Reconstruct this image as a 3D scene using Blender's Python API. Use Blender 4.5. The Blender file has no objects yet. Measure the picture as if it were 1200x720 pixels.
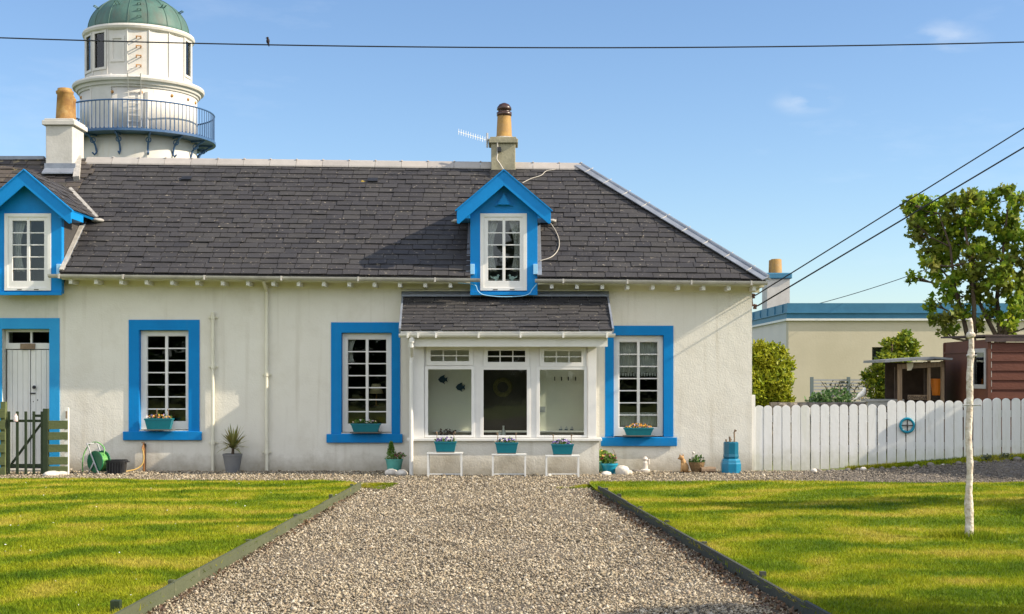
import bpy, bmesh, math, random
import numpy as np
from mathutils import Vector, Matrix
random.seed(7); RNG = np.random.default_rng(7)
SC = bpy.context.scene; COL = SC.collection
PI = math.pi; R = math.radians
F = 1600.0; HZ = 440.0; EYE = 1.5
YW = F/75.0                      # front wall distance, 21.33 m
def PX(px, Y): return (px-600.0)*Y/F
def PZ(py, Y): return EYE-(py-HZ)*Y/F
def GY(py, z=0.0): return (EYE-z)*F/(py-HZ)
def sst(a, b, v):
    t = np.clip((v-a)/(b-a), 0, 1); return t*t*(3-2*t)
def H(x, y): return 0.23*sst(4.6, 8.5, x)*sst(19.2, 21.2, y)

# ------------------------------------------------------------------ materials
MATS = {}
class NT:
    def __init__(s, m): s.t = m.node_tree; s.n = s.t.nodes; s.l = s.t.links
    def new(s, ty, **kw):
        n = s.n.new(ty)
        for k, v in kw.items(): setattr(n, k, v)
        return n
    def link(s, a, b): s.l.new(a, b)
def rgba(c): return (c[0], c[1], c[2], 1)
def pm(name, c1, c2=None, ns=3.0, rough=.7, bump=0, bs=40, metallic=0, island=None, spec=.3,
       stain=None, stain_s=2, stain_lo=.62, stain_hi=.72, stain_amt=.7, bdist=.01, sss=0, streak=None, coat=0, lump=0):
    if name in MATS: return MATS[name]
    m = bpy.data.materials.new(name); m.use_nodes = True; N = NT(m)
    b = N.n['Principled BSDF']; MATS[name] = m
    b.inputs['Roughness'].default_value = rough; b.inputs['Metallic'].default_value = metallic
    b.inputs['Specular IOR Level'].default_value = spec
    if coat: b.inputs['Coat Weight'].default_value = coat
    tc = N.new('ShaderNodeTexCoord'); co = tc.outputs['Object']
    if streak:
        mp = N.new('ShaderNodeMapping'); mp.inputs['Scale'].default_value = streak
        N.link(co, mp.inputs[0]); sco = mp.outputs[0]
    else: sco = co
    cur = None
    if c2 is not None:
        n = N.new('ShaderNodeTexNoise'); n.inputs['Scale'].default_value = ns; n.inputs['Detail'].default_value = 6
        n.inputs['Roughness'].default_value = .65
        N.link(sco, n.inputs['Vector'])
        r = N.new('ShaderNodeValToRGB'); r.color_ramp.elements[0].position = .35; r.color_ramp.elements[1].position = .65
        r.color_ramp.elements[0].color = rgba(c1); r.color_ramp.elements[1].color = rgba(c2)
        N.link(n.outputs['Fac'], r.inputs[0]); cur = r.outputs[0]
    if island:
        g = N.new('ShaderNodeNewGeometry'); r = N.new('ShaderNodeValToRGB'); cr = r.color_ramp
        cr.interpolation = 'LINEAR'
        while len(cr.elements) < len(island): cr.elements.new(.5)
        for i, c in enumerate(island):
            cr.elements[i].position = i/(len(island)-1); cr.elements[i].color = rgba(c)
        N.link(g.outputs['Random Per Island'], r.inputs[0])
        if cur is None: cur = r.outputs[0]
        else:
            mx = N.new('ShaderNodeMix', data_type='RGBA'); mx.inputs[0].default_value = .6
            N.link(cur, mx.inputs[6]); N.link(r.outputs[0], mx.inputs[7]); cur = mx.outputs[2]
    if stain is not None:
        n = N.new('ShaderNodeTexNoise'); n.inputs['Scale'].default_value = stain_s; n.inputs['Detail'].default_value = 8
        n.inputs['Roughness'].default_value = .7
        N.link(sco, n.inputs['Vector'])
        r = N.new('ShaderNodeMapRange'); r.inputs[1].default_value = stain_lo; r.inputs[2].default_value = stain_hi
        r.inputs[4].default_value = stain_amt
        N.link(n.outputs['Fac'], r.inputs[0])
        mx = N.new('ShaderNodeMix', data_type='RGBA'); N.link(r.outputs[0], mx.inputs[0])
        if cur is None: mx.inputs[6].default_value = rgba(c1)
        else: N.link(cur, mx.inputs[6])
        mx.inputs[7].default_value = rgba(stain); cur = mx.outputs[2]
    if cur is None: b.inputs['Base Color'].default_value = rgba(c1)
    else: N.link(cur, b.inputs['Base Color'])
    if sss: b.inputs['Subsurface Weight'].default_value = sss
    if bump:
        n = N.new('ShaderNodeTexNoise'); n.inputs['Scale'].default_value = bs; n.inputs['Detail'].default_value = 5
        N.link(co, n.inputs['Vector']); h = n.outputs['Fac']
        if lump:
            n2 = N.new('ShaderNodeTexNoise'); n2.inputs['Scale'].default_value = bs*.12; n2.inputs['Detail'].default_value = 3
            N.link(co, n2.inputs['Vector'])
            ma = N.new('ShaderNodeMath', operation='MULTIPLY_ADD'); ma.inputs[1].default_value = lump
            N.link(n2.outputs['Fac'], ma.inputs[0]); N.link(h, ma.inputs[2]); h = ma.outputs[0]
        bp = N.new('ShaderNodeBump'); bp.inputs['Strength'].default_value = bump; bp.inputs['Distance'].default_value = bdist
        N.link(h, bp.inputs['Height']); N.link(bp.outputs[0], b.inputs['Normal'])
    return m
def leafmat(name, cols, trans=.35, ns=None, tint=None, ns_s=1.2):
    if name in MATS: return MATS[name]
    m = bpy.data.materials.new(name); m.use_nodes = True; N = NT(m); MATS[name] = m
    b = N.n['Principled BSDF']; out = N.n['Material Output']
    b.inputs['Roughness'].default_value = .55; b.inputs['Specular IOR Level'].default_value = .25
    g = N.new('ShaderNodeNewGeometry'); r = N.new('ShaderNodeValToRGB'); cr = r.color_ramp
    while len(cr.elements) < len(cols): cr.elements.new(.5)
    for i, c in enumerate(cols):
        cr.elements[i].position = i/(len(cols)-1); cr.elements[i].color = rgba(c)
    N.link(g.outputs['Random Per Island'], r.inputs[0]); cur = r.outputs[0]
    if tint:
        tc = N.new('ShaderNodeTexCoord'); n = N.new('ShaderNodeTexNoise'); n.inputs['Scale'].default_value = ns_s
        n.inputs['Detail'].default_value = 4; N.link(tc.outputs['Object'], n.inputs['Vector'])
        mr = N.new('ShaderNodeMapRange'); mr.inputs[1].default_value = .45; mr.inputs[2].default_value = .65; mr.inputs[4].default_value = .7
        N.link(n.outputs['Fac'], mr.inputs[0])
        mx = N.new('ShaderNodeMix', data_type='RGBA'); N.link(mr.outputs[0], mx.inputs[0]); N.link(cur, mx.inputs[6])
        mx.inputs[7].default_value = rgba(tint); cur = mx.outputs[2]
    N.link(cur, b.inputs['Base Color'])
    t = N.new('ShaderNodeBsdfTranslucent'); N.link(cur, t.inputs['Color'])
    ms = N.new('ShaderNodeMixShader'); ms.inputs[0].default_value = trans
    N.link(b.outputs[0], ms.inputs[1]); N.link(t.outputs[0], ms.inputs[2]); N.link(ms.outputs[0], out.inputs[0])
    return m
def glassmat(name, tint=(.93, .96, .95), refl=1.0):
    if name in MATS: return MATS[name]
    m = bpy.data.materials.new(name); m.use_nodes = True; N = NT(m); MATS[name] = m
    out = N.n['Material Output']; N.n.remove(N.n['Principled BSDF'])
    tr = N.new('ShaderNodeBsdfTransparent'); tr.inputs[0].default_value = rgba(tint)
    gl = N.new('ShaderNodeBsdfGlossy'); gl.inputs['Roughness'].default_value = .015
    fr = N.new('ShaderNodeFresnel'); fr.inputs[0].default_value = 1.5
    ml = N.new('ShaderNodeMath', operation='MULTIPLY'); ml.inputs[1].default_value = refl; N.link(fr.outputs[0], ml.inputs[0])
    tc = N.new('ShaderNodeTexCoord'); n = N.new('ShaderNodeTexNoise'); n.inputs['Scale'].default_value = 3
    N.link(tc.outputs['Object'], n.inputs['Vector'])
    bp = N.new('ShaderNodeBump'); bp.inputs['Strength'].default_value = .05; bp.inputs['Distance'].default_value = .02
    N.link(n.outputs['Fac'], bp.inputs['Height']); N.link(bp.outputs[0], gl.inputs['Normal'])
    ms = N.new('ShaderNodeMixShader'); N.link(ml.outputs[0], ms.inputs[0]); N.link(tr.outputs[0], ms.inputs[1]); N.link(gl.outputs[0], ms.inputs[2])
    N.link(ms.outputs[0], out.inputs[0]); return m

M = {}
M['wall'] = pm('wall_paint', (.70,.675,.605), (.66,.63,.56), ns=1.1, rough=.85, bump=.38, bs=40, bdist=.010, lump=1.6,
               stain=(.50,.46,.37), stain_s=1.7, stain_lo=.50, stain_hi=.80, stain_amt=.5, spec=.15)
M['wall_old'] = pm('wall_paint_old', (.60,.59,.52), (.52,.515,.45), ns=1.6, rough=.85, bump=.5, bs=34, bdist=.012, lump=3.0,
               stain=(.40,.40,.31), stain_s=2.2, stain_lo=.55, stain_hi=.75, stain_amt=.5, spec=.15)
M['cream'] = pm('cream_trim', (.72,.69,.57), (.64,.61,.49), ns=3, rough=.6, stain=(.42,.40,.28), stain_s=6, stain_amt=.4)
M['white'] = pm('white_paint', (.70,.69,.65), (.65,.64,.60), ns=4, rough=.45, bump=.1, bs=60)
M['upvc'] = pm('white_frame', (.71,.70,.68), (.67,.66,.64), ns=6, rough=.35, spec=.4)
M['blue'] = pm('blue_paint', (.002,.20,.52), (.002,.175,.47), ns=2.5, rough=.55, spec=.15, bump=.25, bs=40, bdist=.006,
               stain=(.02,.23,.52), stain_s=5, stain_amt=.35)
M['blue_wood'] = pm('blue_wood', (.003,.215,.56), (.003,.19,.51), ns=5, rough=.45, spec=.2, bump=.12, bs=30)
M['blue_pale'] = pm('pale_blue_paint', (.25,.5,.72), (.3,.55,.75), ns=5, rough=.5)
M['lblue'] = pm('light_blue_paint', (.02,.30,.60), (.015,.26,.55), ns=2.5, rough=.5, bump=.25, bs=40, bdist=.006, stain=(.12,.38,.6), stain_s=4, stain_amt=.4)
M['slate'] = pm('slate', (.032,.031,.035), (.056,.052,.053), ns=2.2, rough=.62, bump=.5, bs=24, bdist=.01,
                island=[(.030,.029,.031),(.048,.045,.046),(.038,.036,.037),(.058,.055,.052),(.048,.045,.042),(.034,.033,.036),(.054,.051,.051)],
                stain=(.32,.28,.22), stain_s=17, stain_lo=.615, stain_hi=.655, stain_amt=.75, spec=.35)
M['slate_old'] = pm('slate_mossy', (.05,.042,.038), (.075,.062,.052), ns=2.2, rough=.7, bump=.5, bs=24, bdist=.01,
                island=[(.028,.027,.033),(.066,.058,.054),(.11,.09,.07),(.046,.043,.050),(.05,.05,.04)],
                stain=(.35,.28,.14), stain_s=9, stain_lo=.58, stain_hi=.66, stain_amt=.6)
M['ridge'] = pm('ridge_clay', (.40,.37,.34), (.29,.27,.25), ns=6, rough=.8, bump=.2, bs=30, island=[(.42,.38,.35),(.30,.28,.27),(.38,.36,.34)])
M['lead'] = pm('lead', (.27,.30,.35), (.20,.22,.26), ns=5, rough=.5, metallic=.3, bump=.2, bs=15)
M['mortar'] = pm('mortar', (.42,.40,.37), (.28,.27,.25), ns=9, rough=.9, bump=.5, bs=20, bdist=.02)
M['gutter'] = pm('gutter_grey', (.50,.48,.44), (.36,.34,.32), ns=4, rough=.5, stain=(.12,.11,.10), stain_s=7, stain_amt=.6)
M['stonech'] = pm('chimney_stone', (.36,.33,.23), (.26,.24,.17), ns=5, rough=.9, bump=.4, bs=30, stain=(.12,.11,.09), stain_s=4, stain_amt=.6)
M['chwhite'] = pm('chimney_render', (.54,.52,.48), (.46,.44,.40), ns=4, rough=.9, bump=.3, bs=30, stain=(.35,.32,.26), stain_s=4, stain_amt=.6)
M['pot'] = pm('chimney_pot_clay', (.36,.21,.06), (.22,.125,.045), ns=5, rough=.7, bump=.3, bs=20, stain=(.44,.33,.17), stain_s=5, stain_lo=.50, stain_amt=.6)
M['pot_o'] = pm('chimney_pot_orange', (.33,.185,.045), (.19,.095,.035), ns=6, rough=.8, bump=.3, bs=20, stain=(.42,.31,.15), stain_s=5, stain_lo=.50, stain_amt=.6)
M['cowl'] = pm('cowl_brown', (.07,.03,.02), (.03,.015,.012), ns=6, rough=.35, spec=.5)
M['black'] = pm('black_plastic', (.015,.016,.018), (.025,.026,.03), rough=.4, spec=.4)
M['iron'] = pm('dark_iron', (.03,.03,.035), rough=.6)
M['glass'] = glassmat('window_glass')
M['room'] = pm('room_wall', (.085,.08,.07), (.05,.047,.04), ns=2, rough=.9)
M['room_l'] = pm('room_light_wall', (.24,.235,.225), rough=.9)
M['porchin'] = pm('porch_inner_wall', (.78,.75,.62), (.74,.71,.58), ns=2, rough=.85)
M['curtain'] = pm('curtain_cloth', (.60,.59,.57), (.52,.51,.49), ns=9, rough=.9, streak=(8,8,.3))
M['blind'] = pm('blind_cloth', (.50,.50,.47), (.42,.42,.40), ns=9, rough=.9, streak=(8,8,.3))
M['teal'] = pm('teal_plastic', (.002,.125,.165), (.003,.145,.185), ns=5, rough=.38, spec=.45)
M['turq'] = pm('turquoise_pot', (.008,.25,.38), (.008,.22,.34), ns=5, rough=.35, spec=.5)
M['glaze'] = pm('green_glaze', (.10,.38,.33), (.07,.30,.27), ns=7, rough=.3, spec=.5)
M['potblue'] = pm('blue_pot_paint', (.003,.12,.20), (.003,.10,.17), ns=4, rough=.3, spec=.5)
M['potblue2'] = pm('blue_pot_paint_pale', (.008,.19,.33), (.008,.16,.29), ns=4, rough=.3, spec=.5)
M['tray'] = pm('grey_tray', (.12,.11,.10), rough=.6)
M['greypot'] = pm('grey_pot', (.19,.19,.19), (.16,.16,.165), ns=6, rough=.7)
M['soil'] = pm('soil', (.03,.02,.013), (.05,.035,.022), ns=20, rough=1, bump=.8, bs=40)
M['gate'] = pm('dark_green_gate', (.022,.036,.016), (.03,.045,.02), ns=4, rough=.6, bump=.3, bs=20)
M['plank'] = pm('mossy_plank', (.12,.14,.055), (.085,.105,.045), ns=4, rough=.85, bump=.4, bs=30, streak=(1,4,9),
                stain=(.20,.19,.10), stain_s=3, stain_amt=.6)
M['edge'] = pm('edging_timber', (.070,.080,.042), (.10,.108,.060), ns=3, rough=.9, bump=.5, bs=40,
               stain=(.22,.20,.12), stain_s=4, stain_amt=.6, island=[(.062,.075,.042),(.09,.10,.055),(.075,.083,.048)])
M['edge_shaded'] = pm('edging_timber_shaded', (.045,.05,.042), (.07,.075,.06), ns=3, rough=.9, bump=.5, bs=40, island=[(.04,.045,.04),(.065,.07,.055),(.05,.055,.05)])  # darker copy of the edging timber, shade of the right board in its colour
M['picket'] = pm('picket_paint', (.73,.73,.725), (.65,.65,.635), ns=3, rough=.6, bump=.25, bs=25, streak=(5,5,.8),
                 stain=(.42,.40,.33), stain_s=2.6, stain_lo=.58, stain_hi=.74, stain_amt=.5, island=[(.73,.73,.725),(.63,.63,.615),(.75,.75,.745)])
M['postw'] = pm('flaky_white_post', (.66,.61,.54), (.40,.33,.26), ns=14, rough=.8, bump=1.0, bs=26, bdist=.02,
                stain=(.42,.24,.09), stain_s=4, stain_lo=.58, stain_hi=.64, stain_amt=.85)
M['galv'] = pm('galvanised', (.45,.45,.46), (.35,.35,.36), ns=9, rough=.45, metallic=.6)
M['whitemetal'] = pm('white_metal', (.66,.66,.63), rough=.4)
M['pebwhite'] = pm('white_stone', (.66,.62,.56), (.46,.42,.36), ns=8, rough=.8, bump=.6, bs=14, bdist=.02)
M['rock'] = pm('rock', (.28,.25,.21), (.16,.14,.12), ns=6, rough=.9, bump=.8, bs=12, bdist=.03, island=[(.30,.27,.22),(.14,.13,.12),(.22,.19,.16)])
M['green_pl'] = pm('green_plastic', (.003,.09,.04), (.004,.12,.05), ns=5, rough=.35, spec=.5)
M['hosegreen'] = pm('green_hose', (.16,.42,.12), rough=.4)
M['hosetan'] = pm('tan_hose', (.45,.30,.10), rough=.5)
M['copper'] = pm('copper_pipe', (.35,.17,.06), (.2,.1,.05), ns=20, rough=.5, metallic=.5)
M['tan'] = pm('tan_pottery', (.45,.27,.11), (.36,.20,.08), ns=9, rough=.6)
M['basket'] = pm('wicker', (.24,.15,.07), (.14,.09,.045), ns=22, rough=.9, bump=.8, bs=40)
M['log'] = pm('driftwood', (.28,.20,.13), (.17,.12,.08), ns=9, rough=.9, bump=.6, bs=20)
M['bark'] = pm('bark', (.07,.05,.035), (.11,.08,.055), ns=6, rough=.95, bump=.9, bs=14, bdist=.03)
M['redwood'] = pm('red_shed_boards', (.13,.043,.026), (.095,.031,.020), ns=3, rough=.6, bump=.4, bs=30, streak=(.6,6,6), stain=(.24,.13,.09), stain_s=4, stain_amt=.4)
M['redply'] = pm('red_shed_panel', (.13,.052,.032), (.10,.040,.026), ns=2, rough=.7, bump=.15, bs=30, stain=(.17,.08,.06), stain_s=3, stain_amt=.4)
M['felt'] = pm('roof_felt', (.10,.07,.065), (.07,.055,.055), ns=6, rough=.9, bump=.3, bs=80)
M['feltgrey'] = pm('roof_sheet_grey', (.16,.17,.19), (.24,.25,.27), ns=4, rough=.6, bump=.3, bs=10)
M['oldwood'] = pm('weathered_wood', (.30,.22,.15), (.20,.14,.09), ns=4, rough=.85, bump=.4, bs=30, streak=(6,6,.6))
M['darkwood'] = pm('dark_wood', (.075,.055,.045), (.05,.038,.03), ns=4, rough=.9, bump=.3, bs=30)
M['render_b'] = pm('building_render', (.56,.50,.37), (.50,.445,.32), ns=.8, rough=.9, bump=.25, bs=20, stain=(.38,.34,.25), stain_s=.6, stain_amt=.4)
M['render_s'] = pm('building_side_render', (.66,.63,.57), (.60,.58,.53), ns=.8, rough=.9, bump=.25, bs=20)
M['bluefascia'] = pm('blue_parapet', (.055,.19,.30), (.045,.16,.26), ns=3, rough=.5, metallic=.1, stain=(.13,.28,.38), stain_s=3, stain_amt=.4)
M['greyboard'] = pm('grey_boards', (.40,.41,.42), (.32,.33,.34), ns=4, rough=.7)
M['orange'] = pm('orange_plastic', (.75,.22,.02), rough=.4)
M['tower'] = pm('tower_white', (.56,.54,.51), (.50,.48,.44), ns=1.2, rough=.6, bump=.2, bs=9, stain=(.52,.38,.22), stain_s=2.4, stain_lo=.64, stain_hi=.78, stain_amt=.4)
M['coppergreen'] = pm('copper_patina', (.042,.105,.088), (.075,.145,.12), ns=1.6, rough=.6, bump=.25, bs=9, streak=(1.5,1.5,.35),
                      stain=(.07,.085,.07), stain_s=1.9, stain_lo=.48, stain_hi=.68, stain_amt=.8, spec=.4)
M['navy'] = pm('navy_paint', (.035,.085,.19), (.05,.11,.22), ns=5, rough=.45)
M['rust'] = pm('rusty_iron', (.45,.24,.08), (.30,.14,.05), ns=12, rough=.9)
M['bird'] = pm('dark_feathers', (.02,.012,.012), rough=.8)
M['gull'] = pm('white_feathers', (.80,.80,.79), rough=.8)
M['gullgrey'] = pm('grey_feathers', (.35,.37,.40), rough=.8)
M['cable'] = pm('black_cable', (.02,.022,.028), rough=.5)
M['cablew'] = pm('pale_cable', (.42,.39,.34), rough=.5)
M['fishblue'] = pm('dark_blue_ornament', (.01,.04,.07), rough=.4)
M['paper'] = pm('label_paper', (.75,.72,.70), (.55,.35,.35), ns=25, rough=.6)
M['petal_purple'] = pm('purple_petals', (.10,.05,.30), island=[(.08,.03,.28),(.20,.12,.45),(.55,.45,.65),(.04,.02,.12)], c2=None, rough=.7)
M['petal_orange'] = pm('orange_petals', (.7,.3,.03), island=[(.75,.32,.03),(.70,.45,.06),(.55,.16,.04),(.8,.5,.2)], rough=.7)
M['petal_white'] = pm('white_petals', (.7,.65,.6), island=[(.75,.72,.66),(.55,.45,.55),(.70,.55,.30)], rough=.7)
M['petal_red'] = pm('red_petals', (.35,.03,.06), island=[(.35,.03,.06),(.25,.10,.12),(.4,.12,.2)], rough=.7)
M['leaf_s'] = leafmat('small_leaves', [(.05,.11,.02),(.09,.18,.03),(.12,.20,.05)], .3)
M['leaf_y'] = leafmat('yellow_green_leaves', [(.12,.22,.03),(.22,.32,.05),(.30,.36,.08)], .35)
M['leaf_tree'] = leafmat('maple_leaves', [(.08,.16,.012),(.16,.27,.016),(.26,.36,.02),(.36,.41,.03)], .5, tint=(.20,.17,.05), ns_s=1.5)
M['leaf_con'] = leafmat('golden_conifer_sprays', [(.14,.22,.012),(.26,.32,.015),(.42,.42,.02),(.08,.14,.012)], .3, tint=(.34,.34,.02), ns_s=3)
M['leaf_dark'] = leafmat('green_conifer_sprays', [(.05,.11,.012),(.15,.24,.02),(.26,.32,.022),(.42,.42,.025)], .3, tint=(.28,.30,.025), ns_s=2)
M['leaf_spike'] = leafmat('spiky_leaves', [(.13,.16,.04),(.30,.26,.08),(.20,.21,.06)], .2)

def splash(m, col, z0, z1, amt, ns=5.0, streak_z=None):
    """soil splashed up the foot of a wall, ragged upper edge; plus faint run-off streaks"""
    N = NT(m); b = N.n['Principled BSDF']; src = b.inputs['Base Color'].links[0].from_socket
    g = N.new('ShaderNodeNewGeometry'); sx = N.new('ShaderNodeSeparateXYZ'); N.link(g.outputs['Position'], sx.inputs[0])
    n = N.new('ShaderNodeTexNoise'); n.inputs['Scale'].default_value = ns; n.inputs['Detail'].default_value = 7; n.inputs['Roughness'].default_value = .7
    N.link(g.outputs['Position'], n.inputs['Vector'])
    def ma(op, a, bb, c=None):
        q = N.new('ShaderNodeMath', operation=op)
        for i, v in enumerate((a, bb, c)):
            if v is None: continue
            if isinstance(v, (int, float)): q.inputs[i].default_value = v
            else: N.link(v, q.inputs[i])
        return q.outputs[0]
    zz_ = ma('MULTIPLY_ADD', n.outputs['Fac'], -(z1-z0)*1.6, ma('ADD', sx.outputs['Z'], (z1-z0)*.8))
    mr = N.new('ShaderNodeMapRange'); mr.inputs[1].default_value = z1; mr.inputs[2].default_value = z0; mr.inputs[4].default_value = amt; N.link(zz_, mr.inputs[0])
    mx = N.new('ShaderNodeMix', data_type='RGBA'); N.link(mr.outputs[0], mx.inputs[0]); N.link(src, mx.inputs[6]); mx.inputs[7].default_value = rgba(col)
    mp = N.new('ShaderNodeMapping'); mp.inputs['Scale'].default_value = (5.5,5.5,.28); N.link(g.outputs['Position'], mp.inputs[0])
    n2 = N.new('ShaderNodeTexNoise'); n2.inputs['Scale'].default_value = 1.6; n2.inputs['Detail'].default_value = 6; N.link(mp.outputs[0], n2.inputs['Vector'])
    m2 = N.new('ShaderNodeMapRange'); m2.inputs[1].default_value = .56; m2.inputs[2].default_value = .75; m2.inputs[4].default_value = .30; N.link(n2.outputs['Fac'], m2.inputs[0])
    m3 = N.new('ShaderNodeMix', data_type='RGBA'); N.link(m2.outputs[0], m3.inputs[0]); N.link(mx.outputs[2], m3.inputs[6]); m3.inputs[7].default_value = rgba([c*1.25 for c in col])
    N.link(m3.outputs[2], b.inputs['Base Color'])
def lawnmat(name, blades):
    m = bpy.data.materials.new(name); m.use_nodes = True; N = NT(m); b = N.n['Principled BSDF']; out = N.n['Material Output']
    b.inputs['Roughness'].default_value = .7; b.inputs['Specular IOR Level'].default_value = .15
    g = N.new('ShaderNodeNewGeometry'); sx = N.new('ShaderNodeSeparateXYZ'); N.link(g.outputs['Position'], sx.inputs[0])
    # mowing stripes, diagonal, soft
    def ma(op, a, bb, c=None):
        n = N.new('ShaderNodeMath', operation=op)
        for i, v in enumerate((a, bb, c)):
            if v is None: continue
            if isinstance(v, (int, float)): n.inputs[i].default_value = v
            else: N.link(v, n.inputs[i])
        return n.outputs[0]
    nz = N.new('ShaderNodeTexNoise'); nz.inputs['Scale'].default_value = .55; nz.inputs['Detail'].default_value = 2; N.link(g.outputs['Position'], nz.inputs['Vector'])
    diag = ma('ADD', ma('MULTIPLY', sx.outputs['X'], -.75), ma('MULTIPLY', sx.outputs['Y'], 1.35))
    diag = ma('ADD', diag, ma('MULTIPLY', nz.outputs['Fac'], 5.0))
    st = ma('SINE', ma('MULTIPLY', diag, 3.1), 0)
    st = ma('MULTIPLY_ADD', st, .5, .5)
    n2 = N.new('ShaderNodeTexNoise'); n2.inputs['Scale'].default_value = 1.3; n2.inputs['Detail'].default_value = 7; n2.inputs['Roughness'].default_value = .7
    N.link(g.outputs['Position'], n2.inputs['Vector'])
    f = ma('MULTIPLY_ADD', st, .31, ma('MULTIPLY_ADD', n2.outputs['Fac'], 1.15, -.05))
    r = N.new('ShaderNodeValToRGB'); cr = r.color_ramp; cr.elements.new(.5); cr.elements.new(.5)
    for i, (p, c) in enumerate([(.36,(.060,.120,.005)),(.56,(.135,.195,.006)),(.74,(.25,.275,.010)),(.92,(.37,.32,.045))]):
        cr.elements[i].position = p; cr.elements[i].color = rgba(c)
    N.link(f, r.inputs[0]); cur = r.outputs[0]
    hsv = N.new('ShaderNodeHueSaturation'); N.link(cur, hsv.inputs['Color'])
    if blades:
        N.link(ma('MULTIPLY_ADD', g.outputs['Random Per Island'], .9, .6), hsv.inputs['Value'])
    else:
        n3 = N.new('ShaderNodeTexNoise'); n3.inputs['Scale'].default_value = 60; N.link(g.outputs['Position'], n3.inputs['Vector'])
        N.link(ma('MULTIPLY_ADD', n3.outputs['Fac'], .9, .45), hsv.inputs['Value'])
    N.link(hsv.outputs[0], b.inputs['Base Color'])
    if blades:
        t = N.new('ShaderNodeBsdfTranslucent'); N.link(hsv.outputs[0], t.inputs['Color'])
        ms = N.new('ShaderNodeMixShader'); ms.inputs[0].default_value = .35
        N.link(b.outputs[0], ms.inputs[1]); N.link(t.outputs[0], ms.inputs[2]); N.link(ms.outputs[0], out.inputs[0])
    return m
splash(M['wall'], (.30,.26,.19), .02, .30, .75); splash(M['wall_old'], (.26,.25,.17), .02, .4, .75); splash(M['picket'], (.36,.36,.24), .05, .40, .55, 6)
splash(M['tower'], (.42,.33,.22), -9, -8, 0, 5); splash(M['blue'], (.03,.14,.30), .4, .5, .4, 6); splash(M['render_b'], (.36,.34,.26), 0, 1, .3, 2)
M['lawn'] = lawnmat('lawn_turf', False); M['blades'] = lawnmat('grass_blades', True)
M['gravel'] = pm('gravel_bed', (.10,.082,.06), (.17,.14,.10), ns=9, rough=.95, bump=1, bs=70, bdist=.02)
M['stones'] = pm('gravel_stones', (.16,.128,.088), (.42,.35,.24), ns=1.3, rough=.8, spec=.25,
    island=[(.06,.052,.042),(.36,.30,.20),(.20,.165,.115),(.52,.45,.33),(.31,.23,.155),(.13,.12,.10),(.40,.345,.25),(.70,.64,.53),(.26,.19,.13)])
M['path'] = pm('dark_path', (.13,.115,.105), (.19,.17,.15), ns=7, rough=.95, bump=1, bs=60, bdist=.02)
M['pathst'] = pm('path_stones', (.2,.2,.2), rough=.85, island=[(.085,.075,.062),(.19,.165,.135),(.13,.115,.095),(.27,.235,.19),(.16,.135,.11)])
M['ground'] = pm('rough_ground', (.08,.12,.02), (.14,.15,.04), ns=.7, rough=1, bump=.5, bs=20)

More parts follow.
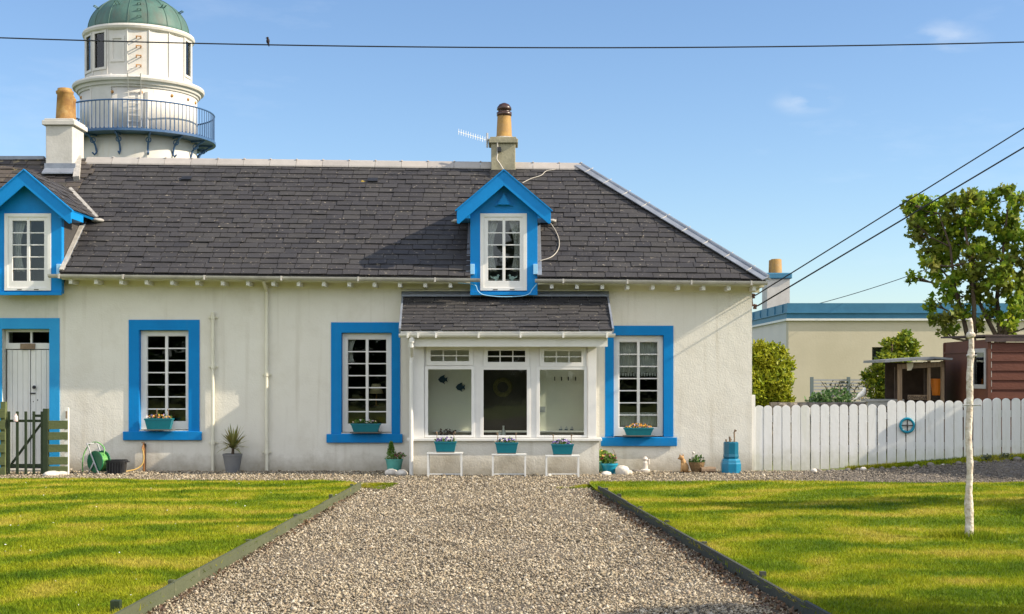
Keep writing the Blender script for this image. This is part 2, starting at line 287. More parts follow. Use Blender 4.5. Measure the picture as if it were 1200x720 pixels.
# ------------------------------------------------------------------ mesh builder
WO = {}
class MB:
    def __init__(s): s.v = []; s.f = []
    def add(s, vs, fs):
        o = len(s.v); s.v += [tuple(v) for v in vs]; s.f += [tuple(i+o for i in f) for f in fs]; return s
    def box(s, x0, x1, y0, y1, z0, z1):
        return s.add([(x0,y0,z0),(x1,y0,z0),(x1,y1,z0),(x0,y1,z0),(x0,y0,z1),(x1,y0,z1),(x1,y1,z1),(x0,y1,z1)],
                     [(0,3,2,1),(4,5,6,7),(0,1,5,4),(1,2,6,5),(2,3,7,6),(3,0,4,7)])
    def beam(s, a, b, w, h, up=(0,0,1)):           # rectangular bar from a to b
        a = Vector(a); b = Vector(b); d = (b-a).normalized(); up = Vector(up)
        sd = d.cross(up)
        if sd.length < 1e-4: sd = Vector((1,0,0))
        sd.normalize(); u = sd.cross(d).normalized(); vs = []
        for p in (a, b):
            for (i, j) in ((-1,-1),(1,-1),(1,1),(-1,1)): vs.append(p+sd*(w/2*i)+u*(h/2*j))
        return s.add(vs, [(0,1,2,3),(7,6,5,4),(0,4,5,1),(1,5,6,2),(2,6,7,3),(3,7,4,0)])
    def prism(s, poly, y0, y1, ax='y'):            # poly of (x,z), extruded along y (or x when ax='x': poly of (y,z))
        n = len(poly); A = sum(poly[i][0]*poly[(i+1)%n][1]-poly[(i+1)%n][0]*poly[i][1] for i in range(n))
        if A < 0: poly = poly[::-1]
        if ax == 'y': vs = [(p[0],y0,p[1]) for p in poly]+[(p[0],y1,p[1]) for p in poly]
        else: vs = [(y1,p[0],p[1]) for p in poly]+[(y0,p[0],p[1]) for p in poly]
        if ax == 'z': vs = [(p[0],p[1],y1) for p in poly]+[(p[0],p[1],y0) for p in poly]
        fs = [tuple(range(n)), tuple(reversed(range(n,2*n)))]
        for i in range(n):
            j = (i+1)%n; fs.append((i, i+n, j+n, j))
        return s.add(vs, fs)
    def tube(s, pts, r, n=8, caps=True):
        pts = [Vector(p) for p in pts]; m = len(pts); rs = r if isinstance(r, (list, tuple)) else [r]*m
        o = len(s.v); prev = None
        for i, p in enumerate(pts):
            d = (pts[min(i+1,m-1)]-pts[max(i-1,0)]); d.normalize()
            if prev is None:
                u = d.orthogonal().normalized()
            else:
                u = prev-d*prev.dot(d)
                if u.length < 1e-5: u = d.orthogonal()
                u.normalize()
            prev = u; w = d.cross(u)
            for k in range(n):
                a = 2*PI*k/n; s.v.append(tuple(p+u*(rs[i]*math.cos(a))+w*(rs[i]*math.sin(a))))
        for i in range(m-1):
            for k in range(n):
                k2 = (k+1)%n; s.f.append((o+i*n+k, o+i*n+k2, o+(i+1)*n+k2, o+(i+1)*n+k))
        if caps:
            s.f.append(tuple(o+k for k in reversed(range(n)))); s.f.append(tuple(o+(m-1)*n+k for k in range(n)))
        return s
    def lathe(s, cx, cy, prof, n=24, a0=0, squash=1):       # prof: list of (r,z)
        o = len(s.v); m = len(prof)
        for (r, z) in prof:
            for k in range(n):
                a = a0+2*PI*k/n; s.v.append((cx+r*math.cos(a), cy+r*math.sin(a)*squash, z))
        for i in range(m-1):
            for k in range(n):
                k2 = (k+1)%n; s.f.append((o+i*n+k, o+i*n+k2, o+(i+1)*n+k2, o+(i+1)*n+k))
        if prof[0][0] > 1e-6: s.f.append(tuple(o+k for k in reversed(range(n))))
        if prof[-1][0] > 1e-6: s.f.append(tuple(o+(m-1)*n+k for k in range(n)))
        return s
    def blob(s, c, r, n=10, m=7, jit=0, rot=None):          # ellipsoid
        c = Vector(c); o = len(s.v); rr = r if isinstance(r, (tuple, list)) else (r,r,r)
        pts = []
        for i in range(m+1):
            t = PI*i/m
            for k in range(n):
                a = 2*PI*k/n; q = 1+random.uniform(-jit, jit) if 0 < i < m else 1
                v = Vector((rr[0]*math.sin(t)*math.cos(a)*q, rr[1]*math.sin(t)*math.sin(a)*q, -rr[2]*math.cos(t)*q))
                if rot: v = rot @ v
                s.v.append(tuple(c+v))
        for i in range(m):
            for k in range(n):
                k2 = (k+1)%n; s.f.append((o+i*n+k, o+i*n+k2, o+(i+1)*n+k2, o+(i+1)*n+k))
        return s
    def torus(s, c, R_, r, n=32, m=10, ax='y'):
        o = len(s.v); c = Vector(c)
        for i in range(n):
            a = 2*PI*i/n
            for k in range(m):
                b = 2*PI*k/m; q = R_+r*math.cos(b)
                p = (q*math.cos(a), q*math.sin(a), r*math.sin(b))
                v = Vector(p) if ax == 'z' else (Vector((p[0], p[2], p[1])) if ax == 'y' else Vector((p[2], p[0], p[1])))
                s.v.append(tuple(c+v))
        for i in range(n):
            for k in range(m):
                i2 = (i+1)%n; k2 = (k+1)%m
                s.f.append((o+i*m+k, o+i2*m+k, o+i2*m+k2, o+i*m+k2))
        return s
    def grid(s, f, u0, u1, v0, v1, holes, d0, d1, cuts=()):
        """plate with rectangular holes; f(u,v,d)->point"""
        us = sorted(set([u0,u1]+[h[0] for h in holes]+[h[1] for h in holes]+[c for c in cuts if u0 < c < u1]))
        vs = sorted(set([v0,v1]+[h[2] for h in holes]+[h[3] for h in holes]))
        us = [u for u in us if u0-1e-9 <= u <= u1+1e-9]; vs = [v for v in vs if v0-1e-9 <= v <= v1+1e-9]
        def full(i, j):
            if i < 0 or j < 0 or i >= len(us)-1 or j >= len(vs)-1: return False
            a = (us[i]+us[i+1])/2; b = (vs[j]+vs[j+1])/2
            return not any(h[0] < a < h[1] and h[2] < b < h[3] for h in holes)
        for i in range(len(us)-1):
            for j in range(len(vs)-1):
                if not full(i, j): continue
                a, b, c, d = us[i], us[i+1], vs[j], vs[j+1]
                P = [f(a,c,d0), f(b,c,d0), f(b,d,d0), f(a,d,d0), f(a,c,d1), f(b,c,d1), f(b,d,d1), f(a,d,d1)]
                fs = [(0,1,2,3),(7,6,5,4)]
                if not full(i-1,j): fs.append((0,3,7,4))
                if not full(i+1,j): fs.append((1,5,6,2))
                if not full(i,j-1): fs.append((0,4,5,1))
                if not full(i,j+1): fs.append((3,2,6,7))
                s.add(P, fs)
        return s
    def plate(s, x0, x1, z0, z1, holes, y0, y1): return s.grid(lambda u, v, d: (u, d, v), x0, x1, z0, z1, holes, y0, y1)
    def side(s, y0, y1, z0, z1, holes, x0, x1): return s.grid(lambda u, v, d: (d, u, v), y0, y1, z0, z1, holes, x0, x1)
    def build(s, name, m, parent=None, org=None, smooth=False, bevel=0, merge=False, fixn=False):
        me = bpy.data.meshes.new(name)
        if org is None: org = WO.get(parent, Vector((0,0,0))) if parent else Vector((0,0,0))
        org = Vector(org)
        me.from_pydata([tuple(Vector(v)-org) for v in s.v], [], s.f); me.validate()
        if merge or fixn:
            bm = bmesh.new(); bm.from_mesh(me)
            if merge: bmesh.ops.remove_doubles(bm, verts=bm.verts, dist=1e-4)
            bmesh.ops.recalc_face_normals(bm, faces=bm.faces); bm.to_mesh(me); bm.free()
        me.materials.append(m)
        if smooth:
            me.polygons.foreach_set('use_smooth', [True]*len(me.polygons))
        o = bpy.data.objects.new(name, me); COL.objects.link(o)
        if parent: o.parent = parent
        else: o.location = org
        WO[o] = org
        if bevel:
            b = o.modifiers.new('bevel', 'BEVEL'); b.width = bevel; b.segments = 2; b.limit_method = 'ANGLE'; b.angle_limit = R(40)
        return o
def np_obj(name, V, Fa, m, parent=None, org=(0,0,0), smooth=False):
    V = np.asarray(V, dtype=np.float32); Fa = np.asarray(Fa, dtype=np.int32)
    if parent: org = WO[parent]
    V = V-np.array(org, dtype=np.float32)
    me = bpy.data.meshes.new(name); k = Fa.shape[1]
    me.vertices.add(len(V)); me.vertices.foreach_set('co', V.ravel())
    me.loops.add(Fa.size); me.loops.foreach_set('vertex_index', Fa.ravel())
    me.polygons.add(len(Fa)); me.polygons.foreach_set('loop_start', np.arange(0, Fa.size, k, dtype=np.int32))
    try: me.polygons.foreach_set('loop_total', np.full(len(Fa), k, dtype=np.int32))
    except Exception: pass
    if smooth: me.polygons.foreach_set('use_smooth', np.ones(len(Fa), dtype=bool))
    me.update(calc_edges=True); me.validate(); me.materials.append(m)
    o = bpy.data.objects.new(name, me); COL.objects.link(o)
    if parent: o.parent = parent
    else: o.location = org
    WO[o] = Vector(org); return o
def tag(o, label=None, cat=None, group=None, kind=None):
    if label: o['label'] = label
    if cat: o['category'] = cat
    if group: o['group'] = group
    if kind: o['kind'] = kind
    return o
def thing(name, loc, label, cat, group=None):
    o = bpy.data.objects.new(name, None); COL.objects.link(o); o.location = loc; WO[o] = Vector(loc)
    o.empty_display_size = .2
    return tag(o, label, cat, group)
def copy_tree(o, parent=None):
    c = o.copy(); COL.objects.link(c); c.parent = parent
    for ch in list(o.children): copy_tree(ch, c)
    return c
def arr(n): return np.arange(n)

# ---------------------------------------------------------------- leaf clouds
SHAPES = {
 'leaf': np.array([(0,0),(.35,.3),(.30,.75),(0,1.15),(-.30,.75),(-.35,.3)]),
 'maple': np.array([(0,0),(.55,-.12),(.42,.22),(.95,.45),(.45,.62),(.35,.85),(0,1.25),(-.35,.85),(-.45,.62),(-.95,.45),(-.42,.22),(-.55,-.12)]),
 'spray': np.array([(0,0),(.16,.25),(.42,.45),(.17,.62),(.28,.95),(0,1.3),(-.22,.95),(-.15,.6),(-.40,.42),(-.15,.22)]),
 'petal': np.array([(.5,0),(.3,.45),(-.2,.5),(-.5,.1),(-.3,-.4),(.25,-.5)]),
}
def leafcloud(P, size, shape, up=0.3, outward=None, jit=.35, fold=.15):
    """P: Nx3 anchor points; returns verts, faces"""
    S = SHAPES[shape]; n = len(P); k = len(S)
    nrm = RNG.normal(size=(n,3)); nrm[:,2] += up*2
    if outward is not None: nrm += outward*1.2
    nrm /= np.linalg.norm(nrm, axis=1)[:,None]
    t = RNG.normal(size=(n,3)); t[:,2] += (up if shape != 'spray' else 1.4)
    if outward is not None and shape == 'spray': t += outward*.8
    t -= nrm*np.sum(t*nrm, axis=1)[:,None]; t /= np.linalg.norm(t, axis=1)[:,None]
    b = np.cross(nrm, t); sz = size*(1+RNG.uniform(-jit, jit, n))
    V = P[:,None,:]+(b[:,None,:]*S[None,:,0:1]+t[:,None,:]*S[None,:,1:2]-nrm[:,None,:]*(fold*np.abs(S[None,:,0:1])))*sz[:,None,None]
    Fa = np.arange(n*k).reshape(n, k)
    return V.reshape(-1,3), Fa
def shell_pts(c, r, n, inner=.45):
    d = RNG.normal(size=(n,3)); d /= np.linalg.norm(d, axis=1)[:,None]
    q = (inner**3+(1-inner**3)*RNG.uniform(size=n))**(1/3)
    return np.array(c)+d*q[:,None]*np.array(r), d

# ================================================================== CAMERA, LIGHT, WORLD
cam = bpy.data.cameras.new('camera'); co = bpy.data.objects.new('camera', cam); COL.objects.link(co)
co.location = (0,0,EYE); co.rotation_euler = (R(90),0,0); cam.sensor_width = 36; cam.lens = F/1200*36
cam.shift_y = (HZ-360)/1200; cam.clip_end = 3000; cam.clip_start = .1; SC.camera = co
TS = Vector((6.2,-1.0,3.78)).normalized()
sl = bpy.data.lights.new('sun','SUN'); sl.energy = 4.2; sl.angle = R(.53); sl.color = (1,.87,.68)
so = bpy.data.objects.new('sun', sl); COL.objects.link(so); so.rotation_euler = (-TS).to_track_quat('-Z','Y').to_euler(); so.location = (20,0,20)
w = bpy.data.worlds.new('World'); SC.world = w; w.use_nodes = True; nt = w.node_tree
bg = nt.nodes['Background']; sky = nt.nodes.new('ShaderNodeTexSky'); sky.sky_type = 'NISHITA'; sky.sun_disc = False
sky.sun_elevation = math.asin(TS.z); sky.sun_rotation = math.atan2(TS.x, TS.y); sky.altitude = 10
sky.air_density = 1.0; sky.dust_density = .3; sky.ozone_density = 1.0
tcw = nt.nodes.new('ShaderNodeTexCoord'); mpw = nt.nodes.new('ShaderNodeMapping'); mpw.inputs['Scale'].default_value = (2.2,2.2,9)
mpw.inputs['Rotation'].default_value = (0,R(12),0)
nzw = nt.nodes.new('ShaderNodeTexNoise'); nzw.inputs['Scale'].default_value = 1.6; nzw.inputs['Detail'].default_value = 7; nzw.inputs['Roughness'].default_value = .62
mrw = nt.nodes.new('ShaderNodeMapRange'); mrw.inputs[1].default_value = .56; mrw.inputs[2].default_value = .85; mrw.inputs[4].default_value = .22
mxw = nt.nodes.new('ShaderNodeMix'); mxw.data_type = 'RGBA'; mxw.inputs[7].default_value = (6.5,6.8,7.4,1)
L = nt.links.new
L(tcw.outputs['Generated'], mpw.inputs[0]); L(mpw.outputs[0], nzw.inputs['Vector']); L(nzw.outputs['Fac'], mrw.inputs[0])
L(mrw.outputs[0], mxw.inputs[0]); tnt = nt.nodes.new('ShaderNodeMix'); tnt.data_type = 'RGBA'; tnt.blend_type = 'MULTIPLY'; tnt.inputs[0].default_value = 1; tnt.inputs[7].default_value = (.78,.90,1.06,1)
L(sky.outputs[0], tnt.inputs[6]); L(tnt.outputs[2], mxw.inputs[6]); 
def wm(op, a, b=None, c=None, clamp=False):
    n = nt.nodes.new('ShaderNodeMath'); n.operation = op; n.use_clamp = clamp
    for i, v in enumerate((a, b, c)):
        if v is None: continue
        if isinstance(v, (int, float)): n.inputs[i].default_value = v
        else: L(v, n.inputs[i])
    return n.outputs[0]
def vdot(v, d):
    n = nt.nodes.new('ShaderNodeVectorMath'); n.operation = 'DOT_PRODUCT'; L(v, n.inputs[0]); n.inputs[1].default_value = Vector(d).normalized(); return n.outputs['Value']
def wmix(fac, a, col):
    n = nt.nodes.new('ShaderNodeMix'); n.data_type = 'RGBA'; L(fac, n.inputs[0]); L(a, n.inputs[6]); n.inputs[7].default_value = col; return n.outputs[2]
dirv = tcw.outputs['Generated']
# unseen bright cloud added behind the viewer to lift the facade's fill light
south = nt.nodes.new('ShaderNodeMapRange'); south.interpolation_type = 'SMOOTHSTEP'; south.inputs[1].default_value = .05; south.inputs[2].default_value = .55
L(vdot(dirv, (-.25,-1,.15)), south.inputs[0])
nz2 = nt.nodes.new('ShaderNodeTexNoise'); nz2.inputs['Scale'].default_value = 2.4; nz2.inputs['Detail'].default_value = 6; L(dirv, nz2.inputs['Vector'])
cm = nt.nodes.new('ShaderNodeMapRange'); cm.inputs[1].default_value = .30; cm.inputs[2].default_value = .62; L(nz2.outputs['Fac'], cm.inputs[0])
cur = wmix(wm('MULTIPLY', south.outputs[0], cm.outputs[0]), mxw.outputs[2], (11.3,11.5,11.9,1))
# two small wisps of cirrus in the north-east
mp3 = nt.nodes.new('ShaderNodeMapping'); mp3.inputs['Scale'].default_value = (22,22,60); mp3.inputs['Rotation'].default_value = (0,R(14),0); L(dirv, mp3.inputs[0])
nz3 = nt.nodes.new('ShaderNodeTexNoise'); nz3.inputs['Scale'].default_value = 1; nz3.inputs['Detail'].default_value = 6; L(mp3.outputs[0], nz3.inputs['Vector'])
for (px_, py_, rad, amt) in ((945,118,.030,.55),(1100,46,.040,.6)):
    dd = Vector(((px_-600)/F, 1, (HZ-py_)/F)).normalized()
    sc3 = nt.nodes.new('ShaderNodeVectorMath'); sc3.operation = 'SUBTRACT'; L(dirv, sc3.inputs[0]); sc3.inputs[1].default_value = dd
    ml3 = nt.nodes.new('ShaderNodeVectorMath'); ml3.operation = 'MULTIPLY'; L(sc3.outputs[0], ml3.inputs[0]); ml3.inputs[1].default_value = (1,1,2.2)
    ln3 = nt.nodes.new('ShaderNodeVectorMath'); ln3.operation = 'LENGTH'; L(ml3.outputs[0], ln3.inputs[0])
    m3 = nt.nodes.new('ShaderNodeMapRange'); m3.interpolation_type = 'SMOOTHSTEP'; m3.inputs[1].default_value = rad; m3.inputs[2].default_value = 0.0; L(ln3.outputs['Value'], m3.inputs[0])
    nn3 = nt.nodes.new('ShaderNodeMapRange'); nn3.inputs[1].default_value = .42; nn3.inputs[2].default_value = .72; nn3.inputs[4].default_value = amt; L(nz3.outputs['Fac'], nn3.inputs[0])
    cur = wmix(wm('MULTIPLY', m3.outputs[0], nn3.outputs[0]), cur, (5.6,5.9,6.3,1))
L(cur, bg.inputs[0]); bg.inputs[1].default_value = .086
SC.view_settings.view_transform = 'Standard'; SC.view_settings.look = 'None'; SC.view_settings.exposure = .98; SC.view_settings.gamma = 1
SC.cycles.max_bounces = 8; SC.cycles.transparent_max_bounces = 12
try: SC.cycles.use_denoising = True
except Exception: pass

# ================================================================== GROUND
def sheet(name, xs, ys, zf, m, org=(0,0,0)):
    xs = np.array(xs, float); ys = np.array(ys, float); X, Y = np.meshgrid(xs, ys); Z = zf(X, Y)
    V = np.stack([X.ravel(), Y.ravel(), Z.ravel()], 1); nx = len(xs); ny = len(ys)
    i, j = np.meshgrid(np.arange(nx-1), np.arange(ny-1)); a = (j*nx+i).ravel()
    return np_obj(name, V, np.stack([a, a+1, a+1+nx, a+nx], 1), m, smooth=True)
g = sheet('ground', [-900,-200,-40,-14]+list(np.linspace(-10,12,45))+[14,20,40,200,900],
          [-900,-100,-20]+list(np.linspace(-5,23,57))+[26,30,60,200,900], lambda x, y: H(x,y)-.05, M['ground']); tag(g, kind='structure')
g = sheet('gravel_drive', np.linspace(-14,4.9,95), np.linspace(-6,21.4,138), lambda x, y: H(x,y)+.006*np.sin(x*3.1+y*1.7)+.006*np.sin(y*2.3-x), M['gravel']); tag(g, kind='structure')
g = sheet('path', np.linspace(4.9,16,56), np.linspace(-6,21.4,138), lambda x, y: H(x,y)+.006*np.sin(x*3.1+y*1.7)+.006*np.sin(y*2.3-x)-.001, M['path']); tag(g, kind='structure')
LZ = .055
LY0 = 19.2
def lxL(y): return -2.31+(y-8.23)*(-1.98+2.31)/(17.9-8.23)           # right edge of left lawn
def lxR(y): return 1.83+(y-8.23)*(1.09-1.83)/(17.3-8.23)              # left edge of right lawn
def lawnz(x, y): return LZ+.012*np.sin(x*1.3+.5*y)+.012*np.sin(y*1.1-x*.6)-.03*sst(18.3, 19.2, y)
def lawn(name, side):
    mb = MB(); ys = np.linspace(-5, 19.4, 62); cols = 26
    V = []; 
    for y in ys:
        if side < 0:
            e = lxL(y)-(max(0, y-17.4)/2.0)**2.2*.75; x0, x1 = -14.0, e
        else:
            e = lxR(y)+(max(0, y-17.6)/1.3)**2.2*.12; x0, x1 = e, 14.0
        for k in range(cols):
            t = k/(cols-1); t = t**.6 if side < 0 else t**1.6
            x = x0+(x1-x0)*t; yy = y if side < 0 else min(y, 18.75+.0*y)
            V.append((x, yy, lawnz(x, yy)))
    Fa = []
    for j in range(len(ys)-1):
        for k in range(cols-1):
            a = j*cols+k; Fa.append((a, a+1, a+1+cols, a+cols))
    # skirt at the back
    o = len(V); j = (len(ys)-1)*cols
    for k in range(cols): x, y, z = V[j+k]; V.append((x, y+.03, -.03))
    for k in range(cols-1): Fa.append((j+k, j+k+1, o+k+1, o+k))
    return tag(np_obj(name, V, Fa, M['lawn'], smooth=True), kind='structure')
lawn('lawn', -1); lawn('lawn', 1)

def in_lawn(x, y):
    eL = lxL(y)-(np.maximum(0, y-17.4)/2.0)**2.2*.75
    eR = lxR(y)+(np.maximum(0, y-17.6)/1.3)**2.2*.12
    return ((x < eL-.02) & (y < 19.38)) | ((x > eR+.02) & (y < 18.75))
def vis(x, y, m=.3): return np.abs(x) < .375*y+m
def rand_area(n, y0, y1):
    # density falls with distance like 1/y
    y = y0*np.exp(RNG.uniform(0, 1, n)*math.log(y1/y0)); x = RNG.uniform(-1, 1, n)*(.375*y+1.3); return x, y
def blades(n):
    x, y = rand_area(n, 7.9, 19.5); ok = in_lawn(x, y); x, y = x[ok], y[ok]; n = len(x)
    z = lawnz(x, y); cl = .75+.5*np.sin(x*5+y*3)*np.sin(y*4.3-x*2)
    h = RNG.uniform(.010,.028, n)*(.8+.4*cl); wd = RNG.uniform(.0022,.0045, n)*(y/9)**.5
    a = RNG.uniform(0, 2*PI, n); dx, dy = np.cos(a)*wd, np.sin(a)*wd
    lx, ly = RNG.normal(0, .012, n), RNG.normal(0, .012, n)
    V = np.empty((n,3,3)); V[:,0] = np.stack([x-dx, y-dy, z], 1); V[:,1] = np.stack([x+dx, y+dy, z], 1); V[:,2] = np.stack([x+lx, y+ly, z+h], 1)
    return V.reshape(-1,3), np.arange(3*n).reshape(n,3)
V, Fa = blades(520000)
# taller tufts round the foot of the clothes post and along the edgings
def tufts(pts, n, r, hh):
    P = np.array(pts)[RNG.integers(0, len(pts), n)]; x = P[:,0]+RNG.normal(0, r, n); y = P[:,1]+RNG.normal(0, r, n)
    z = lawnz(x, y); h = RNG.uniform(.4, 1, n)*hh; a = RNG.uniform(0, 2*PI, n); wd = .004
    V = np.empty((n,3,3)); V[:,0] = np.stack([x-np.cos(a)*wd, y-np.sin(a)*wd, z], 1); V[:,1] = np.stack([x+np.cos(a)*wd, y+np.sin(a)*wd, z], 1)
    V[:,2] = np.stack([x+RNG.normal(0, .03, n), y+RNG.normal(0, .03, n), z+h], 1); return V.reshape(-1,3), np.arange(3*n).reshape(n,3)
PY = GY(628, .055); PXX = PX(1135, PY)
V2, F2 = tufts([(PXX, PY), (PXX+.1, PY-.02), (PXX-.12, PY+.05)], 900, .09, .10)
ed = [(lxR(y)+.04, y) for y in np.linspace(8, 17.5, 300)]+[(lxL(y)-.05, y) for y in np.linspace(8, 17.5, 300)]
V3, F3 = tufts(ed, 9000, .025, .05)
wp = [(-1.95+random.gauss(0,.22), 18.35+random.gauss(0,.3)) for _ in range(60)]+[(1.0+random.gauss(0,.12), 18.1+random.gauss(0,.25)) for _ in range(35)]
V4, F4 = tufts(wp, 5200, .03, .035); V4[:,2] -= .045
V5, F5 = tufts([(random.uniform(-14,-3.2), 19.45+random.gauss(0,.05)) for _ in range(160)], 2600, .03, .03); V5[:,2] -= .03
Vb = np.concatenate([V, V2, V3, V4, V5]); Fb = np.concatenate([Fa, F2+len(V), F3+len(V)+len(V2), F4+len(V)+len(V2)+len(V3), F5+len(V)+len(V2)+len(V3)+len(V4)])
tag(np_obj('grass', Vb, Fb, M['blades']), 'short mown grass on both lawns with yellowish mowing stripes', 'grass', kind='stuff')
# daisies
n = 260; x, y = rand_area(n, 8.3, 19); ok = in_lawn(x, y) & (x < 0); x, y = x[ok], y[ok]; n = len(x)
P = np.stack([x, y, lawnz(x, y)+.032], 1); S = SHAPES['petal']*.014
V = P[:,None,:]+np.concatenate([S, np.zeros((6,1))], 1)[None]*RNG.uniform(.4, 1.3, n)[:,None,None]; V[:,:,2] += RNG.normal(0,.003,(n,6))
tag(np_obj('daisies', V.reshape(-1,3), np.arange(n*6).reshape(n,6), M['gull']), 'tiny white daisies scattered in the left lawn', 'daisies', kind='stuff')

def stones(n, r0, r1, ok_f, y0=7.9, y1=21.3):
    x, y = rand_area(n, y0, y1); ok = ok_f(x, y); x, y = x[ok], y[ok]; n = len(x)
    base = np.array([(1,0,0),(-1,0,0),(0,1,0),(0,-1,0),(0,0,1),(0,0,-1)], float)
    tri = np.array([(0,2,4),(2,1,4),(1,3,4),(3,0,4),(2,0,5),(1,2,5),(3,1,5),(0,3,5)])
    r = RNG.uniform(r0, r1, n)*RNG.uniform(.6, 1.2, n)*(1+.035*(y-8))
    B = base[None]*RNG.uniform(.55, 1.25, (n,6,1))+RNG.normal(0, .2, (n,6,3))
    B *= r[:,None,None]*np.stack([RNG.uniform(.7,1.3,n), RNG.uniform(.7,1.3,n), RNG.uniform(.4,.85,n)], 1)[:,None,:]
    a = RNG.uniform(0, 2*PI, n); c, s = np.cos(a), np.sin(a); X = B[:,:,0]*c[:,None]-B[:,:,1]*s[:,None]; Y = B[:,:,0]*s[:,None]+B[:,:,1]*c[:,None]
    tl = RNG.normal(0, .35, n); Z = B[:,:,2]+X*tl[:,None]
    V = np.stack([X+x[:,None], Y+y[:,None], Z+(H(x,y)+r*.25+RNG.uniform(0,.012,n))[:,None]], 2)
    return V.reshape(-1,3), (tri[None]+(np.arange(n)*6)[:,None,None]).reshape(-1,3)
def on_drive(x, y): return (~in_lawn(x, y)) & (y < 21.3) & ~((x > PX(481,20.45)) & (x < PX(702,20.45)) & (y > 20.45)) & (x < 4.3+RNG.normal(0,.5,len(x)))
V, Fa = stones(235000, .0058, .0145, on_drive); V2, F2 = stones(7000, .013, .023, on_drive)
tag(np_obj('gravel', np.concatenate([V,V2]), np.concatenate([Fa, F2+len(V)]), M['stones']), 'loose beige and brown gravel chips covering the drive', 'gravel', kind='stuff')
V, Fa = stones(60000, .007, .015, lambda x, y: (~in_lawn(x, y)) & (y < 21.2) & (x > 4.0+RNG.normal(0,.5,len(x))), y0=18.5)
tag(np_obj('dark_gravel', V, Fa, M['pathst']), 'dark grey gravel on the path in front of the white fence', 'gravel', kind='stuff')
n = 2600; y = 8*np.exp(RNG.uniform(0,1,n)*math.log(17.2/8)); sd = RNG.uniform(0,1,n) < .75
x = np.where(sd, lxR(y)-.03-np.abs(RNG.normal(0,.10,n)), lxL(y)+.03+np.abs(RNG.normal(0,.05,n)))
V, Fa = leafcloud(np.stack([x, y, np.full(n,.018)+RNG.uniform(0,.012,n)],1), .020, 'leaf', .9, jit=.6)
tag(np_obj('leaf_litter', V, Fa, leafmat('dead_leaves', [(.06,.035,.02),(.14,.08,.04),(.09,.06,.045),(.20,.13,.07)], .1)), 'brown dead leaves and twigs gathered along the timber edgings of the drive', 'litter', kind='stuff')
# grass bank under the picket fence
xs = np.linspace(5.2, 10, 40)
V = []; Fa = []
for i, x in enumerate(xs):
    wdt = .10+.25*sst(5.2, 7.5, x)
    for j, t in enumerate((0,.3,.7,1,)):
        y = 21.2-wdt+t*(wdt+.45); V.append((x, y, H(x,y)+(.0 if j == 0 else .035)+.01*math.sin(x*7+j)))
for i in range(len(xs)-1):
    for j in range(3): a = i*4+j; Fa.append((a, a+4, a+5, a+1))
tag(np_obj('grass_verge', V, Fa, M['lawn'], smooth=True), kind='structure')
n = 9000; x = RNG.uniform(5.2, 9, n); y = 21.2-(.10+.25*sst(5.2,7.5,x))*RNG.uniform(-1.4,1,n)*1.0; z = H(x,y)+.03
h = RNG.uniform(.02,.06,n); a = RNG.uniform(0,2*PI,n); V = np.empty((n,3,3))
V[:,0] = np.stack([x-np.cos(a)*.006, y-np.sin(a)*.006, z],1); V[:,1] = np.stack([x+np.cos(a)*.006, y+np.sin(a)*.006, z],1); V[:,2] = np.stack([x+RNG.normal(0,.02,n), y+RNG.normal(0,.02,n), z+h],1)
tag(np_obj('verge_grass', V.reshape(-1,3), np.arange(3*n).reshape(n,3), M['blades']), 'strip of longer grass along the foot of the white picket fence', 'grass', kind='stuff')

# lawn edgings: boards end to end plus pegs
def edging(xf, y0, y1, side, m, label, pegs):
    t = thing('lawn_edging', (xf(y0), y0, 0), label, 'lawn edging')
    y = y0; i = 0
    while y < y1-.05:
        L_ = random.choice((1.25, 1.8, 2.4, .9)); ye = min(y1, y+L_); a = (xf(y), y); b = (xf(ye), ye)
        dz = random.uniform(-.008,.008); mb = MB(); sub = max(2, int(L_/.3)); th = .022
        for k in range(sub):
            p = y+(ye-y)*k/sub; q = y+(ye-y)*(k+1)/sub
            mb.beam((xf(p)+random.uniform(-.002,.002)*0, p, .035+dz), (xf(q), q, .035+dz), th, .135)
        mb.build('board', m, t); y = ye+.004
    for py in pegs:
        x = xf(py)-side*.045*-1 if side < 0 else xf(py)+.045
        x = xf(py)-.045 if side < 0 else xf(py)+.045
        MB().box(x-.022, x+.022, py-.02, py+.02, -.1, .104+random.uniform(0,.02)).build('peg', m, t, bevel=.003)
    return t
edging(lxL, -2.0, 17.85, -1, M['edge'], 'weathered green timber edging board along the left lawn', [9.3, 11.6, 13.7, 15.8, 17.4, 5, 1])
edging(lxR, -2.0, 17.25, 1, M['edge_shaded'], 'shade-darkened timber edging board along the right lawn', [9.6, 11.45, 13.05, 14.5, 15.9, 16.9, 5, 1])
t = tag(MB().box(-.03,.03,-.025,.025,0,.125).build('peg_post', M['gate'], org=None, bevel=.004), 'short dark square peg at the bottom end of the left lawn', 'peg')
t.location = (PX(136, 8.35), 8.35, 0)

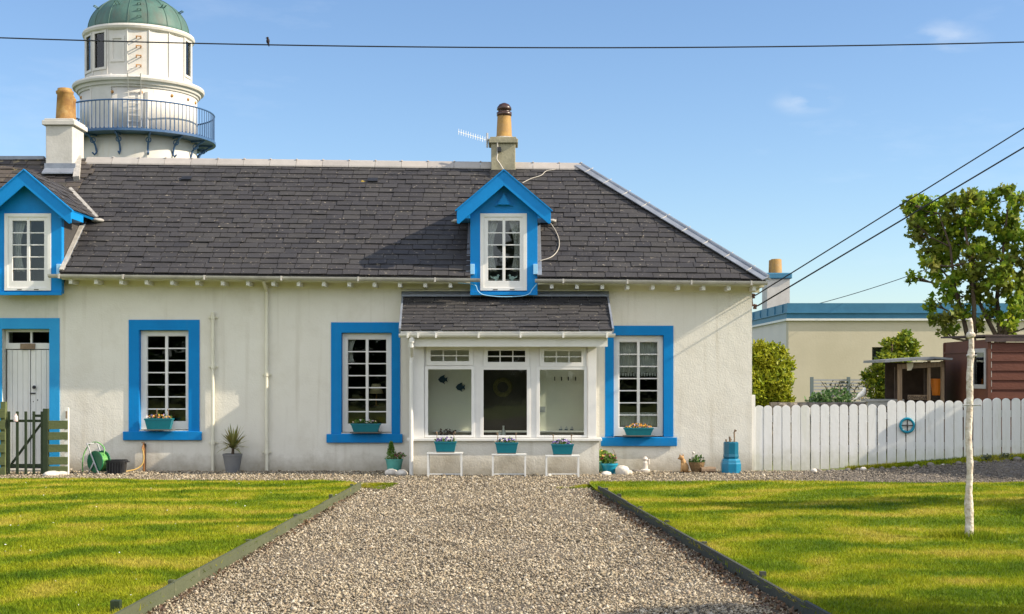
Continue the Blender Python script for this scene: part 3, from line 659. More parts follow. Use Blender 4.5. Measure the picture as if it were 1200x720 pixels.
# ================================================================== SLATED ROOFS
def clip_poly(poly, a, b, c):      # keep a*x+b*y<=c
    out = []; n = len(poly)
    for i in range(n):
        p, q = poly[i], poly[(i+1)%n]; dp = a*p[0]+b*p[1]-c; dq = a*q[0]+b*q[1]-c
        if dp <= 0: out.append(p)
        if (dp < 0 < dq) or (dq < 0 < dp):
            t = dp/(dp-dq); out.append((p[0]+(q[0]-p[0])*t, p[1]+(q[1]-p[1])*t))
    return out
def slates(mb, mp, nrm, convex, u0, u1, v1, ch, sw, th=.012, lift=.016, v0=0, rnd=.004):
    """mp(u,v)->Vector on the roof plane, convex = list of half-plane sets [(a,b,c),..]; every slate is an island"""
    nrm = Vector(nrm).normalized(); rows = int(math.ceil((v1-v0)/ch))
    for r in range(rows):
        va = v0+r*ch; vb = va+ch*1.25; off = (r%2)*sw/2+random.uniform(-.02,.02); u = u0-sw+off
        while u < u1:
            wdt = sw*random.uniform(.86,1.12); a, b = u+.0042, u+wdt-.0042; u += wdt
            dv = random.uniform(-rnd, rnd); dl = random.uniform(0, .009); tl = random.uniform(-.006,.006)
            for hp in convex:
                P = [(a, va+dv), (b, va+dv), (b, min(vb, v1)), (a, min(vb, v1))]
                for h in hp:
                    P = clip_poly(P, *h)
                    if len(P) < 3: break
                if len(P) < 3: continue
                top = []; bot = []
                for (pu, pv) in P:
                    t = (pv-va)/ch; hgt = lift*(1.25-t)/1.25+dl+tl*(pu-a)/sw+th
                    q = mp(pu, pv); top.append(q+nrm*hgt); bot.append(q+nrm*(hgt-th))
                k = len(P); fs = [tuple(range(k)), tuple(range(2*k-1, k-1, -1))]
                for i in range(k): j = (i+1)%k; fs.append((i, i+k, j+k, j))
                mb.add(top+bot, fs)
    return mb

# ================================================================== COTTAGE
Y0 = YW; WX0 = -7.09; WX1 = 3.75
EY = 20.98; RY = 23.7; BY = 26.42
def eaveZ(x): return 3.072-(x+7)*.0100
def ridgeZ(x): return 5.205-(x+7.4)*.0120
RX = PX(680, RY); CX = 3.90
cot = thing('cottage', (-1.67, Y0, 0), 'long low white cottage with slate roof, blue window surrounds and a front porch', 'cottage')
WINS = [  # opening px x0,x1,y0,y1 ; surround outer ; sill ; glass
 dict(op=(163,221,387,504), so=(151,234,375,506), sill=(145,237,505,516), gl=(171,216,394,494)),
 dict(op=(400,459,390,507), so=(388,469,378,509), sill=(383,472,508,519), gl=(407,452,398,497)),
 dict(op=(719,778,393,512), so=(709,789,382,512), sill=(704,793,512,523), gl=(726.5,771,401,501)),
]
def wpx(r, Y=Y0): return (PX(r[0],Y), PX(r[1],Y), PZ(r[3],Y), PZ(r[2],Y))
holes = []
for W in WINS:
    a = wpx(W['op']); holes.append((a[0]-.004, a[1]+.004, a[2]-.004, a[3]+.004))
DX0, DX1 = PX(562,Y0), PX(621,Y0)
holes.append((DX0, DX1, .06, 2.12))
mb = MB(); mb.plate(WX0, WX1, -.2, 3.0, holes, Y0, Y0+.45)
# subdivide feel is left to the bump; right and back walls
mb.box(WX1-.45, WX1, Y0+.45, BY-.35, -.2, 2.95); mb.box(WX0, WX1, BY-.35, BY-.05, -.2, 3.0)
mb.build('wall', M['wall'], cot)
# shallow plinth splash and quoin lip on the right corner
for i, W in enumerate(WINS):
    o = wpx(W['op']); s = wpx(W['so']); gsl = wpx(W['gl']); si = wpx(W['sill'])
    mb = MB().plate(s[0], s[1], s[2]-.001, s[3], [(o[0], o[1], s[2]-1, o[3])], Y0-.014, Y0+.003)
    # painted reveal lining
    mb.box(o[0]-.003, o[0]+.004, Y0+.0035, Y0+.13, o[2], o[3]).box(o[1]-.004, o[1]+.003, Y0+.0035, Y0+.13, o[2], o[3]).box(o[0]+.0045, o[1]-.0045, Y0+.0035, Y0+.13, o[3]-.004, o[3]+.003)
    mb.build('window_surround', M['blue'], cot)
    MB().prism([(si[0],si[2]),(si[1],si[2]),(si[1],si[3]-.01),(si[0],si[3]-.01)], Y0-.055, Y0-.0145).prism([(o[0]+.005,si[3]-.03),(o[1]-.005,si[3]-.03),(o[1]-.005,si[3]-.004),(o[0]+.005,si[3]-.004)], Y0-.0142, Y0+.14).build('sill', M['blue'], cot, bevel=.008)
    fy = Y0+.115; fr = MB().plate(o[0]+.006, o[1]-.006, o[2]+.004, o[3]-.005, [(gsl[0]-.012, gsl[1]+.012, gsl[2]-.012, gsl[3]+.012)], fy-.035, fy+.05)
    fo = fr.build('window', M['upvc'], cot, bevel=.004)
    cxm = (gsl[0]+gsl[1])/2
    sb = MB().plate(gsl[0]-.0115, gsl[1]+.0115, gsl[2]-.0115, gsl[3]+.0115, [(gsl[0]+.0, cxm-.022, gsl[2], gsl[3]), (cxm+.022, gsl[1], gsl[2], gsl[3])], fy-.028, fy+.03)
    sb.build('sash', M['upvc'], fo, bevel=.003)
    mt = MB(); rows = 7
    for k in range(1, rows):
        z = gsl[2]+(gsl[3]-gsl[2])*k/rows
        mt.box(gsl[0], cxm-.022, fy-.02, fy+.012, z-.009, z+.009); mt.box(cxm+.022, gsl[1], fy-.02, fy+.012, z-.009, z+.009)
    mt.build('glazing_bars', M['upvc'], fo)
    MB().box(gsl[0]-.001, gsl[1]+.001, fy-.002, fy+.004, gsl[2]-.001, gsl[3]+.001).build('pane', M['glass'], fo)
    MB().box(cxm-.02, cxm+.02, fy-.038, fy-.034, o[3]-.035, o[3]-.025).box(o[0]+.12, o[1]-.12, fy-.0385, fy-.0352, o[3]-.03, o[3]-.018).build('trickle_vent', M['cream'], fo)
# curtains
def curtain(x0, x1, z0, z1, y, m, parent, folds=7, gather=0, name='curtain', amp=.018):
    n = folds*6; V = []; Fa = []; rows = 10
    for j in range(rows+1):
        t = j/rows
        for i in range(n+1):
            u = i/n; x = x0+(x1-x0)*u; g_ = gather*math.sin(t*PI*.9)
            x = x+(x0-x)*g_ if gather >= 0 else x+(x1-x)*(-g_)
            V.append((x, y+amp*math.sin(u*folds*2*PI+t)*(.6+.4*t), z1+(z0-z1)*t+.008*math.sin(u*folds*PI)*t))
    for j in range(rows):
        for i in range(n): a = j*(n+1)+i; Fa.append((a, a+n+1, a+n+2, a+1))
    mb = MB(); mb.v = V; mb.f = Fa; o = mb.build(name, m, parent, smooth=True); so_ = o.modifiers.new('t','SOLIDIFY'); so_.thickness = .003; return o
w2 = wpx(WINS[1]['gl']); curtain(w2[0], w2[0]+.11, w2[3]-.36, w2[3], Y0+.2, M['curtain'], cot, 3, .5)
w3 = wpx(WINS[2]['gl'])
curtain(w3[0]-.02, w3[1]+.02, PZ(437,Y0), w3[3]+.02, Y0+.20, M['blind'], cot, 12, 0, amp=.010)
mb = MB(); nx = 14
for k in range(nx):
    x = w3[0]+(w3[1]-w3[0])*(k+.5)/nx; mb.prism([(x-.018,PZ(437,Y0)),(x-.012,PZ(441,Y0)),(x+.012,PZ(441,Y0)),(x+.018,PZ(437,Y0))], Y0+.198, Y0+.203)
mb.build('curtain_fringe', M['blind'], cot)
curtain(w3[0]-.02, w3[1]+.02, w3[2], PZ(484,Y0), Y0+.22, M['blind'], cot, 9, 0, amp=.010)
# rooms behind the windows
def room(x0, x1, y0, y1, z0, z1, m, parent, wall_t=.02):
    mb = MB(); mb.box(x0-.02, x1+.02, y1, y1+.02, z0, z1).box(x0-.02, x0, y0, y1-.001, z0, z1).box(x1, x1+.02, y0, y1-.001, z0, z1)
    mb.box(x0, x1, y0, y1-.001, z0-.02, z0-.001).box(x0, x1, y0, y1-.001, z1+.001, z1+.02); return mb.build('room', m, parent)
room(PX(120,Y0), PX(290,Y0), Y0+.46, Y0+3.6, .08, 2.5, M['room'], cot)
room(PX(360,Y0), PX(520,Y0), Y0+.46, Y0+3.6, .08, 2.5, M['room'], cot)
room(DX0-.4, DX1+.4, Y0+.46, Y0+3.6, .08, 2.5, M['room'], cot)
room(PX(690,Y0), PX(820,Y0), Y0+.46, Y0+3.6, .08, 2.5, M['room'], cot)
# things glimpsed in window 2: a pale lamp
lt = thing('table_lamp', (PX(441,Y0+1), Y0+1.0, 1.0), 'small cream lamp seen through the window left of the porch', 'lamp')
MB().lathe(lt.location.x, lt.location.y, [(.05,1.0),(.015,1.02),(.012,1.2)], 12).build('stand', M['pot'], lt)
MB().lathe(lt.location.x, lt.location.y, [(.12,1.2),(.07,1.36)], 16).build('lamp_shade', pm('cream_shade', (.75,.62,.35), rough=.8), lt, smooth=True)
MB().box(PX(425,Y0+1), PX(460,Y0+1), Y0+.8, Y0+1.3, .95, 1.0).box(PX(430,Y0+1), PX(433,Y0+1), Y0+.9, Y0+1.1, .08, .95).build('sideboard', M['darkwood'], cot)

# --- roof slates
DC = PX(590.5, 21.1); DHW = .515           # middle dormer
def mpF(x, v):
    t = v/SL; e = Vector((x, EY, eaveZ(x))); r_ = Vector((x, RY, ridgeZ(x))); return e.lerp(r_, t)
SL = math.hypot(RY-EY, 2.14); nF = Vector((0, -2.14, RY-EY)).normalized()
XL = -7.42
hipc = (SL, (CX-RX), CX*SL)                 # SL*u+(CX-RX)*v<=CX*SL
tcut = .50*SL
NC = PX(33.5, 21.1); A0_ = [(-1,0,-XL),(1,0,NC+DHW),(0,-1,-tcut)]
A = [(-1,0,-(NC+DHW)),(1,0,DC-DHW-.0), hipc]; Cc = [(-1,0,-(DC+DHW)), hipc]; B = [(-1,0,-(DC-DHW)),(1,0,DC+DHW),(0,-1,-tcut)]
mb = slates(MB(), mpF, nF, [A0_, A, B, Cc], XL, CX, SL, SL/23.5, .27)
mb.build('roof', M['slate'], cot)
# under-boarding (keeps light out), hip end and rear slope
def slab(mb, pts, th, nrm):
    nrm = Vector(nrm).normalized(); k = len(pts); top = [Vector(p)-nrm*.004 for p in pts]; bot = [p-nrm*th for p in top]
    mb.add(top+bot, [tuple(range(k)), tuple(range(2*k-1,k-1,-1))]+[(i, i+k, (i+1)%k+k, (i+1)%k) for i in range(k)])
mb = MB()
slab(mb, [mpF(NC+DHW,0), mpF(DC-DHW,0), mpF(DC-DHW,tcut), mpF(DC-DHW,SL), mpF(NC+DHW,SL)], .05, nF)
slab(mb, [mpF(XL,tcut), mpF(NC+DHW,tcut), mpF(NC+DHW,SL), mpF(XL,SL)], .05, nF)
slab(mb, [mpF(DC-DHW,tcut), mpF(DC+DHW,tcut), mpF(DC+DHW,SL), mpF(DC-DHW,SL)], .05, nF)
slab(mb, [mpF(DC+DHW,0), mpF(CX,0), mpF(RX,SL), mpF(DC+DHW,SL)], .05, nF)
bk = lambda x, y, z: Vector((x,y,z))
slab(mb, [bk(CX,BY,eaveZ(CX)), bk(XL,BY,eaveZ(XL)), bk(XL,RY+.001,ridgeZ(XL)), bk(RX,RY+.001,ridgeZ(RX))], .05, (0,2.14,2.72))
slab(mb, [bk(CX,EY,eaveZ(CX)), bk(CX,BY,eaveZ(CX)), bk(RX,RY,ridgeZ(RX))], .05, (2.14,0,2.7))
mb.build('roof_boarding', M['slate'], cot)
# hip-end slates
SH = math.hypot(CX-RX, 2.14); nH = Vector((2.14,0,CX-RX))
def mpH(u, v): t = v/SH; return Vector((CX+(RX-CX)*t, EY+u, eaveZ(CX)+(ridgeZ(RX)-eaveZ(CX))*t))
Wd = BY-EY; hl = [(-1, (RY-EY)/SH, 0), (1, (BY-RY)/SH, Wd)]
slates(MB(), mpH, nH, [hl], 0, Wd, SH, SH/23.5, .27).build('roof', M['slate'], cot)
# ridge tiles
mb = MB(); x = XL+.05
while x < RX-.02:
    e = min(x+.455, RX+.02); zr = ridgeZ(x)+.03; zr2 = ridgeZ(e)+.03
    for (a, b, za) in ((x, e-.006, zr),):
        prof = [(-.13,-.085),(-.125,-.06),(-.045,.035),(0,.055),(.045,.035),(.125,-.06),(.13,-.085),(0,.03)]
        V = [(a, RY+p[0], zr+p[1]) for p in prof]+[(b, RY+p[0], zr2+p[1]) for p in prof]; k = len(prof)
        mb.add(V, [tuple(reversed(range(k))), tuple(range(k,2*k))]+[(i, (i+1)%k, (i+1)%k+k, i+k) for i in range(k)])
    mb.add([(e-.012,RY-.06,zr2+.045),(e+.012,RY-.06,zr2+.045),(e+.012,RY+.06,zr2+.045),(e-.012,RY+.06,zr2+.045),
            (e-.012,RY-.03,zr2+.064),(e+.012,RY-.03,zr2+.064),(e+.012,RY+.03,zr2+.064),(e-.012,RY+.03,zr2+.064)],
            [(0,3,2,1),(4,5,6,7),(0,1,5,4),(1,2,6,5),(2,3,7,6),(3,0,4,7)])
    x = e
mb.build('ridge_tiles', M['ridge'], cot)
# lead hip roll with clips
h0 = Vector((CX+.03, EY-.03, eaveZ(CX)+.02)); h1 = Vector((RX, RY, ridgeZ(RX)+.05)); hd = (h1-h0).normalized()
mb = MB(); fn = nF*.036; sn = nH.normalized()*.036; wf = hd.cross(nF).normalized(); 
if wf.x > 0: wf = -wf
ws = hd.cross(nH.normalized()).normalized()
if ws.y < 0: ws = -ws
for (wd, nn) in ((wf, nF*.032), (ws, nH.normalized()*.032)):
    a = [h0+nn*.4, h1+nn*.4]; mb.add([a[0], a[1], a[1]+wd*.13+nn*.3, a[0]+wd*.13+nn*.3, a[0]+nn*.5, a[1]+nn*.5, a[1]+wd*.13+nn*.8, a[0]+wd*.13+nn*.8],
           [(0,3,2,1),(4,5,6,7),(0,1,5,4),(1,2,6,5),(2,3,7,6),(3,0,4,7)])
mb.tube([h0+Vector((0,0,.035)), h1+Vector((0,0,.02))], .032, 8)
mb.build('hip_flashing', M['lead'], cot, fixn=True)
h0b = mpF(CX,0)
for sx in (-1,1): mb = mb
mb = MB()
for k in range(9):
    p = h0.lerp(h1, .07+k*.108)+Vector((0,0,.038)); mb.beam(p+wf*.15+nF*.0, p+Vector((.03,.02,.03)), .018, .012)
mb.build('hip_clips', M['gutter'], cot)
# gutter, fascia, rafter ends
def gutter_piece(mb, xa, xb, y, zf, r=.055):
    n = 9; ring = [(y+r*math.cos(PI+PI*i/(n-1)), r*math.sin(PI+PI*i/(n-1))) for i in range(n)]+[(y+(r-.008)*math.cos(2*PI-PI*i/(n-1)), (r-.008)*math.sin(2*PI-PI*i/(n-1))) for i in range(n)]
    V = []; k = len(ring)
    for x in (xa, xb): V += [(x, q[0], zf(x)+q[1]) for q in ring]
    mb.add(V, [(i, (i+1)%k, (i+1)%k+k, i+k) for i in range(k)]+[tuple(reversed(range(k))), tuple(range(k,2*k))])
gz = lambda x: eaveZ(x)-.025
GYY = 20.925
mb = MB(); gutter_piece(mb, PX(57,GYY), PX(563,GYY), GYY, gz); gutter_piece(mb, PX(627,GYY), PX(899,GYY), GYY, gz)
for px in (70,145,240,330,420,510,660,735,810,880):
    x = PX(px,GYY); mb.box(x-.012, x+.012, GYY-.062, GYY+.05, gz(x)-.062, gz(x)+.006)
mb.build('gutter', M['gutter'], cot, fixn=True)
mb = MB()
for (a, b) in ((PX(74,21.1), PX(551,21.1)), (PX(630,21.1), PX(893,21.1))):
    mb.add([(a,21.03,gz(a)-.075),(b,21.03,gz(b)-.075),(b,21.05,gz(b)-.075),(a,21.05,gz(a)-.075),(a,21.03,gz(a)+.01),(b,21.03,gz(b)+.01),(b,21.05,gz(b)+.01),(a,21.05,gz(a)+.01)],
           [(0,3,2,1),(4,5,6,7),(0,1,5,4),(1,2,6,5),(2,3,7,6),(3,0,4,7)])
    mb.add([(a,21.052,gz(a)-.02),(b,21.052,gz(b)-.02),(b,Y0+.05,gz(b)-.02),(a,Y0+.05,gz(a)-.02),(a,21.052,gz(a)-.005),(b,21.052,gz(b)-.005),(b,Y0+.05,gz(b)-.005),(a,Y0+.05,gz(a)-.005)],
           [(0,3,2,1),(4,5,6,7),(0,1,5,4),(1,2,6,5),(2,3,7,6),(3,0,4,7)])
    mb.add([(a,Y0-.015,gz(a)-.15),(b,Y0-.015,gz(b)-.15),(b,Y0-.002,gz(b)-.15),(a,Y0-.002,gz(a)-.15),(a,Y0-.015,gz(a)-.021),(b,Y0-.015,gz(b)-.021),(b,Y0-.002,gz(b)-.021),(a,Y0-.002,gz(a)-.021)],
           [(0,3,2,1),(4,5,6,7),(0,1,5,4),(1,2,6,5),(2,3,7,6),(3,0,4,7)])
# eaves return on the gable end
mb.box(WX1+.004, CX-.01, 21.06, BY-.1, gz(CX)-.075, gz(CX)-.02)
mb.build('fascia', M['cream'], cot)
mb = MB(); gutter_piece(mb, 0, 1, 0, lambda x: 0)
px = 84
while px < 886:
    if not (545 < px < 637):
        x = PX(px, 21.05); MB().box(x-.027, x+.027, 20.99, 21.029, gz(x)-.135, gz(x)-.05).box(x-.027, x+.027, 21.0295, Y0-.016, gz(x)-.135, gz(x)-.077).build('rafter_end', M['white'], cot)
    px += 29.6
# down pipes
def downpipe(px, ytop, ybot, Y, r, collars, parent, m, off=None):
    x = PX(px, Y); zt = PZ(ytop, Y); pts = [(x,Y,0.01),(x,Y,zt)]
    if off: pts = [(x,Y,0.01),(x,Y,zt-.16),(x+off[0]*.5,Y+off[1]*.5,zt-.08),(x+off[0],Y+off[1],zt)]
    mb = MB().tube(pts, r, 12)
    for c in collars:
        z = PZ(c, Y); mb.lathe(x, Y, [(r+.002,z-.03),(r+.010,z-.028),(r+.010,z+.028),(r+.002,z+.03)], 12).box(x-.07, x+.07, Y+.02, Y+.035, z-.012, z+.012)
    return mb.build('downpipe', m, parent, smooth=False)
downpipe(249.5, 366, 552, Y0-.045, .024, [372,430,519], cot, M['cream'])
downpipe(312.5, 330, 552, Y0-.045, .026, [336,439,530], cot, M['cream'], (0,-.30))
# roof vents, lichen patch and scar lines
for (px, py) in ((219,212),(437,214)):
    t = (HZ-py); 
    # find v on the roof plane where it projects to this pixel
    best = min([v*SL/400 for v in range(401)], key=lambda v: abs((HZ-py)-(mpF(PX(px,22.5),v).z-EYE)*F/mpF(0,v).y))
    q = mpF(PX(px, mpF(0,best).y), best)
    mb = MB().add([q+nF*.03+Vector((sx*.085,0,0))+Vector((0,.04,.032))*sy for sx, sy in ((-1,-1),(1,-1),(1,1),(-1,1))]+[q+nF*.06+Vector((sx*.085,0,0))+Vector((0,.04,.032))*sy for sx, sy in ((-1,-1),(1,-1),(1,1),(-1,1))],
            [(0,3,2,1),(4,5,6,7),(0,1,5,4),(1,2,6,5),(2,3,7,6),(3,0,4,7)])
    mb.build('roof_vent', M['black'], cot)
    if px > 400:
        q2 = q+Vector((-.17,0,-.02))+nF*.036; mb = MB(); k = 14
        ring = [q2+Vector((math.cos(a)*.08*random.uniform(.5,1.1), 0, 0))+Vector((0,.5,.4)).normalized()*math.sin(a)*.05*random.uniform(.5,1.1) for a in [2*PI*i/k for i in range(k)]]
        mb.add(ring+[q2+nF*.012], [(i,(i+1)%k,k) for i in range(k)]); mb.build('moss_patch', pm('mustard_moss', (.36,.24,.03), (.22,.17,.04), ns=30, rough=1), cot)

# ---------- dormer
def dormer(cx, parent, dy=0, X=None):
    """all offsets in metres relative to centre cx on plane Y=21.1; dy lifts it"""
    yf = 21.10; k = yf/F
    zt = lambda py: PZ(py, yf)+dy
    ox0, ox1 = cx-.345, cx+.335                   # window opening
    face = MB()
    hw = DHW
    zap0 = PZ(199.5, 20.90)+dy; zw = zap0-.06-hw*.845; zb = zt(344)
    apz = zt(203); 
    # face plate with the window hole and gable above
    face.plate(cx-hw, cx+hw, zb, zw, [(ox0, ox1, zt(340), zt(252))], yf, yf+.10)
    face.prism([(cx-hw, zw+.0005),(cx+hw, zw+.0005),(cx, zw+.0005+hw*.845)], yf+.0, yf+.10)
    D = face.build('dormer', M['blue_wood'], parent)
    # outer pilaster strips and lintel board standing proud
    mb = MB().box(cx-hw-.004, ox0-.02, yf-.022, yf-.001, zb+.02, zt(247)).box(ox1+.02, cx+hw+.004, yf-.022, yf-.001, zb+.02, zt(247)).box(cx-hw-.004, cx+hw+.004, yf-.05, yf-.001, zb-.03, zb+.019)
    mb.build('trim', M['blue_wood'], D, bevel=.003)
    return D, yf, zt, ox0, ox1
def full_dormer(cx, parent, tri=True, roofz=None, curt=0, pale=True):
    D, yf, zt, ox0, ox1 = dormer(cx, parent); hw = DHW
    # window
    z0, z1 = zt(340), zt(252); g0, g1, gz0, gz1 = cx-.245, cx+.245, zt(329.5), zt(259)
    fr = MB().plate(ox0+.003, ox1-.003, z0+.003, z1-.003, [(g0,cx-.022,gz0,gz1),(cx+.022,g1,gz0,gz1)], yf-.015, yf+.06)
    fr.plate(ox0-.02, ox1+.02, z0-.012, z1+.02, [(ox0+.035, ox1-.035, z0+.035, z1-.035)], yf-.03, yf-.0155)
    fo = fr.build('window_frame', M['upvc'], D, bevel=.003)
    mt = MB()
    for k in range(1,5):
        z = gz0+(gz1-gz0)*k/5; mt.box(g0, cx-.022, yf-.005, yf+.02, z-.008, z+.008); mt.box(cx+.022, g1, yf-.005, yf+.02, z-.008, z+.008)
    mt.build('glazing_bars', M['upvc'], D)
    MB().box(g0-.001, g1+.001, yf+.01, yf+.016, gz0-.001, gz1+.001).build('pane', M['glass'], D)
    mb = MB()
    for x in (cx-.13, cx+.13): mb.box(x-.035, x+.035, yf-.034, yf-.0305, z0-.002, z0+.012)
    mb.build('drain_covers', M['tray'], D)
    MB().box(cx-.012, cx+.012, yf-.02, yf-.0155, gz1+.02, gz1+.05).build('vent_clip', M['cream'], D)
    # triangle relief
    if tri:
        def T(s): return [(cx-.112*s, zt(241)-(s-1)*.03), (cx+.112*s, zt(241)-(s-1)*.03), (cx, zt(227)+(s-1)*.09)]
        MB().prism(T(1.3), yf-.022, yf-.001).prism(T(.86), yf-.075, yf-.0225).build('triangle_relief', M['blue_wood'], D, bevel=.003)
    # roof of dormer
    yb = 20.90; s_ = .845; zap = PZ(199.5, yb); bw = .215; ro = .72   # half-span of roof incl. overhang
    def barge(sg, th0, th1, lo, hi):
        return [(cx, zap-lo), (cx+sg*ro, zap-lo-ro*s_), (cx+sg*ro, zap-hi-ro*s_), (cx, zap-hi)]
    for sg in (-1,1):
        MB().prism([(cx, zap),(cx+sg*ro, zap-ro*s_),(cx+sg*ro, zap-ro*s_-bw*.93),(cx+sg*(ro-.03), zap-ro*s_-bw),(cx, zap-bw-.02)], yb, yb+.03).build('bargeboard', M['blue_wood'], D, bevel=.003)
        MB().prism([(cx, zap+.016),(cx+sg*(ro+.025), zap+.016-(ro+.025)*s_),(cx+sg*(ro+.025), zap-.004-(ro+.025)*s_),(cx, zap-.004)], yb-.02, yb+.05).build('verge_strip', M['blue_pale'] if False else M['blue_wood'], D)
    # slated slopes back to main roof
    ybk = EY+(zap-eaveZ(cx))/(2.14/2.72)+.05
    for sg in (-1,1):
        def mpd(u, v, sg=sg): 
            c = math.hypot(1, s_); return Vector((cx+sg*(ro-v/c), yb+.05+u, zap-ro*s_+v/c*s_))
        Ls = ro*math.hypot(1, s_); nn = Vector((sg*s_, 0, 1))
        # clip away beyond main roof: keep y <= where zap-level meets
        zz0 = zap-ro*s_; m_ = 2.14/2.72
        # main roof z at y: eaveZ+ (y-EY)*m_ ; need z_d >= z_main-0.05 -> zz0+v*cz >= eaveZ-.05+(yb+.05+u-EY)*m_
        cz = s_/math.hypot(1, s_); lim = zz0-(eaveZ(cx)-.06)-(yb+.05-EY)*m_
        slates(MB(), mpd, nn, [[(m_, -cz, lim), (-1,0,0)]], 0, 3.0, Ls, .15, .24, lift=.012).build('roof_slates', M['slate'], D)
        # boarding: solid triangular slab
        pts = [(0,0),(max(.05,lim/m_),0),((lim+cz*Ls)/m_,Ls),(0,Ls)]
        sb = MB(); slab(sb, [mpd(*p) for p in pts], .03, nn); sb.build('soffit', M['blue_wood'], D, fixn=True)
        # cheek wall (slate hung)
        xw = cx+sg*hw; zc = zap-(hw)*s_-.02
        yend = EY+(zc-eaveZ(cx))/m_+.1
        ck = MB().prism([(yf+.002, eaveZ(cx)-.15),(yf+.002, zc),(yend, zc),(yf+.12, eaveZ(cx)-.15)], min(xw-sg*.07,xw-sg*.002), max(xw-sg*.07,xw-sg*.002), ax='x'); ck.build('cheek', M['slate'], D, fixn=True)
        # eaves gutter box under the overhang (blue), running back to the roof
        zg = zap-ro*s_; x0, x1 = sorted((cx+sg*(hw+.004), cx+sg*(ro-.015)))
        MB().box(x0, x1, yb+.032, yb+.032+.62, zg-.125, zg-.015).build('eaves_box', M['blue_wood'], D)
        # lead apron flashing where it meets the slates
        q = Vector((cx+sg*(ro+.04), 0, 0)); zl = zg-.045; yl = EY+(zl-eaveZ(cx))/m_
        MB().blob((q.x, yl-.03, zl+.02), (.10,.10,.035), 10, 6, .15).build('flashing', M['mortar'], D, smooth=True)
        fl = MB().beam((xw+sg*.035, EY+.02, eaveZ(cx)+.035), (xw+sg*.035, yend-.12, zc+.02), .07, .02, up=nF); fl.build('flashing', M['lead'], D)
        # pale outlet box at the foot of the pilaster
        MB().box(cx+sg*(hw-.03)-.032, cx+sg*(hw-.03)+.032, yf-.075, yf-.023, zt(322), zt(310)).build('outlet_box', M['blue_pale'], D, bevel=.004)
    # lead saddle
    # room behind
    room(cx-.42, cx+.42, yf+.105, yf+1.4, zt(343), zt(246), M['room_l'], D)
    if curt:
        curtain(g0-.03, g0+.17, gz0+.16, gz1+.02, yf+.14, M['curtain'], D, 4, .45)
        if curt > 1: curtain(g1-.17, g1+.03, gz0+.16, gz1+.02, yf+.14, M['curtain'], D, 4, -.45)
    return D, yf, zt
D1, yf, zt = full_dormer(DC, cot, True, curt=2)
# two pale bird silhouettes on the dormer window sill
for (px, fl, lab) in ((581,1,'small pale dove ornament at the left behind the porch dormer window'), (600,-1,'small pale dove ornament at the right behind the porch dormer window')):
    x = PX(px, yf+.08); z = zt(329)+.0; mb = MB()
    mb.blob((x,0,z+.045),(.048,.012,.028),10,6).blob((x+fl*.035,0,z+.085),(.018,.011,.018),8,6).tube([(x+fl*.03,0,z+.055),(x+fl*.035,0,z+.085)],.014,6)
    mb.prism([(x-fl*.03,z+.05),(x-fl*.09,z+.085),(x-fl*.075,z+.05),(x-fl*.03,z+.03)],-.006,.006).prism([(x+fl*.05,z+.09),(x+fl*.07,z+.082),(x+fl*.05,z+.078)],-.004,.004).box(x-.012,x+.012,-.006,.006,z,z+.03)
    o = mb.build('dove_ornament', pm('pale_teal_ornament', (.62,.78,.76), rough=.6), org=(x,0,z), smooth=False); o.location = (x, yf+.08, z); tag(o, lab, 'ornament')

# ---------- chimneys
def chimney(px0, px1, ytop, Yf, depth, capy, m, parent, zbot, capm=None, over=3):
    x0, x1 = PX(px0,Yf), PX(px1,Yf); zt_ = PZ(ytop, Yf)
    c = MB().box(x0, x1, Yf, Yf+depth, zbot, zt_-.002).build('chimney', m, parent, bevel=.012)
    o = over*Yf/F; zc = PZ(capy, Yf)
    MB().box(x0-o, x1+o, Yf-o, Yf+depth+o, zt_, zc).box(x0-o*.4, x1+o*.4, Yf-o*.4, Yf+depth+o*.4, zc+.001, zc+.035).build('chimney_cap', capm or m, c, bevel=.01)
    return c, (x0+x1)/2, zc+.035
ch, cxx, zc = chimney(575.5, 604, 168, 23.45, .46, 163, M['stonech'], cot, 4.75)
pot = MB().lathe(cxx+.015, 23.68, [(.165,zc),(.165,zc+.03),(.135,zc+.05),(.118,zc+.40),(.112,zc+.43)], 24).build('chimney_pot', M['pot'], ch, smooth=True)
MB().lathe(cxx+.015, 23.68, [(.128,zc+.40),(.132,zc+.46),(.108,zc+.465),(.105,zc+.50),(.128,zc+.505),(.122,zc+.55),(.085,zc+.60),(.03,zc+.625),(0,zc+.63)], 24).build('cowl', M['cowl'], ch, smooth=True)
MB().lathe(cxx+.015, 23.68, [(.20,zc-.001),(.19,zc+.02),(.14,zc+.035)], 16).build('flaunching', M['mortar'], ch)
MB().box(PX(574,23.4)-.0, PX(605.5,23.4), 23.41, 23.449, PZ(205,23.4)-.25, PZ(199,23.4)).build('lead_apron', M['slate'], ch)
# aerial
ax_, az = PX(571,23.5), PZ(165,23.5)
ae = thing('tv_aerial', (ax_,23.5,az-.1), 'white toothed television aerial pointing left from the porch-side chimney', 'aerial')
MB().tube([(ax_,23.5,az-.12),(ax_,23.5,az+.13)], .018, 8).build('mast', M['galv'], ae)
MB().beam((ax_,23.5,az+.01),(ax_+.13,23.5,az-.02),.02,.02).build('clamp', M['iron'], ae)
a_, b_ = Vector((ax_,23.48,az+.0)), Vector((PX(537,23.2),23.2,PZ(154.5,23.2)))
MB().tube([a_, b_], .005, 6).build('boom', M['whitemetal'], ae)
mb = MB()
for k in range(12):
    p = a_.lerp(b_, (k+1)/12.2); mb.tube([p+Vector((0,-.03,-.055)), p+Vector((0,.03,.055))], .0035, 5)
mb.build('elements', M['whitemetal'], ae)
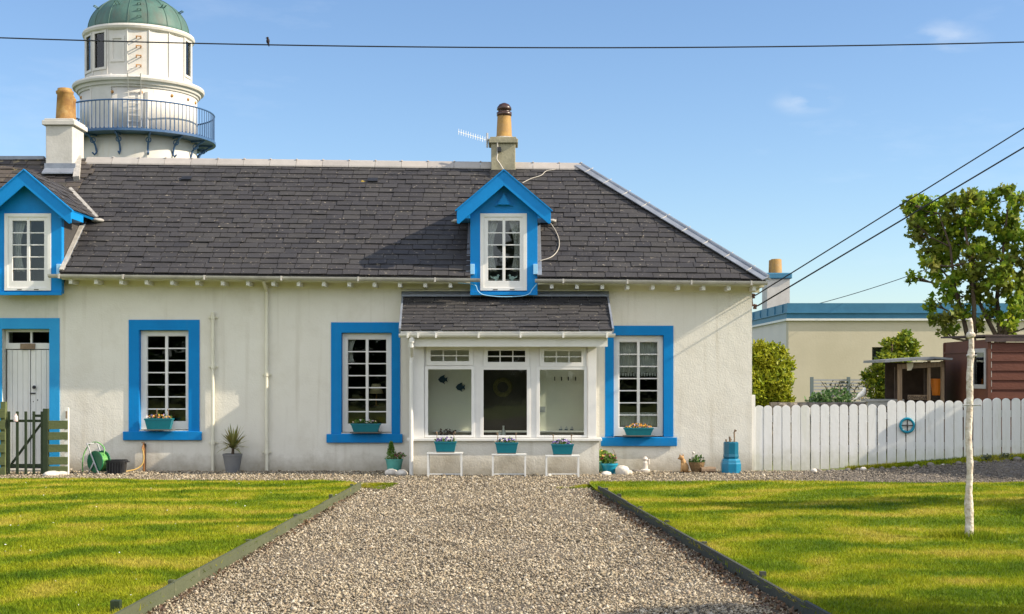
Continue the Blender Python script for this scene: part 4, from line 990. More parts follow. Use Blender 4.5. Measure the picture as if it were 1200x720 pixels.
# cables on chimney and roof
def rp(px, py, lift=.04):   # point on front roof seen at pixel
    best = min([v*SL/600 for v in range(601)], key=lambda v: abs((HZ-py)-(mpF(PX(px,22.5),v).z-EYE)*F/mpF(0,v).y)); q = mpF(PX(px, mpF(0,best).y), best); return q+nF*lift
def cable(pts, r, m, parent, name='cable'):
    P = [Vector(p) for p in pts]; out = []
    for i in range(len(P)-1):
        p0 = P[max(i-1,0)]; p1 = P[i]; p2 = P[i+1]; p3 = P[min(i+2,len(P)-1)]
        for k in range(6):
            t = k/6; out.append(.5*((2*p1)+(p2-p0)*t+(2*p0-5*p1+4*p2-p3)*t*t+(3*p1-p0-3*p2+p3)*t**3))
    out.append(P[-1]); return MB().tube(out, r, 6).build(name, m, parent, smooth=True)
cable([rp(612,217),rp(622,212),rp(634,208),rp(640,203),rp(650,201),rp(658,197.5),rp(668,197)], .007, M['cablew'], cot)
cable([rp(641,262,.08),rp(650,272,.05),rp(655,284),rp(654,295),rp(646,304),rp(632,308.5)], .008, M['cablew'], cot)
cx0 = cxx-.1
cable([(cx0,23.42,PZ(163,23.4)),(cx0,23.42,PZ(180,23.4)),(cx0-.01,23.40,PZ(187,23.4)),(cx0+.05,23.40,PZ(193,23.4)),(cx0+.11,23.3,PZ(200,23.3))], .013, M['cablew'], cot)
MB().box(cx0-.0, cx0+.065, 23.39, 23.449, PZ(178,23.4), PZ(172.5,23.4)).build('junction_box', M['black'], cot, bevel=.004)
cable([(PX(537,20.98),20.96,PZ(332,21)),(PX(556,21),20.98,PZ(334,21)),(PX(560,21),20.99,PZ(341,21)),(PX(568,21),21.0,PZ(346,21)),(PX(592,21),21.0,PZ(348,21)),(PX(617,21),21.0,PZ(346,21)),(PX(624,21),20.99,PZ(339,21)),(PX(629,21),20.96,PZ(333,21))], .007, M['blue_pale'], cot)
# small pot peeping over the ridge
xk = PX(117,27); MB().lathe(xk,27,[(.12,4.9),(.115,5.70),(.10,5.72)],16).lathe(xk,27,[(.085,5.60),(.095,5.67),(.085,5.73)],16).build('chimney_pot', M['pot_o'], cot, smooth=True)
MB().box(xk-.3, xk+.3, 26.7, 27.3, 2.6, 5.3).build('chimney', M['chwhite'], cot)

# ---------- porch (part of the cottage)
YP = 20.45; X0, X1 = PX(484,YP), PX(698,YP); B0, B1 = PX(481,YP), PX(702,YP); ZB = PZ(517,YP); ZH = PZ(406,YP)
pz = lambda py: PZ(py, YP); pxx = lambda px: PX(px, YP)
mb = MB().box(B0, B1, YP, YP+.12, -.1, ZB).box(B0, B0+.12, YP+.1205, Y0-.003, -.1, ZB).box(B1-.12, B1, YP+.1205, Y0-.003, -.1, ZB)
po = mb.build('porch', M['wall'], cot)
MB().box(B0-.05, B1+.04, YP-.06, YP+.14, ZB+.002, pz(513.5)).build('sill', M['white'], po, bevel=.006)
mains = [(501,553,432.5,511),(566,618,433,511),(632,685,433,511)]
tops = [(502,550,408.5,425.5),(569.5,616,409,425.5),(637,682,411,426)]
tops = [(504,550,410,424),(571,616,410.5,425),(637,682,411,425.5)]
hs = [(pxx(a),pxx(b),pz(d),pz(c)) for a,b,c,d in mains+tops]
zsl = pz(513.5)+.002
MB().plate(X0, X1, zsl, ZH, hs, YP+.03, YP+.10).build('porch_frame', M['upvc'], po, bevel=.003)
mb = MB()
for (a,b,c,d) in mains: mb.plate(pxx(a-3.5), pxx(b+3.5), pz(d+2.0), pz(c-3.5), [(pxx(a+.6),pxx(b-.6),pz(d-.6),pz(c+.6))], YP+.012, YP+.0295)
for (a,b,c,d) in tops: mb.plate(pxx(a-4.5), pxx(b+4.5), pz(d+4.5), pz(c-4), [(pxx(a+.6),pxx(b-.6),pz(d-.6),pz(c+.6))], YP+.008, YP+.0295)
mb.build('sash', M['upvc'], po, bevel=.004)
for (a,b,c,d) in tops:
    mb = MB()
    for k in (1,2): x = pxx(a+(b-a)*k/3); mb.box(x-.008, x+.008, YP+.035, YP+.055, pz(d), pz(c))
    z = (pz(c)+pz(d))/2; mb.box(pxx(a), pxx(b), YP+.034, YP+.054, z-.008, z+.008); mb.build('glazing_bars', M['upvc'], po)
for (a,b,c,d) in mains+tops: MB().box(pxx(a)-.001, pxx(b)+.001, YP+.06, YP+.066, pz(d)-.001, pz(c)+.001).build('pane', M['glass'], po)
# corner posts proud, side glazing
for a_, b_ in ((X0-.01, pxx(497)), (pxx(689), X1+.01)): MB().box(a_, b_, YP-.004, YP+.0075, zsl, ZH).build('corner_post', M['upvc'], po, bevel=.003)
for xs_, xe in ((X0, X0+.06),(X1-.06, X1)):
    MB().side(YP+.101, Y0-.004, ZB+.003, ZH+.1, [(YP+.18, Y0-.12, ZB+.1, pz(427)),(YP+.18, Y0-.12, pz(424), ZH-.05)], xs_, xe).build('porch_side', M['upvc'], po)
    MB().box((xs_+xe)/2-.003, (xs_+xe)/2+.003, YP+.17, Y0-.11, ZB+.09, ZH-.04).build('pane', M['glass'], po)
# interior linings, floor, ceiling
MB().plate(B0+.13, B1-.13, .05, 2.2, [(DX0, DX1, .05, 2.1)], Y0-.012, Y0-.003).build('inner_wall', M['porchin'], po)
MB().box(B0+.13, B1-.13, YP+.13, Y0-.013, .0, .05).build('floor', M['darkwood'], po)
MB().box(X0+.07, X1-.07, YP+.11, Y0-.013, ZH+.02, ZH+.04).build('ceiling', M['white'], po)
MB().box(B0+.13, B1-.13, YP+.125, YP+.30, ZB-.02, ZB+.03).build('inner_sill', M['white'], po)
MB().plate(DX0-.06, DX1+.06, .05, 2.16, [(DX0,DX1,0,2.1)], Y0-.03, Y0-.0125).build('door_frame', M['white'], po)
# door ajar/dark inner door with wreath behind
MB().box(DX0+.002, DX1-.002, Y0+.36, Y0+.40, .06, 2.1).build('inner_door', pm('dark_door', (.035,.03,.022), (.05,.042,.03), ns=3, rough=.5), po)
wr = tag(MB().torus((PX(589,Y0+.3),Y0+.33,PZ(454,Y0+.3)), .12, .035, 24, 8).build('wreath', pm('wreath_leaves', (.16,.14,.06), (.08,.08,.03), ns=30, rough=.9, bump=1, bs=50), org=(PX(589,Y0+.3),Y0+.33,PZ(454,Y0+.3))), 'round dried wreath on the dark inner door of the porch', 'wreath')
# porch roof
PE = 20.12; pL, pR = PX(469.5,PE), PX(717.5,PE); zE = PZ(388.5,PE); zT = PZ(348,Y0)
SLp = math.hypot(Y0-PE, zT-zE); nP = Vector((0,-(zT-zE),Y0-PE)).normalized()
tL, tR = PX(473,Y0), PX(711,Y0)
def mpP(u, v): t = v/SLp; return Vector((u, PE+(Y0-PE)*t, zE+(zT-zE)*t))
slates(MB(), mpP, nP, [[(-1, (tL-pL)/SLp, -pL), (1, (pR-tR)/SLp, pR)]], pL, pR, SLp-.02, SLp/11.3, .30, lift=.012).build('porch_roof', M['slate'], po)
mb = MB(); slab(mb, [mpP(pL,0),mpP(pR,0),mpP(tR,SLp-.005),mpP(tL,SLp-.005)], .03, nP); mb.build('roof_boarding', M['white'], po)
MB().prism([(PE+.10,ZH+.002),(PE+.10,zE-.04),(Y0-.016,zT-.05),(Y0-.016,ZH+.002)], B0, B0+.03, ax='x').prism([(PE+.10,ZH+.002),(PE+.10,zE-.04),(Y0-.016,zT-.05),(Y0-.016,ZH+.002)], B1-.03, B1, ax='x').build('porch_gable', M['white'], po, fixn=True)
mb = MB()
for sg, xa, xb in ((-1,pL,tL),(1,pR,tR)):
    mb.beam((xa+sg*.012,PE,zE+.012),(xb+sg*.012,Y0-.03,zT+.005),.028,.07,up=nP)
mb.build('verge', M['lead'], po)
MB().box(B0-.02, PX(712,PE+.1), PE+.075, PE+.099, PZ(406.5,PE+.1), zE-.03).box(B0-.0, B1+.0, PE+.10, YP+.03, ZH+.001, ZH+.016).build('fascia', M['white'], po)
mb = MB(); gutter_piece(mb, PX(467.5,PE), PX(721,PE), PE+.005, lambda x: zE-.035, .056)
for px in (478,490,511,561,610,660,711): x = PX(px,PE); mb.box(x-.013, x+.013, PE-.058, PE+.06, zE-.097, zE-.028)
mb.build('gutter', M['white'], po, fixn=True)
MB().tube([(PX(482.5,PE),PE+.005,zE-.08),(PX(482.5,PE),PE+.005,zE-.22),(PX(482.5,20.38),YP-.06,zE-.36),(PX(482,20.4),YP-.06,zE-.45),(PX(482,20.4),YP-.06,.0)], .030, 12).lathe(PX(482.5,PE),PE+.005,[(.034,zE-.17),(.042,zE-.165),(.042,zE-.11),(.034,zE-.10)],12).build('downpipe', M['white'], po, smooth=False)
# lead flashing above porch roof
MB().prism([(Y0-.10,zT+.0),(Y0-.10,zT+.03),(Y0-.018,zT+.085),(Y0-.018,zT+.02)], tL-.03, tR+.03, ax='x').build('roof_flashing', M['lead'], po, fixn=True)
MB().prism([(Y0-.05,zT+.086),(Y0-.05,zT+.105),(Y0-.018,zT+.11),(Y0-.018,zT+.086)], tL-.05, tR+.04, ax='x').build('roof_flashing', M['cream'], po, fixn=True)

# porch interior ornaments
def fish(px, py, lab):
    Y = Y0-.02; x, z = PX(px,Y), PZ(py,Y); k = Y/F
    P = [(-7,0),(-4,4),(0,6),(3,7),(2,4),(4,2),(7,4),(6,0),(7,-4),(4,-2),(2,-4),(3,-7),(0,-5),(-4,-4)]
    o = MB().prism([(a*k*.8,b*k*.8) for a,b in P], -.008, .004).build('fish_ornament', M['fishblue'], org=(0,0,0)); o.location = (x,Y,z); tag(o, lab, 'ornament')
fish(519,445,'left dark blue fish ornament on the cream porch wall'); fish(539.5,454,'right dark blue fish ornament hung lower on the cream porch wall')
hk = thing('coat_hooks', (PX(662,Y0),Y0-.02,PZ(444,Y0)), 'row of four dark coat hooks on the porch wall', 'coat hooks')
for px in (650,658,666,674.5):
    x, z = PX(px,Y0), PZ(444,Y0); cable([(x,Y0-.02,z+.03),(x,Y0-.025,z-.0),(x,Y0-.05,z-.025),(x,Y0-.06,z)], .007, M['iron'], hk, 'hook')
for i, (px, lab) in enumerate(((657,'leftmost of three small blue sailing boat ornaments on the porch sill'),(663.5,'middle of three small blue sailing boat ornaments on the porch sill'),(670,'rightmost of three small blue sailing boat ornaments on the porch sill'))):
    Y = Y0-.06; x, z = PX(px,Y), PZ(504.5,Y)
    t = thing('sailing_boat', (x,Y,z), lab, 'ornament', 'sailing boat ornaments')
    MB().prism([(x-.03,z+.018),(x-.02,z),(x+.02,z),(x+.03,z+.018)], Y-.008, Y+.008).build('hull', M['fishblue'], t)
    MB().prism([(x+.002,z+.022),(x+.026,z+.024),(x+.002,z+.075)], Y-.002, Y+.002).prism([(x-.002,z+.022),(x-.02,z+.024),(x-.002,z+.06)], Y-.002, Y+.002).build('sail', M['greyboard'], t)
MB().box(B0+.3, B1-.13, Y0-.12, Y0-.013, PZ(506.5,Y0), PZ(504.7,Y0)).build('shelf', M['white'], po)
sx, sz = PX(635.5,Y0), PZ(480,Y0)
MB().box(sx-.05, sx+.05, Y0-.024, Y0-.0125, sz-.045, sz+.045).box(sx-.03, sx+.03, Y0-.032, Y0-.0245, sz-.012, sz+.022).build('thermostat', M['greyboard'], po)
bt = MB().lathe(0,0,[(.033,0),(.035,.01),(.035,.10),(.014,.135),(.012,.17),(.015,.175),(.015,.19)],14).build('bottle', M['glaze'] if False else pm('pale_glass_bottle', (.62,.62,.55), rough=.2, spec=.6), smooth=True)
bt.location = (PX(590,YP+.2), YP+.2, ZB+.031); tag(bt, 'pale bottle standing on the inner sill of the middle porch window', 'bottle')
jug = MB().lathe(0,0,[(.02,0),(.022,.08),(.01,.09),(.01,.11)],12).build('bottle', pm('white_bottle', (.7,.7,.66), rough=.3), smooth=True); jug.location = (PX(585.5,YP+.22), YP+.22, ZB+.031); tag(jug, 'small white bottle left of the pale bottle in the middle porch window', 'bottle')
P, d = shell_pts((PX(524,YP+.22),YP+.22,ZB+.10),(.14,.06,.07), 160); V, Fa = leafcloud(P,.03,'leaf',.2)
tag(np_obj('dried_flowers', V, Fa, pm('dried_leaves',(.10,.06,.05),(.05,.03,.03),ns=9,rough=1), org=(PX(524,YP+.22),YP+.22,ZB)), 'dark dried flowers on the inner sill of the left porch window', 'flowers')
# outside wall bits on the right wall: meter clamps for the power lines
# ================================================================== NEIGHBOUR COTTAGE (left)
nb = thing('cottage', (-9.5, Y0, 0), 'adjoining cottage at the left edge with white double door and blue dormer', 'cottage')
NX0 = -13.0; NX1 = WX0-.003
od = (PX(2.5,Y0), PX(58,Y0), -.0, PZ(385.5,Y0))
MB().plate(NX0, NX1, -.2, PZ(336,Y0), [(od[0],od[1],-.2,od[3])], Y0+.004, Y0+.45).box(NX0, NX1-.001, Y0+.0, Y0+.45, PZ(336,Y0)+.001, PZ(336,Y0)+.05).build('wall', M['wall_old'], nb)
mb = MB().plate(PX(-9,Y0), PX(70,Y0), .0, PZ(373,Y0), [(od[0],od[1],-1,od[3])], Y0-.012, Y0+.003)
mb.box(od[1]-.002, od[1]+.003, Y0+.0035, Y0+.2, 0, od[3]).box(od[0], od[1]-.003, Y0+.0035, Y0+.2, od[3]-.003, od[3]+.002)
mb.build('door_surround', M['lblue'], nb)
yd = Y0+.16
fx = [(PX(6,Y0),PX(32,Y0),PZ(402,Y0),PZ(389,Y0)),(PX(34,Y0),PX(57,Y0)-.012,PZ(402,Y0),PZ(389,Y0))]
MB().plate(od[0]+.003, od[1]-.004, PZ(409,Y0), od[3]-.004, fx, yd-.03, yd+.03).build('fanlight', M['white'], nb, bevel=.003)
MB().box(fx[0][0],fx[1][1],yd-.0,yd+.005,fx[0][2],fx[0][3]).build('pane', M['glass'], nb)
MB().box(PX(21,Y0),PX(38,Y0),yd-.06,yd-.0305,PZ(409,Y0),PZ(402.5,Y0)).build('name_plate', M['log'], nb)
for (a,b) in ((4.5,29.3),(32.2,57.2)):
    xa, xb = PX(a,Y0), PX(b,Y0); z1 = PZ(410,Y0); mb = MB(); npl = 4
    for k in range(npl): mb.box(xa+(xb-xa)*k/npl+.002, xa+(xb-xa)*(k+1)/npl-.002, yd-.02, yd+.02, .05, z1)
    d_ = mb.box(xa+.001, xb-.001, yd+.0205, yd+.03, .05, z1).build('door', M['white'], nb, bevel=.002)
    if a > 30:
        MB().lathe(PX(37,Y0), 0, [(.0,0)],8)
        MB().blob((PX(37,Y0),yd-.05,PZ(454,Y0)),(.028,.03,.028),12,8).tube([(PX(37,Y0),yd-.05,PZ(454,Y0)),(PX(37,Y0),yd-.0205,PZ(454,Y0))],.012,8).build('door_knob', M['iron'], d_, smooth=True)
        MB().box(PX(31.5,Y0),PX(38,Y0),yd-.035,yd-.0205,PZ(462,Y0),PZ(460.5,Y0)).box(PX(35,Y0),PX(36,Y0),yd-.025,yd-.0205,PZ(471.5,Y0),PZ(470.5,Y0)).box(PX(40,Y0),PX(41,Y0),yd-.025,yd-.0205,PZ(470,Y0),PZ(468.5,Y0)).build('bolt', M['iron'], d_)
MB().box(PX(29.8,Y0),PX(31.7,Y0),yd-.035,yd-.0,.05,PZ(410,Y0)).build('door_mullion', M['white'], nb)
MB().box(od[0]-.2, od[1]+.2, Y0-.25, Y0+.5, -.1, .04).build('door_step', M['mortar'], nb)
room(od[0]-.1, od[1]+.1, Y0+.46, Y0+2, .05, 2.4, M['room'], nb)
# roof of neighbour
def mpN(x, v): t = v/SL; e = Vector((x, EY, 3.08)); r_ = Vector((x, RY, 5.245)); return e.lerp(r_, t)
NC = PX(33.5, 21.1)
A = [(-1,0,-NX0),(1,0,NC-DHW)]; Bq = [(-1,0,-(NC-DHW)),(1,0,NC+DHW),(0,-1,-tcut)]; Cq = [(-1,0,-(NC+DHW)),(1,0,XL-.002)]
slates(MB(), mpN, nF, [A, Bq, Cq], NX0, XL, SL, SL/23.5, .27).build('roof', M['slate_old'], nb)
mb = MB(); slab(mb, [mpN(NX0,0), mpN(NC-DHW,0), mpN(NC-DHW,SL), mpN(NX0,SL)], .05, nF)
slab(mb, [mpN(NC-DHW,tcut), mpN(XL-.003,tcut), mpN(XL-.003,SL), mpN(NC-DHW,SL)], .05, nF)
slab(mb, [bk(XL-.003,BY,3.05), bk(NX0,BY,3.05), bk(NX0,RY+.001,5.24), bk(XL-.003,RY+.001,5.24)], .05, (0,2.14,2.72)); mb.build('roof_boarding', M['slate'], nb)
MB().box(NX0, PX(52,RY), RY-.05, RY+.05, 5.24, 5.30).build('ridge_tiles', M['lead'], nb)
MB().box(NX0, NX1, BY-.35, BY-.05, -.2, 3.0).build('wall', M['wall_old'], nb)
mb = MB(); gutter_piece(mb, NX0, NC-DHW-.02, GYY, lambda x: 3.05); mb.build('gutter', M['gutter'], nb, fixn=True)
D2, yf2, zt2 = full_dormer(NC, nb, False, curt=1)
# chimney between the roofs
ch2, cx2, zc2 = chimney(53.5, 85, 147, 23.35, .62, 141.5, M['chwhite'], nb, 4.6, M['chwhite'], 3.5)
MB().lathe(PX(76,23.55), 23.55, [(.18,zc2-.03),(.165,zc2+.02),(.15,zc2+.04),(.128,zc2+.44),(.145,zc2+.46),(.15,zc2+.50),(.125,zc2+.515),(.12,zc2+.55),(.10,zc2+.55)], 20).build('chimney_pot', M['pot_o'], ch2, smooth=True)
MB().lathe(PX(81,23.83), 23.83, [(.16,zc2-.03),(.12,zc2+.02),(.11,zc2+.38),(.125,zc2+.42),(.10,zc2+.45)], 20).lathe(PX(81,23.83),23.83,[(.105,zc2+.44),(.08,zc2+.50),(.03,zc2+.53),(0,zc2+.535)],16).build('chimney_pot', M['pot_o'], ch2, smooth=True)
x0_, x1_ = PX(52,23.3), PX(88,23.3)
MB().prism([(23.16, 4.92),(23.16,4.94),(23.34,5.06),(23.34,4.92)], x0_, x1_, ax='x').box(x0_, x1_, 23.30, 23.345, 4.85, 5.12).build('lead_apron', M['lead'], ch2, fixn=True)
MB().beam((PX(90,23.1),23.08,4.82),(PX(93,23.75),23.72,5.27),.10,.10,up=nF).build('mortar_fillet', M['mortar'], nb)
# valley strip of mortar down the side of the left dormer roof
m_ = 2.14/2.72
ztopN = PZ(199.5,20.9); 
def valley(sg_x, z): return Vector((sg_x, EY+(z-3.07)/m_, z))
xa = NC+.05; P0 = valley(NC+.05, ztopN-.05*.845); P1 = valley(NC+.72, ztopN-.72*.845)
MB().beam(P0+nF*.05, P1+nF*.05, .07, .02, up=nF).build('valley_flashing', M['mortar'], nb)
P2 = Vector((NC+DHW+.04, EY, 3.08)); P3 = Vector((NC+DHW+.04, EY+(3.86-3.08)/m_, 3.86)); MB().beam(P2+nF*.05, P3+nF*.05, .065, .02, up=nF).build('valley_flashing', M['mortar'], nb)

# ================================================================== LIGHTHOUSE
TY = 46.0; k = TY/F; TX = (163-600)*k
lh = thing('lighthouse', (TX,TY,0), 'white lighthouse tower with green copper dome and blue balcony behind the roof', 'lighthouse')
zz = lambda py: EYE+(HZ-py)*k
camdir = math.atan2(-TY, -TX)           # azimuth from the tower towards the camera
n_ = 64
DZ = zz(166.5)
MB().lathe(TX,TY,[(2.5,-.5),(2.35,3),(1.98,DZ-1.2),(1.90,DZ-.45),(1.90,DZ-.02)],n_).build('tower', M['tower'], lh, smooth=True)
MB().lathe(TX,TY,[(1.91,DZ+.05),(1.91,zz(113))],n_).build('drum', M['tower'], lh, smooth=True)
GR = 88*k
MB().lathe(TX,TY,[(1.905,DZ-.06),(GR-.02,DZ-.06),(GR,DZ-.05),(GR,DZ+.03),(1.905,DZ+.04)],n_).build('gallery', M['navy'], lh)
rail = MB(); nb_ = 104; zr = zz(134)
for i in range(nb_):
    a = 2*PI*i/nb_; x, y = TX+(GR-.05)*math.cos(a), TY+(GR-.05)*math.sin(a); rail.tube([(x,y,DZ+.03),(x,y,zr)], .013, 5, False)
    rail.blob((x,y,DZ+.06),.028,6,4)
rail.torus((TX,TY,zr), GR-.05, .026, 96, 6, 'z'); rail.build('railing', M['navy'], lh)
for i in range(14):
    a = camdir+R(8)+2*PI*i/14; u = Vector((math.cos(a), math.sin(a), 0)); c = Vector((TX,TY,0)); pts = []
    for q in range(9):
        t = q/8; rr = 1.93+(GR-.15-1.93)*t; pts.append(c+u*rr+Vector((0,0,DZ-.62+.52*(t**.45))))
    br = MB().tube(pts, .035, 6); br.tube([c+u*1.94+Vector((0,0,DZ-.09)), c+u*(GR-.1)+Vector((0,0,DZ-.09))], .03, 6)
    br.torus(c+u*2.10+Vector((0,0,DZ-.26)), .08, .018, 14, 5, 'y'); br.tube([c+u*1.93+Vector((0,0,DZ-.62)), c+u*2.02+Vector((0,0,DZ-.72)), c+u*2.12+Vector((0,0,DZ-.66))], .028, 6)
    br.build('bracket', M['navy'], lh)
CZ = zz(104.5)
MB().lathe(TX,TY,[(1.912,CZ-.33),(1.95,CZ-.32),(1.97,CZ-.25),(2.02,CZ-.24),(2.05,CZ-.15),(2.13,CZ-.13),(2.16,CZ-.06),(2.14,CZ+.0),(2.0,CZ+.06),(1.74,CZ+.10)],n_).build('cornice', M['tower'], lh, smooth=False)
# lantern room: 16 facets
LR = 60.5*k; LZ0 = CZ+.08; LZ1 = zz(49); nf = 16; A0 = camdir-R(11.25)+R(-1)
lan = MB(); frames = MB(); panes = MB(); ribs = MB()
for i in range(nf):
    a0 = A0+2*PI*i/nf; a1 = a0+2*PI/nf
    p0 = Vector((TX+LR*math.cos(a0), TY+LR*math.sin(a0), 0)); p1 = Vector((TX+LR*math.cos(a1), TY+LR*math.sin(a1), 0)); W_ = (p1-p0).length; ud = (p1-p0)/W_; nd = Vector((-ud.y, ud.x, 0))
    if nd.dot(Vector((TX,TY,0))-p0) < 0: nd = -nd       # inward
    f = lambda u, v, d: tuple(p0+ud*u+nd*d+Vector((0,0,v)))
    win = i not in (0,1,2,15)          # 0 faces camera; which way round is set by the direction of a
    h = [(.12*W_,.88*W_,LZ0+.28,LZ1-.05)] if win else []
    lan.grid(f, 0, W_, LZ0, LZ1, h, 0, .06)
    if i == 15:
        hh = (.14*W_,.86*W_,LZ0+.45,LZ1-.22); frames.grid(f, hh[0], hh[1], hh[2], hh[3], [(hh[0]+.09,hh[1]-.09,hh[2]+.09,hh[3]-.09)], -.03, -.001)
    if win:
        hh = h[0]; frames.grid(f, hh[0]-.05, hh[1]+.05, hh[2]-.05, hh[3]+.05, [(hh[0]+.03,hh[1]-.03,hh[2]+.03,hh[3]-.03)], -.035, -.001)
        panes.grid(f, hh[0], hh[1], hh[2], hh[3], [], .02, .03)
    ribs.tube([p0-nd*.01+Vector((0,0,LZ0)), p0-nd*.01+Vector((0,0,LZ1))], .022, 6)
lan.build('lantern_room', M['tower'], lh, merge=True); frames.build('window_frames', M['tower'], lh); panes.build('panes', M['glass'], lh); ribs.build('ribs', M['tower'], lh)
MB().lathe(TX,TY,[(0,LZ0-.05),(LR-.08,LZ0-.05),(LR-.08,LZ0+.02),(0,LZ0+.02)],32).build('lantern_floor', M['tower'], lh)
MB().lathe(TX,TY,[(LR-.1,LZ1-.02),(LR+.0,LZ1-.02),(63*k,LZ1+.03),(64*k,LZ1+.10),(63*k,LZ1+.17),(58*k,LZ1+.20)],n_).build('dome_ring', M['tower'], lh, smooth=False)
prof = []
DR = 58*k; DH = zz(-2)-(LZ1+.17)
for q in range(17):
    t = q/16*PI/2; prof.append((DR*math.cos(t)**.92 if q < 16 else .0, LZ1+.17+DH*math.sin(t)))
MB().lathe(TX,TY,prof,n_).build('dome', M['coppergreen'], lh, smooth=True)
MB().lathe(TX,TY,[(.38,zz(3)),(.40,zz(-1)),(.2,zz(-4)),(.22,zz(-12)),(.1,zz(-18)),(0,zz(-22))],20).build('finial', M['coppergreen'], lh, smooth=True)
seam = MB()
for i in range(16):
    a = A0+2*PI*i/16; pts = [(TX+r_*math.cos(a)*1.004, TY+r_*math.sin(a)*1.004, z_+.004) for r_, z_ in prof[:15]]; seam.tube(pts, .014, 5)
seam.build('dome_seams', M['coppergreen'], lh)
def surf(az_, r_, z_): return Vector((TX+r_*math.cos(az_), TY+r_*math.sin(az_), z_))
rg = MB()
for q in (2,4,6,8,10):
    r_, z_ = prof[q]; a = camdir+R(0); rg.tube([surf(a-.035,r_+.0,z_), surf(a-.035,r_+.09,z_+.03), surf(a+.035,r_+.09,z_+.03), surf(a+.035,r_,z_)], .016, 6)
for da in (-68,-28,32,66):
    r_, z_ = prof[6]; a = camdir+R(da); rg.tube([surf(a-.04,r_,z_), surf(a-.04,r_+.14,z_+.07), surf(a+.04,r_+.14,z_+.07), surf(a+.04,r_,z_)], .018, 6)
rg.build('dome_rungs', M['coppergreen'], lh)
for q in range(4):
    rg = MB(); z_ = LZ0+.30+q*.31; a = camdir-R(1); rg.tube([surf(a-.03,LR-.03,z_), surf(a-.03,LR+.14,z_+.02), surf(a+.05,LR+.14,z_+.02), surf(a+.05,LR-.03,z_)], .022, 6); rg.build('wall_rung', M['rust'], lh)
ld = MB(); a = camdir-R(4)
for da in (-.10,.10):
    ld.beam(surf(a+da,1.97,DZ+.05), surf(a+da,1.97,CZ-.45), .03, .03); ld.beam(surf(a+da,1.97,CZ-.45), surf(a+da*.9,2.24,CZ+.06), .03, .03)
for q in range(11): z_ = DZ+.15+q*.19; ld.tube([surf(a-.10,1.97,z_), surf(a+.10,1.97,z_)], .012, 5)
ld.tube([surf(a-.09,2.17,CZ-.05), surf(a+.09,2.19,CZ-.05)], .012, 5)
ld.build('ladder', M['tower'], lh)
dr = MB(); a = camdir-R(38)
for da0, da1 in ((-.20,.20),):
    pts0 = [surf(a+da0+(da1-da0)*q/6, 1.925, DZ+.06) for q in range(7)]; pts1 = [p+Vector((0,0,1.75)) for p in pts0]
    dr.add(pts0+pts1, [(q,q+1,q+8,q+7) for q in range(6)])
o = dr.build('door', pm('grey_door', (.50,.49,.46), (.44,.43,.40), ns=3, rough=.6), lh); sm_ = o.modifiers.new('s','SOLIDIFY'); sm_.thickness = .03; sm_.offset = 1
MB().beam(surf(a-.23,1.94,DZ+.06), surf(a-.23,1.94,DZ+1.85), .06,.06).beam(surf(a-.23,1.94,DZ+1.85), surf(a+.2,1.94,DZ+1.85), .06,.06).build('door_frame', M['tower'], lh)
MB().beam(surf(camdir+R(7),1.93,DZ+.05), surf(camdir+R(7),1.93,CZ-.48), .10, .06).beam(surf(camdir+R(7),1.93,DZ-2.5), surf(camdir+R(7),1.93,DZ-.1), .07, .05).build('conduit', M['tower'], lh)
vt = MB()
for da in (-74,-26,2,33,55,72):
    vt.blob(surf(camdir+R(da),1.91,zz(121.5)), (.055,.055,.055), 8, 6)
vt.build('vent_holes', M['rust'], lh)

# ================================================================== PLANT POTS, BOXES, ORNAMENTS
def flowers(parent, c, r, n, pet, leafm='leaf_s', ls=.035, ps=.035, nl=70, name='flowers', org=None):
    P, d = shell_pts(c, r, nl, .2); V, Fa = leafcloud(P, ls, 'leaf', .4); np_obj('foliage', V, Fa, M[leafm], parent)
    if n:
        P, d = shell_pts(c, (r[0]*.95, r[1]*.9, r[2]*1.05), n*3, .85); P = P[d[:,2] > -.1][:n]
        V, Fa = leafcloud(P, ps, 'petal', .1, outward=np.tile([[0,-1.2,.4]],(len(P),1))); V2, F2 = leafcloud(P+np.array([[0,-.006,0]]), ps*.8, 'petal', .1, outward=np.tile([[0,-1.5,.4]],(len(P),1)))
        np_obj(name, np.concatenate([V,V2]), np.concatenate([Fa,F2+len(V)]), pet, parent)
def trough(x0, x1, Y, z0, z1, dep, parent, m, tp=.82):
    cx = (x0+x1)/2; hw = (x1-x0)/2; mb = MB(); t = .008
    def ring(s, z, ins=0): return [(cx-hw*s+ins, Y-dep/2*s+ins, z),(cx+hw*s-ins, Y-dep/2*s+ins, z),(cx+hw*s-ins, Y+dep/2*s-ins, z),(cx-hw*s+ins, Y+dep/2*s-ins, z)]
    rs = [ring(tp,z0), ring(.985,z1-.022), ring(1.03,z1-.02), ring(1.03,z1), ring(1.0,z1,.008), ring(.93,z1-.03,.008)]
    for a in rs: mb.v += a
    for i in range(5):
        for k_ in range(4): mb.f.append((i*4+k_, i*4+(k_+1)%4, i*4+4+(k_+1)%4, i*4+4+k_))
    mb.f.append((3,2,1,0)); tr = mb.build('trough', m, parent, bevel=.003)
    mb = MB(); mb.add(ring(.95,z1-.025,.01),[(0,1,2,3)]); mb.build('soil', M['soil'], parent)
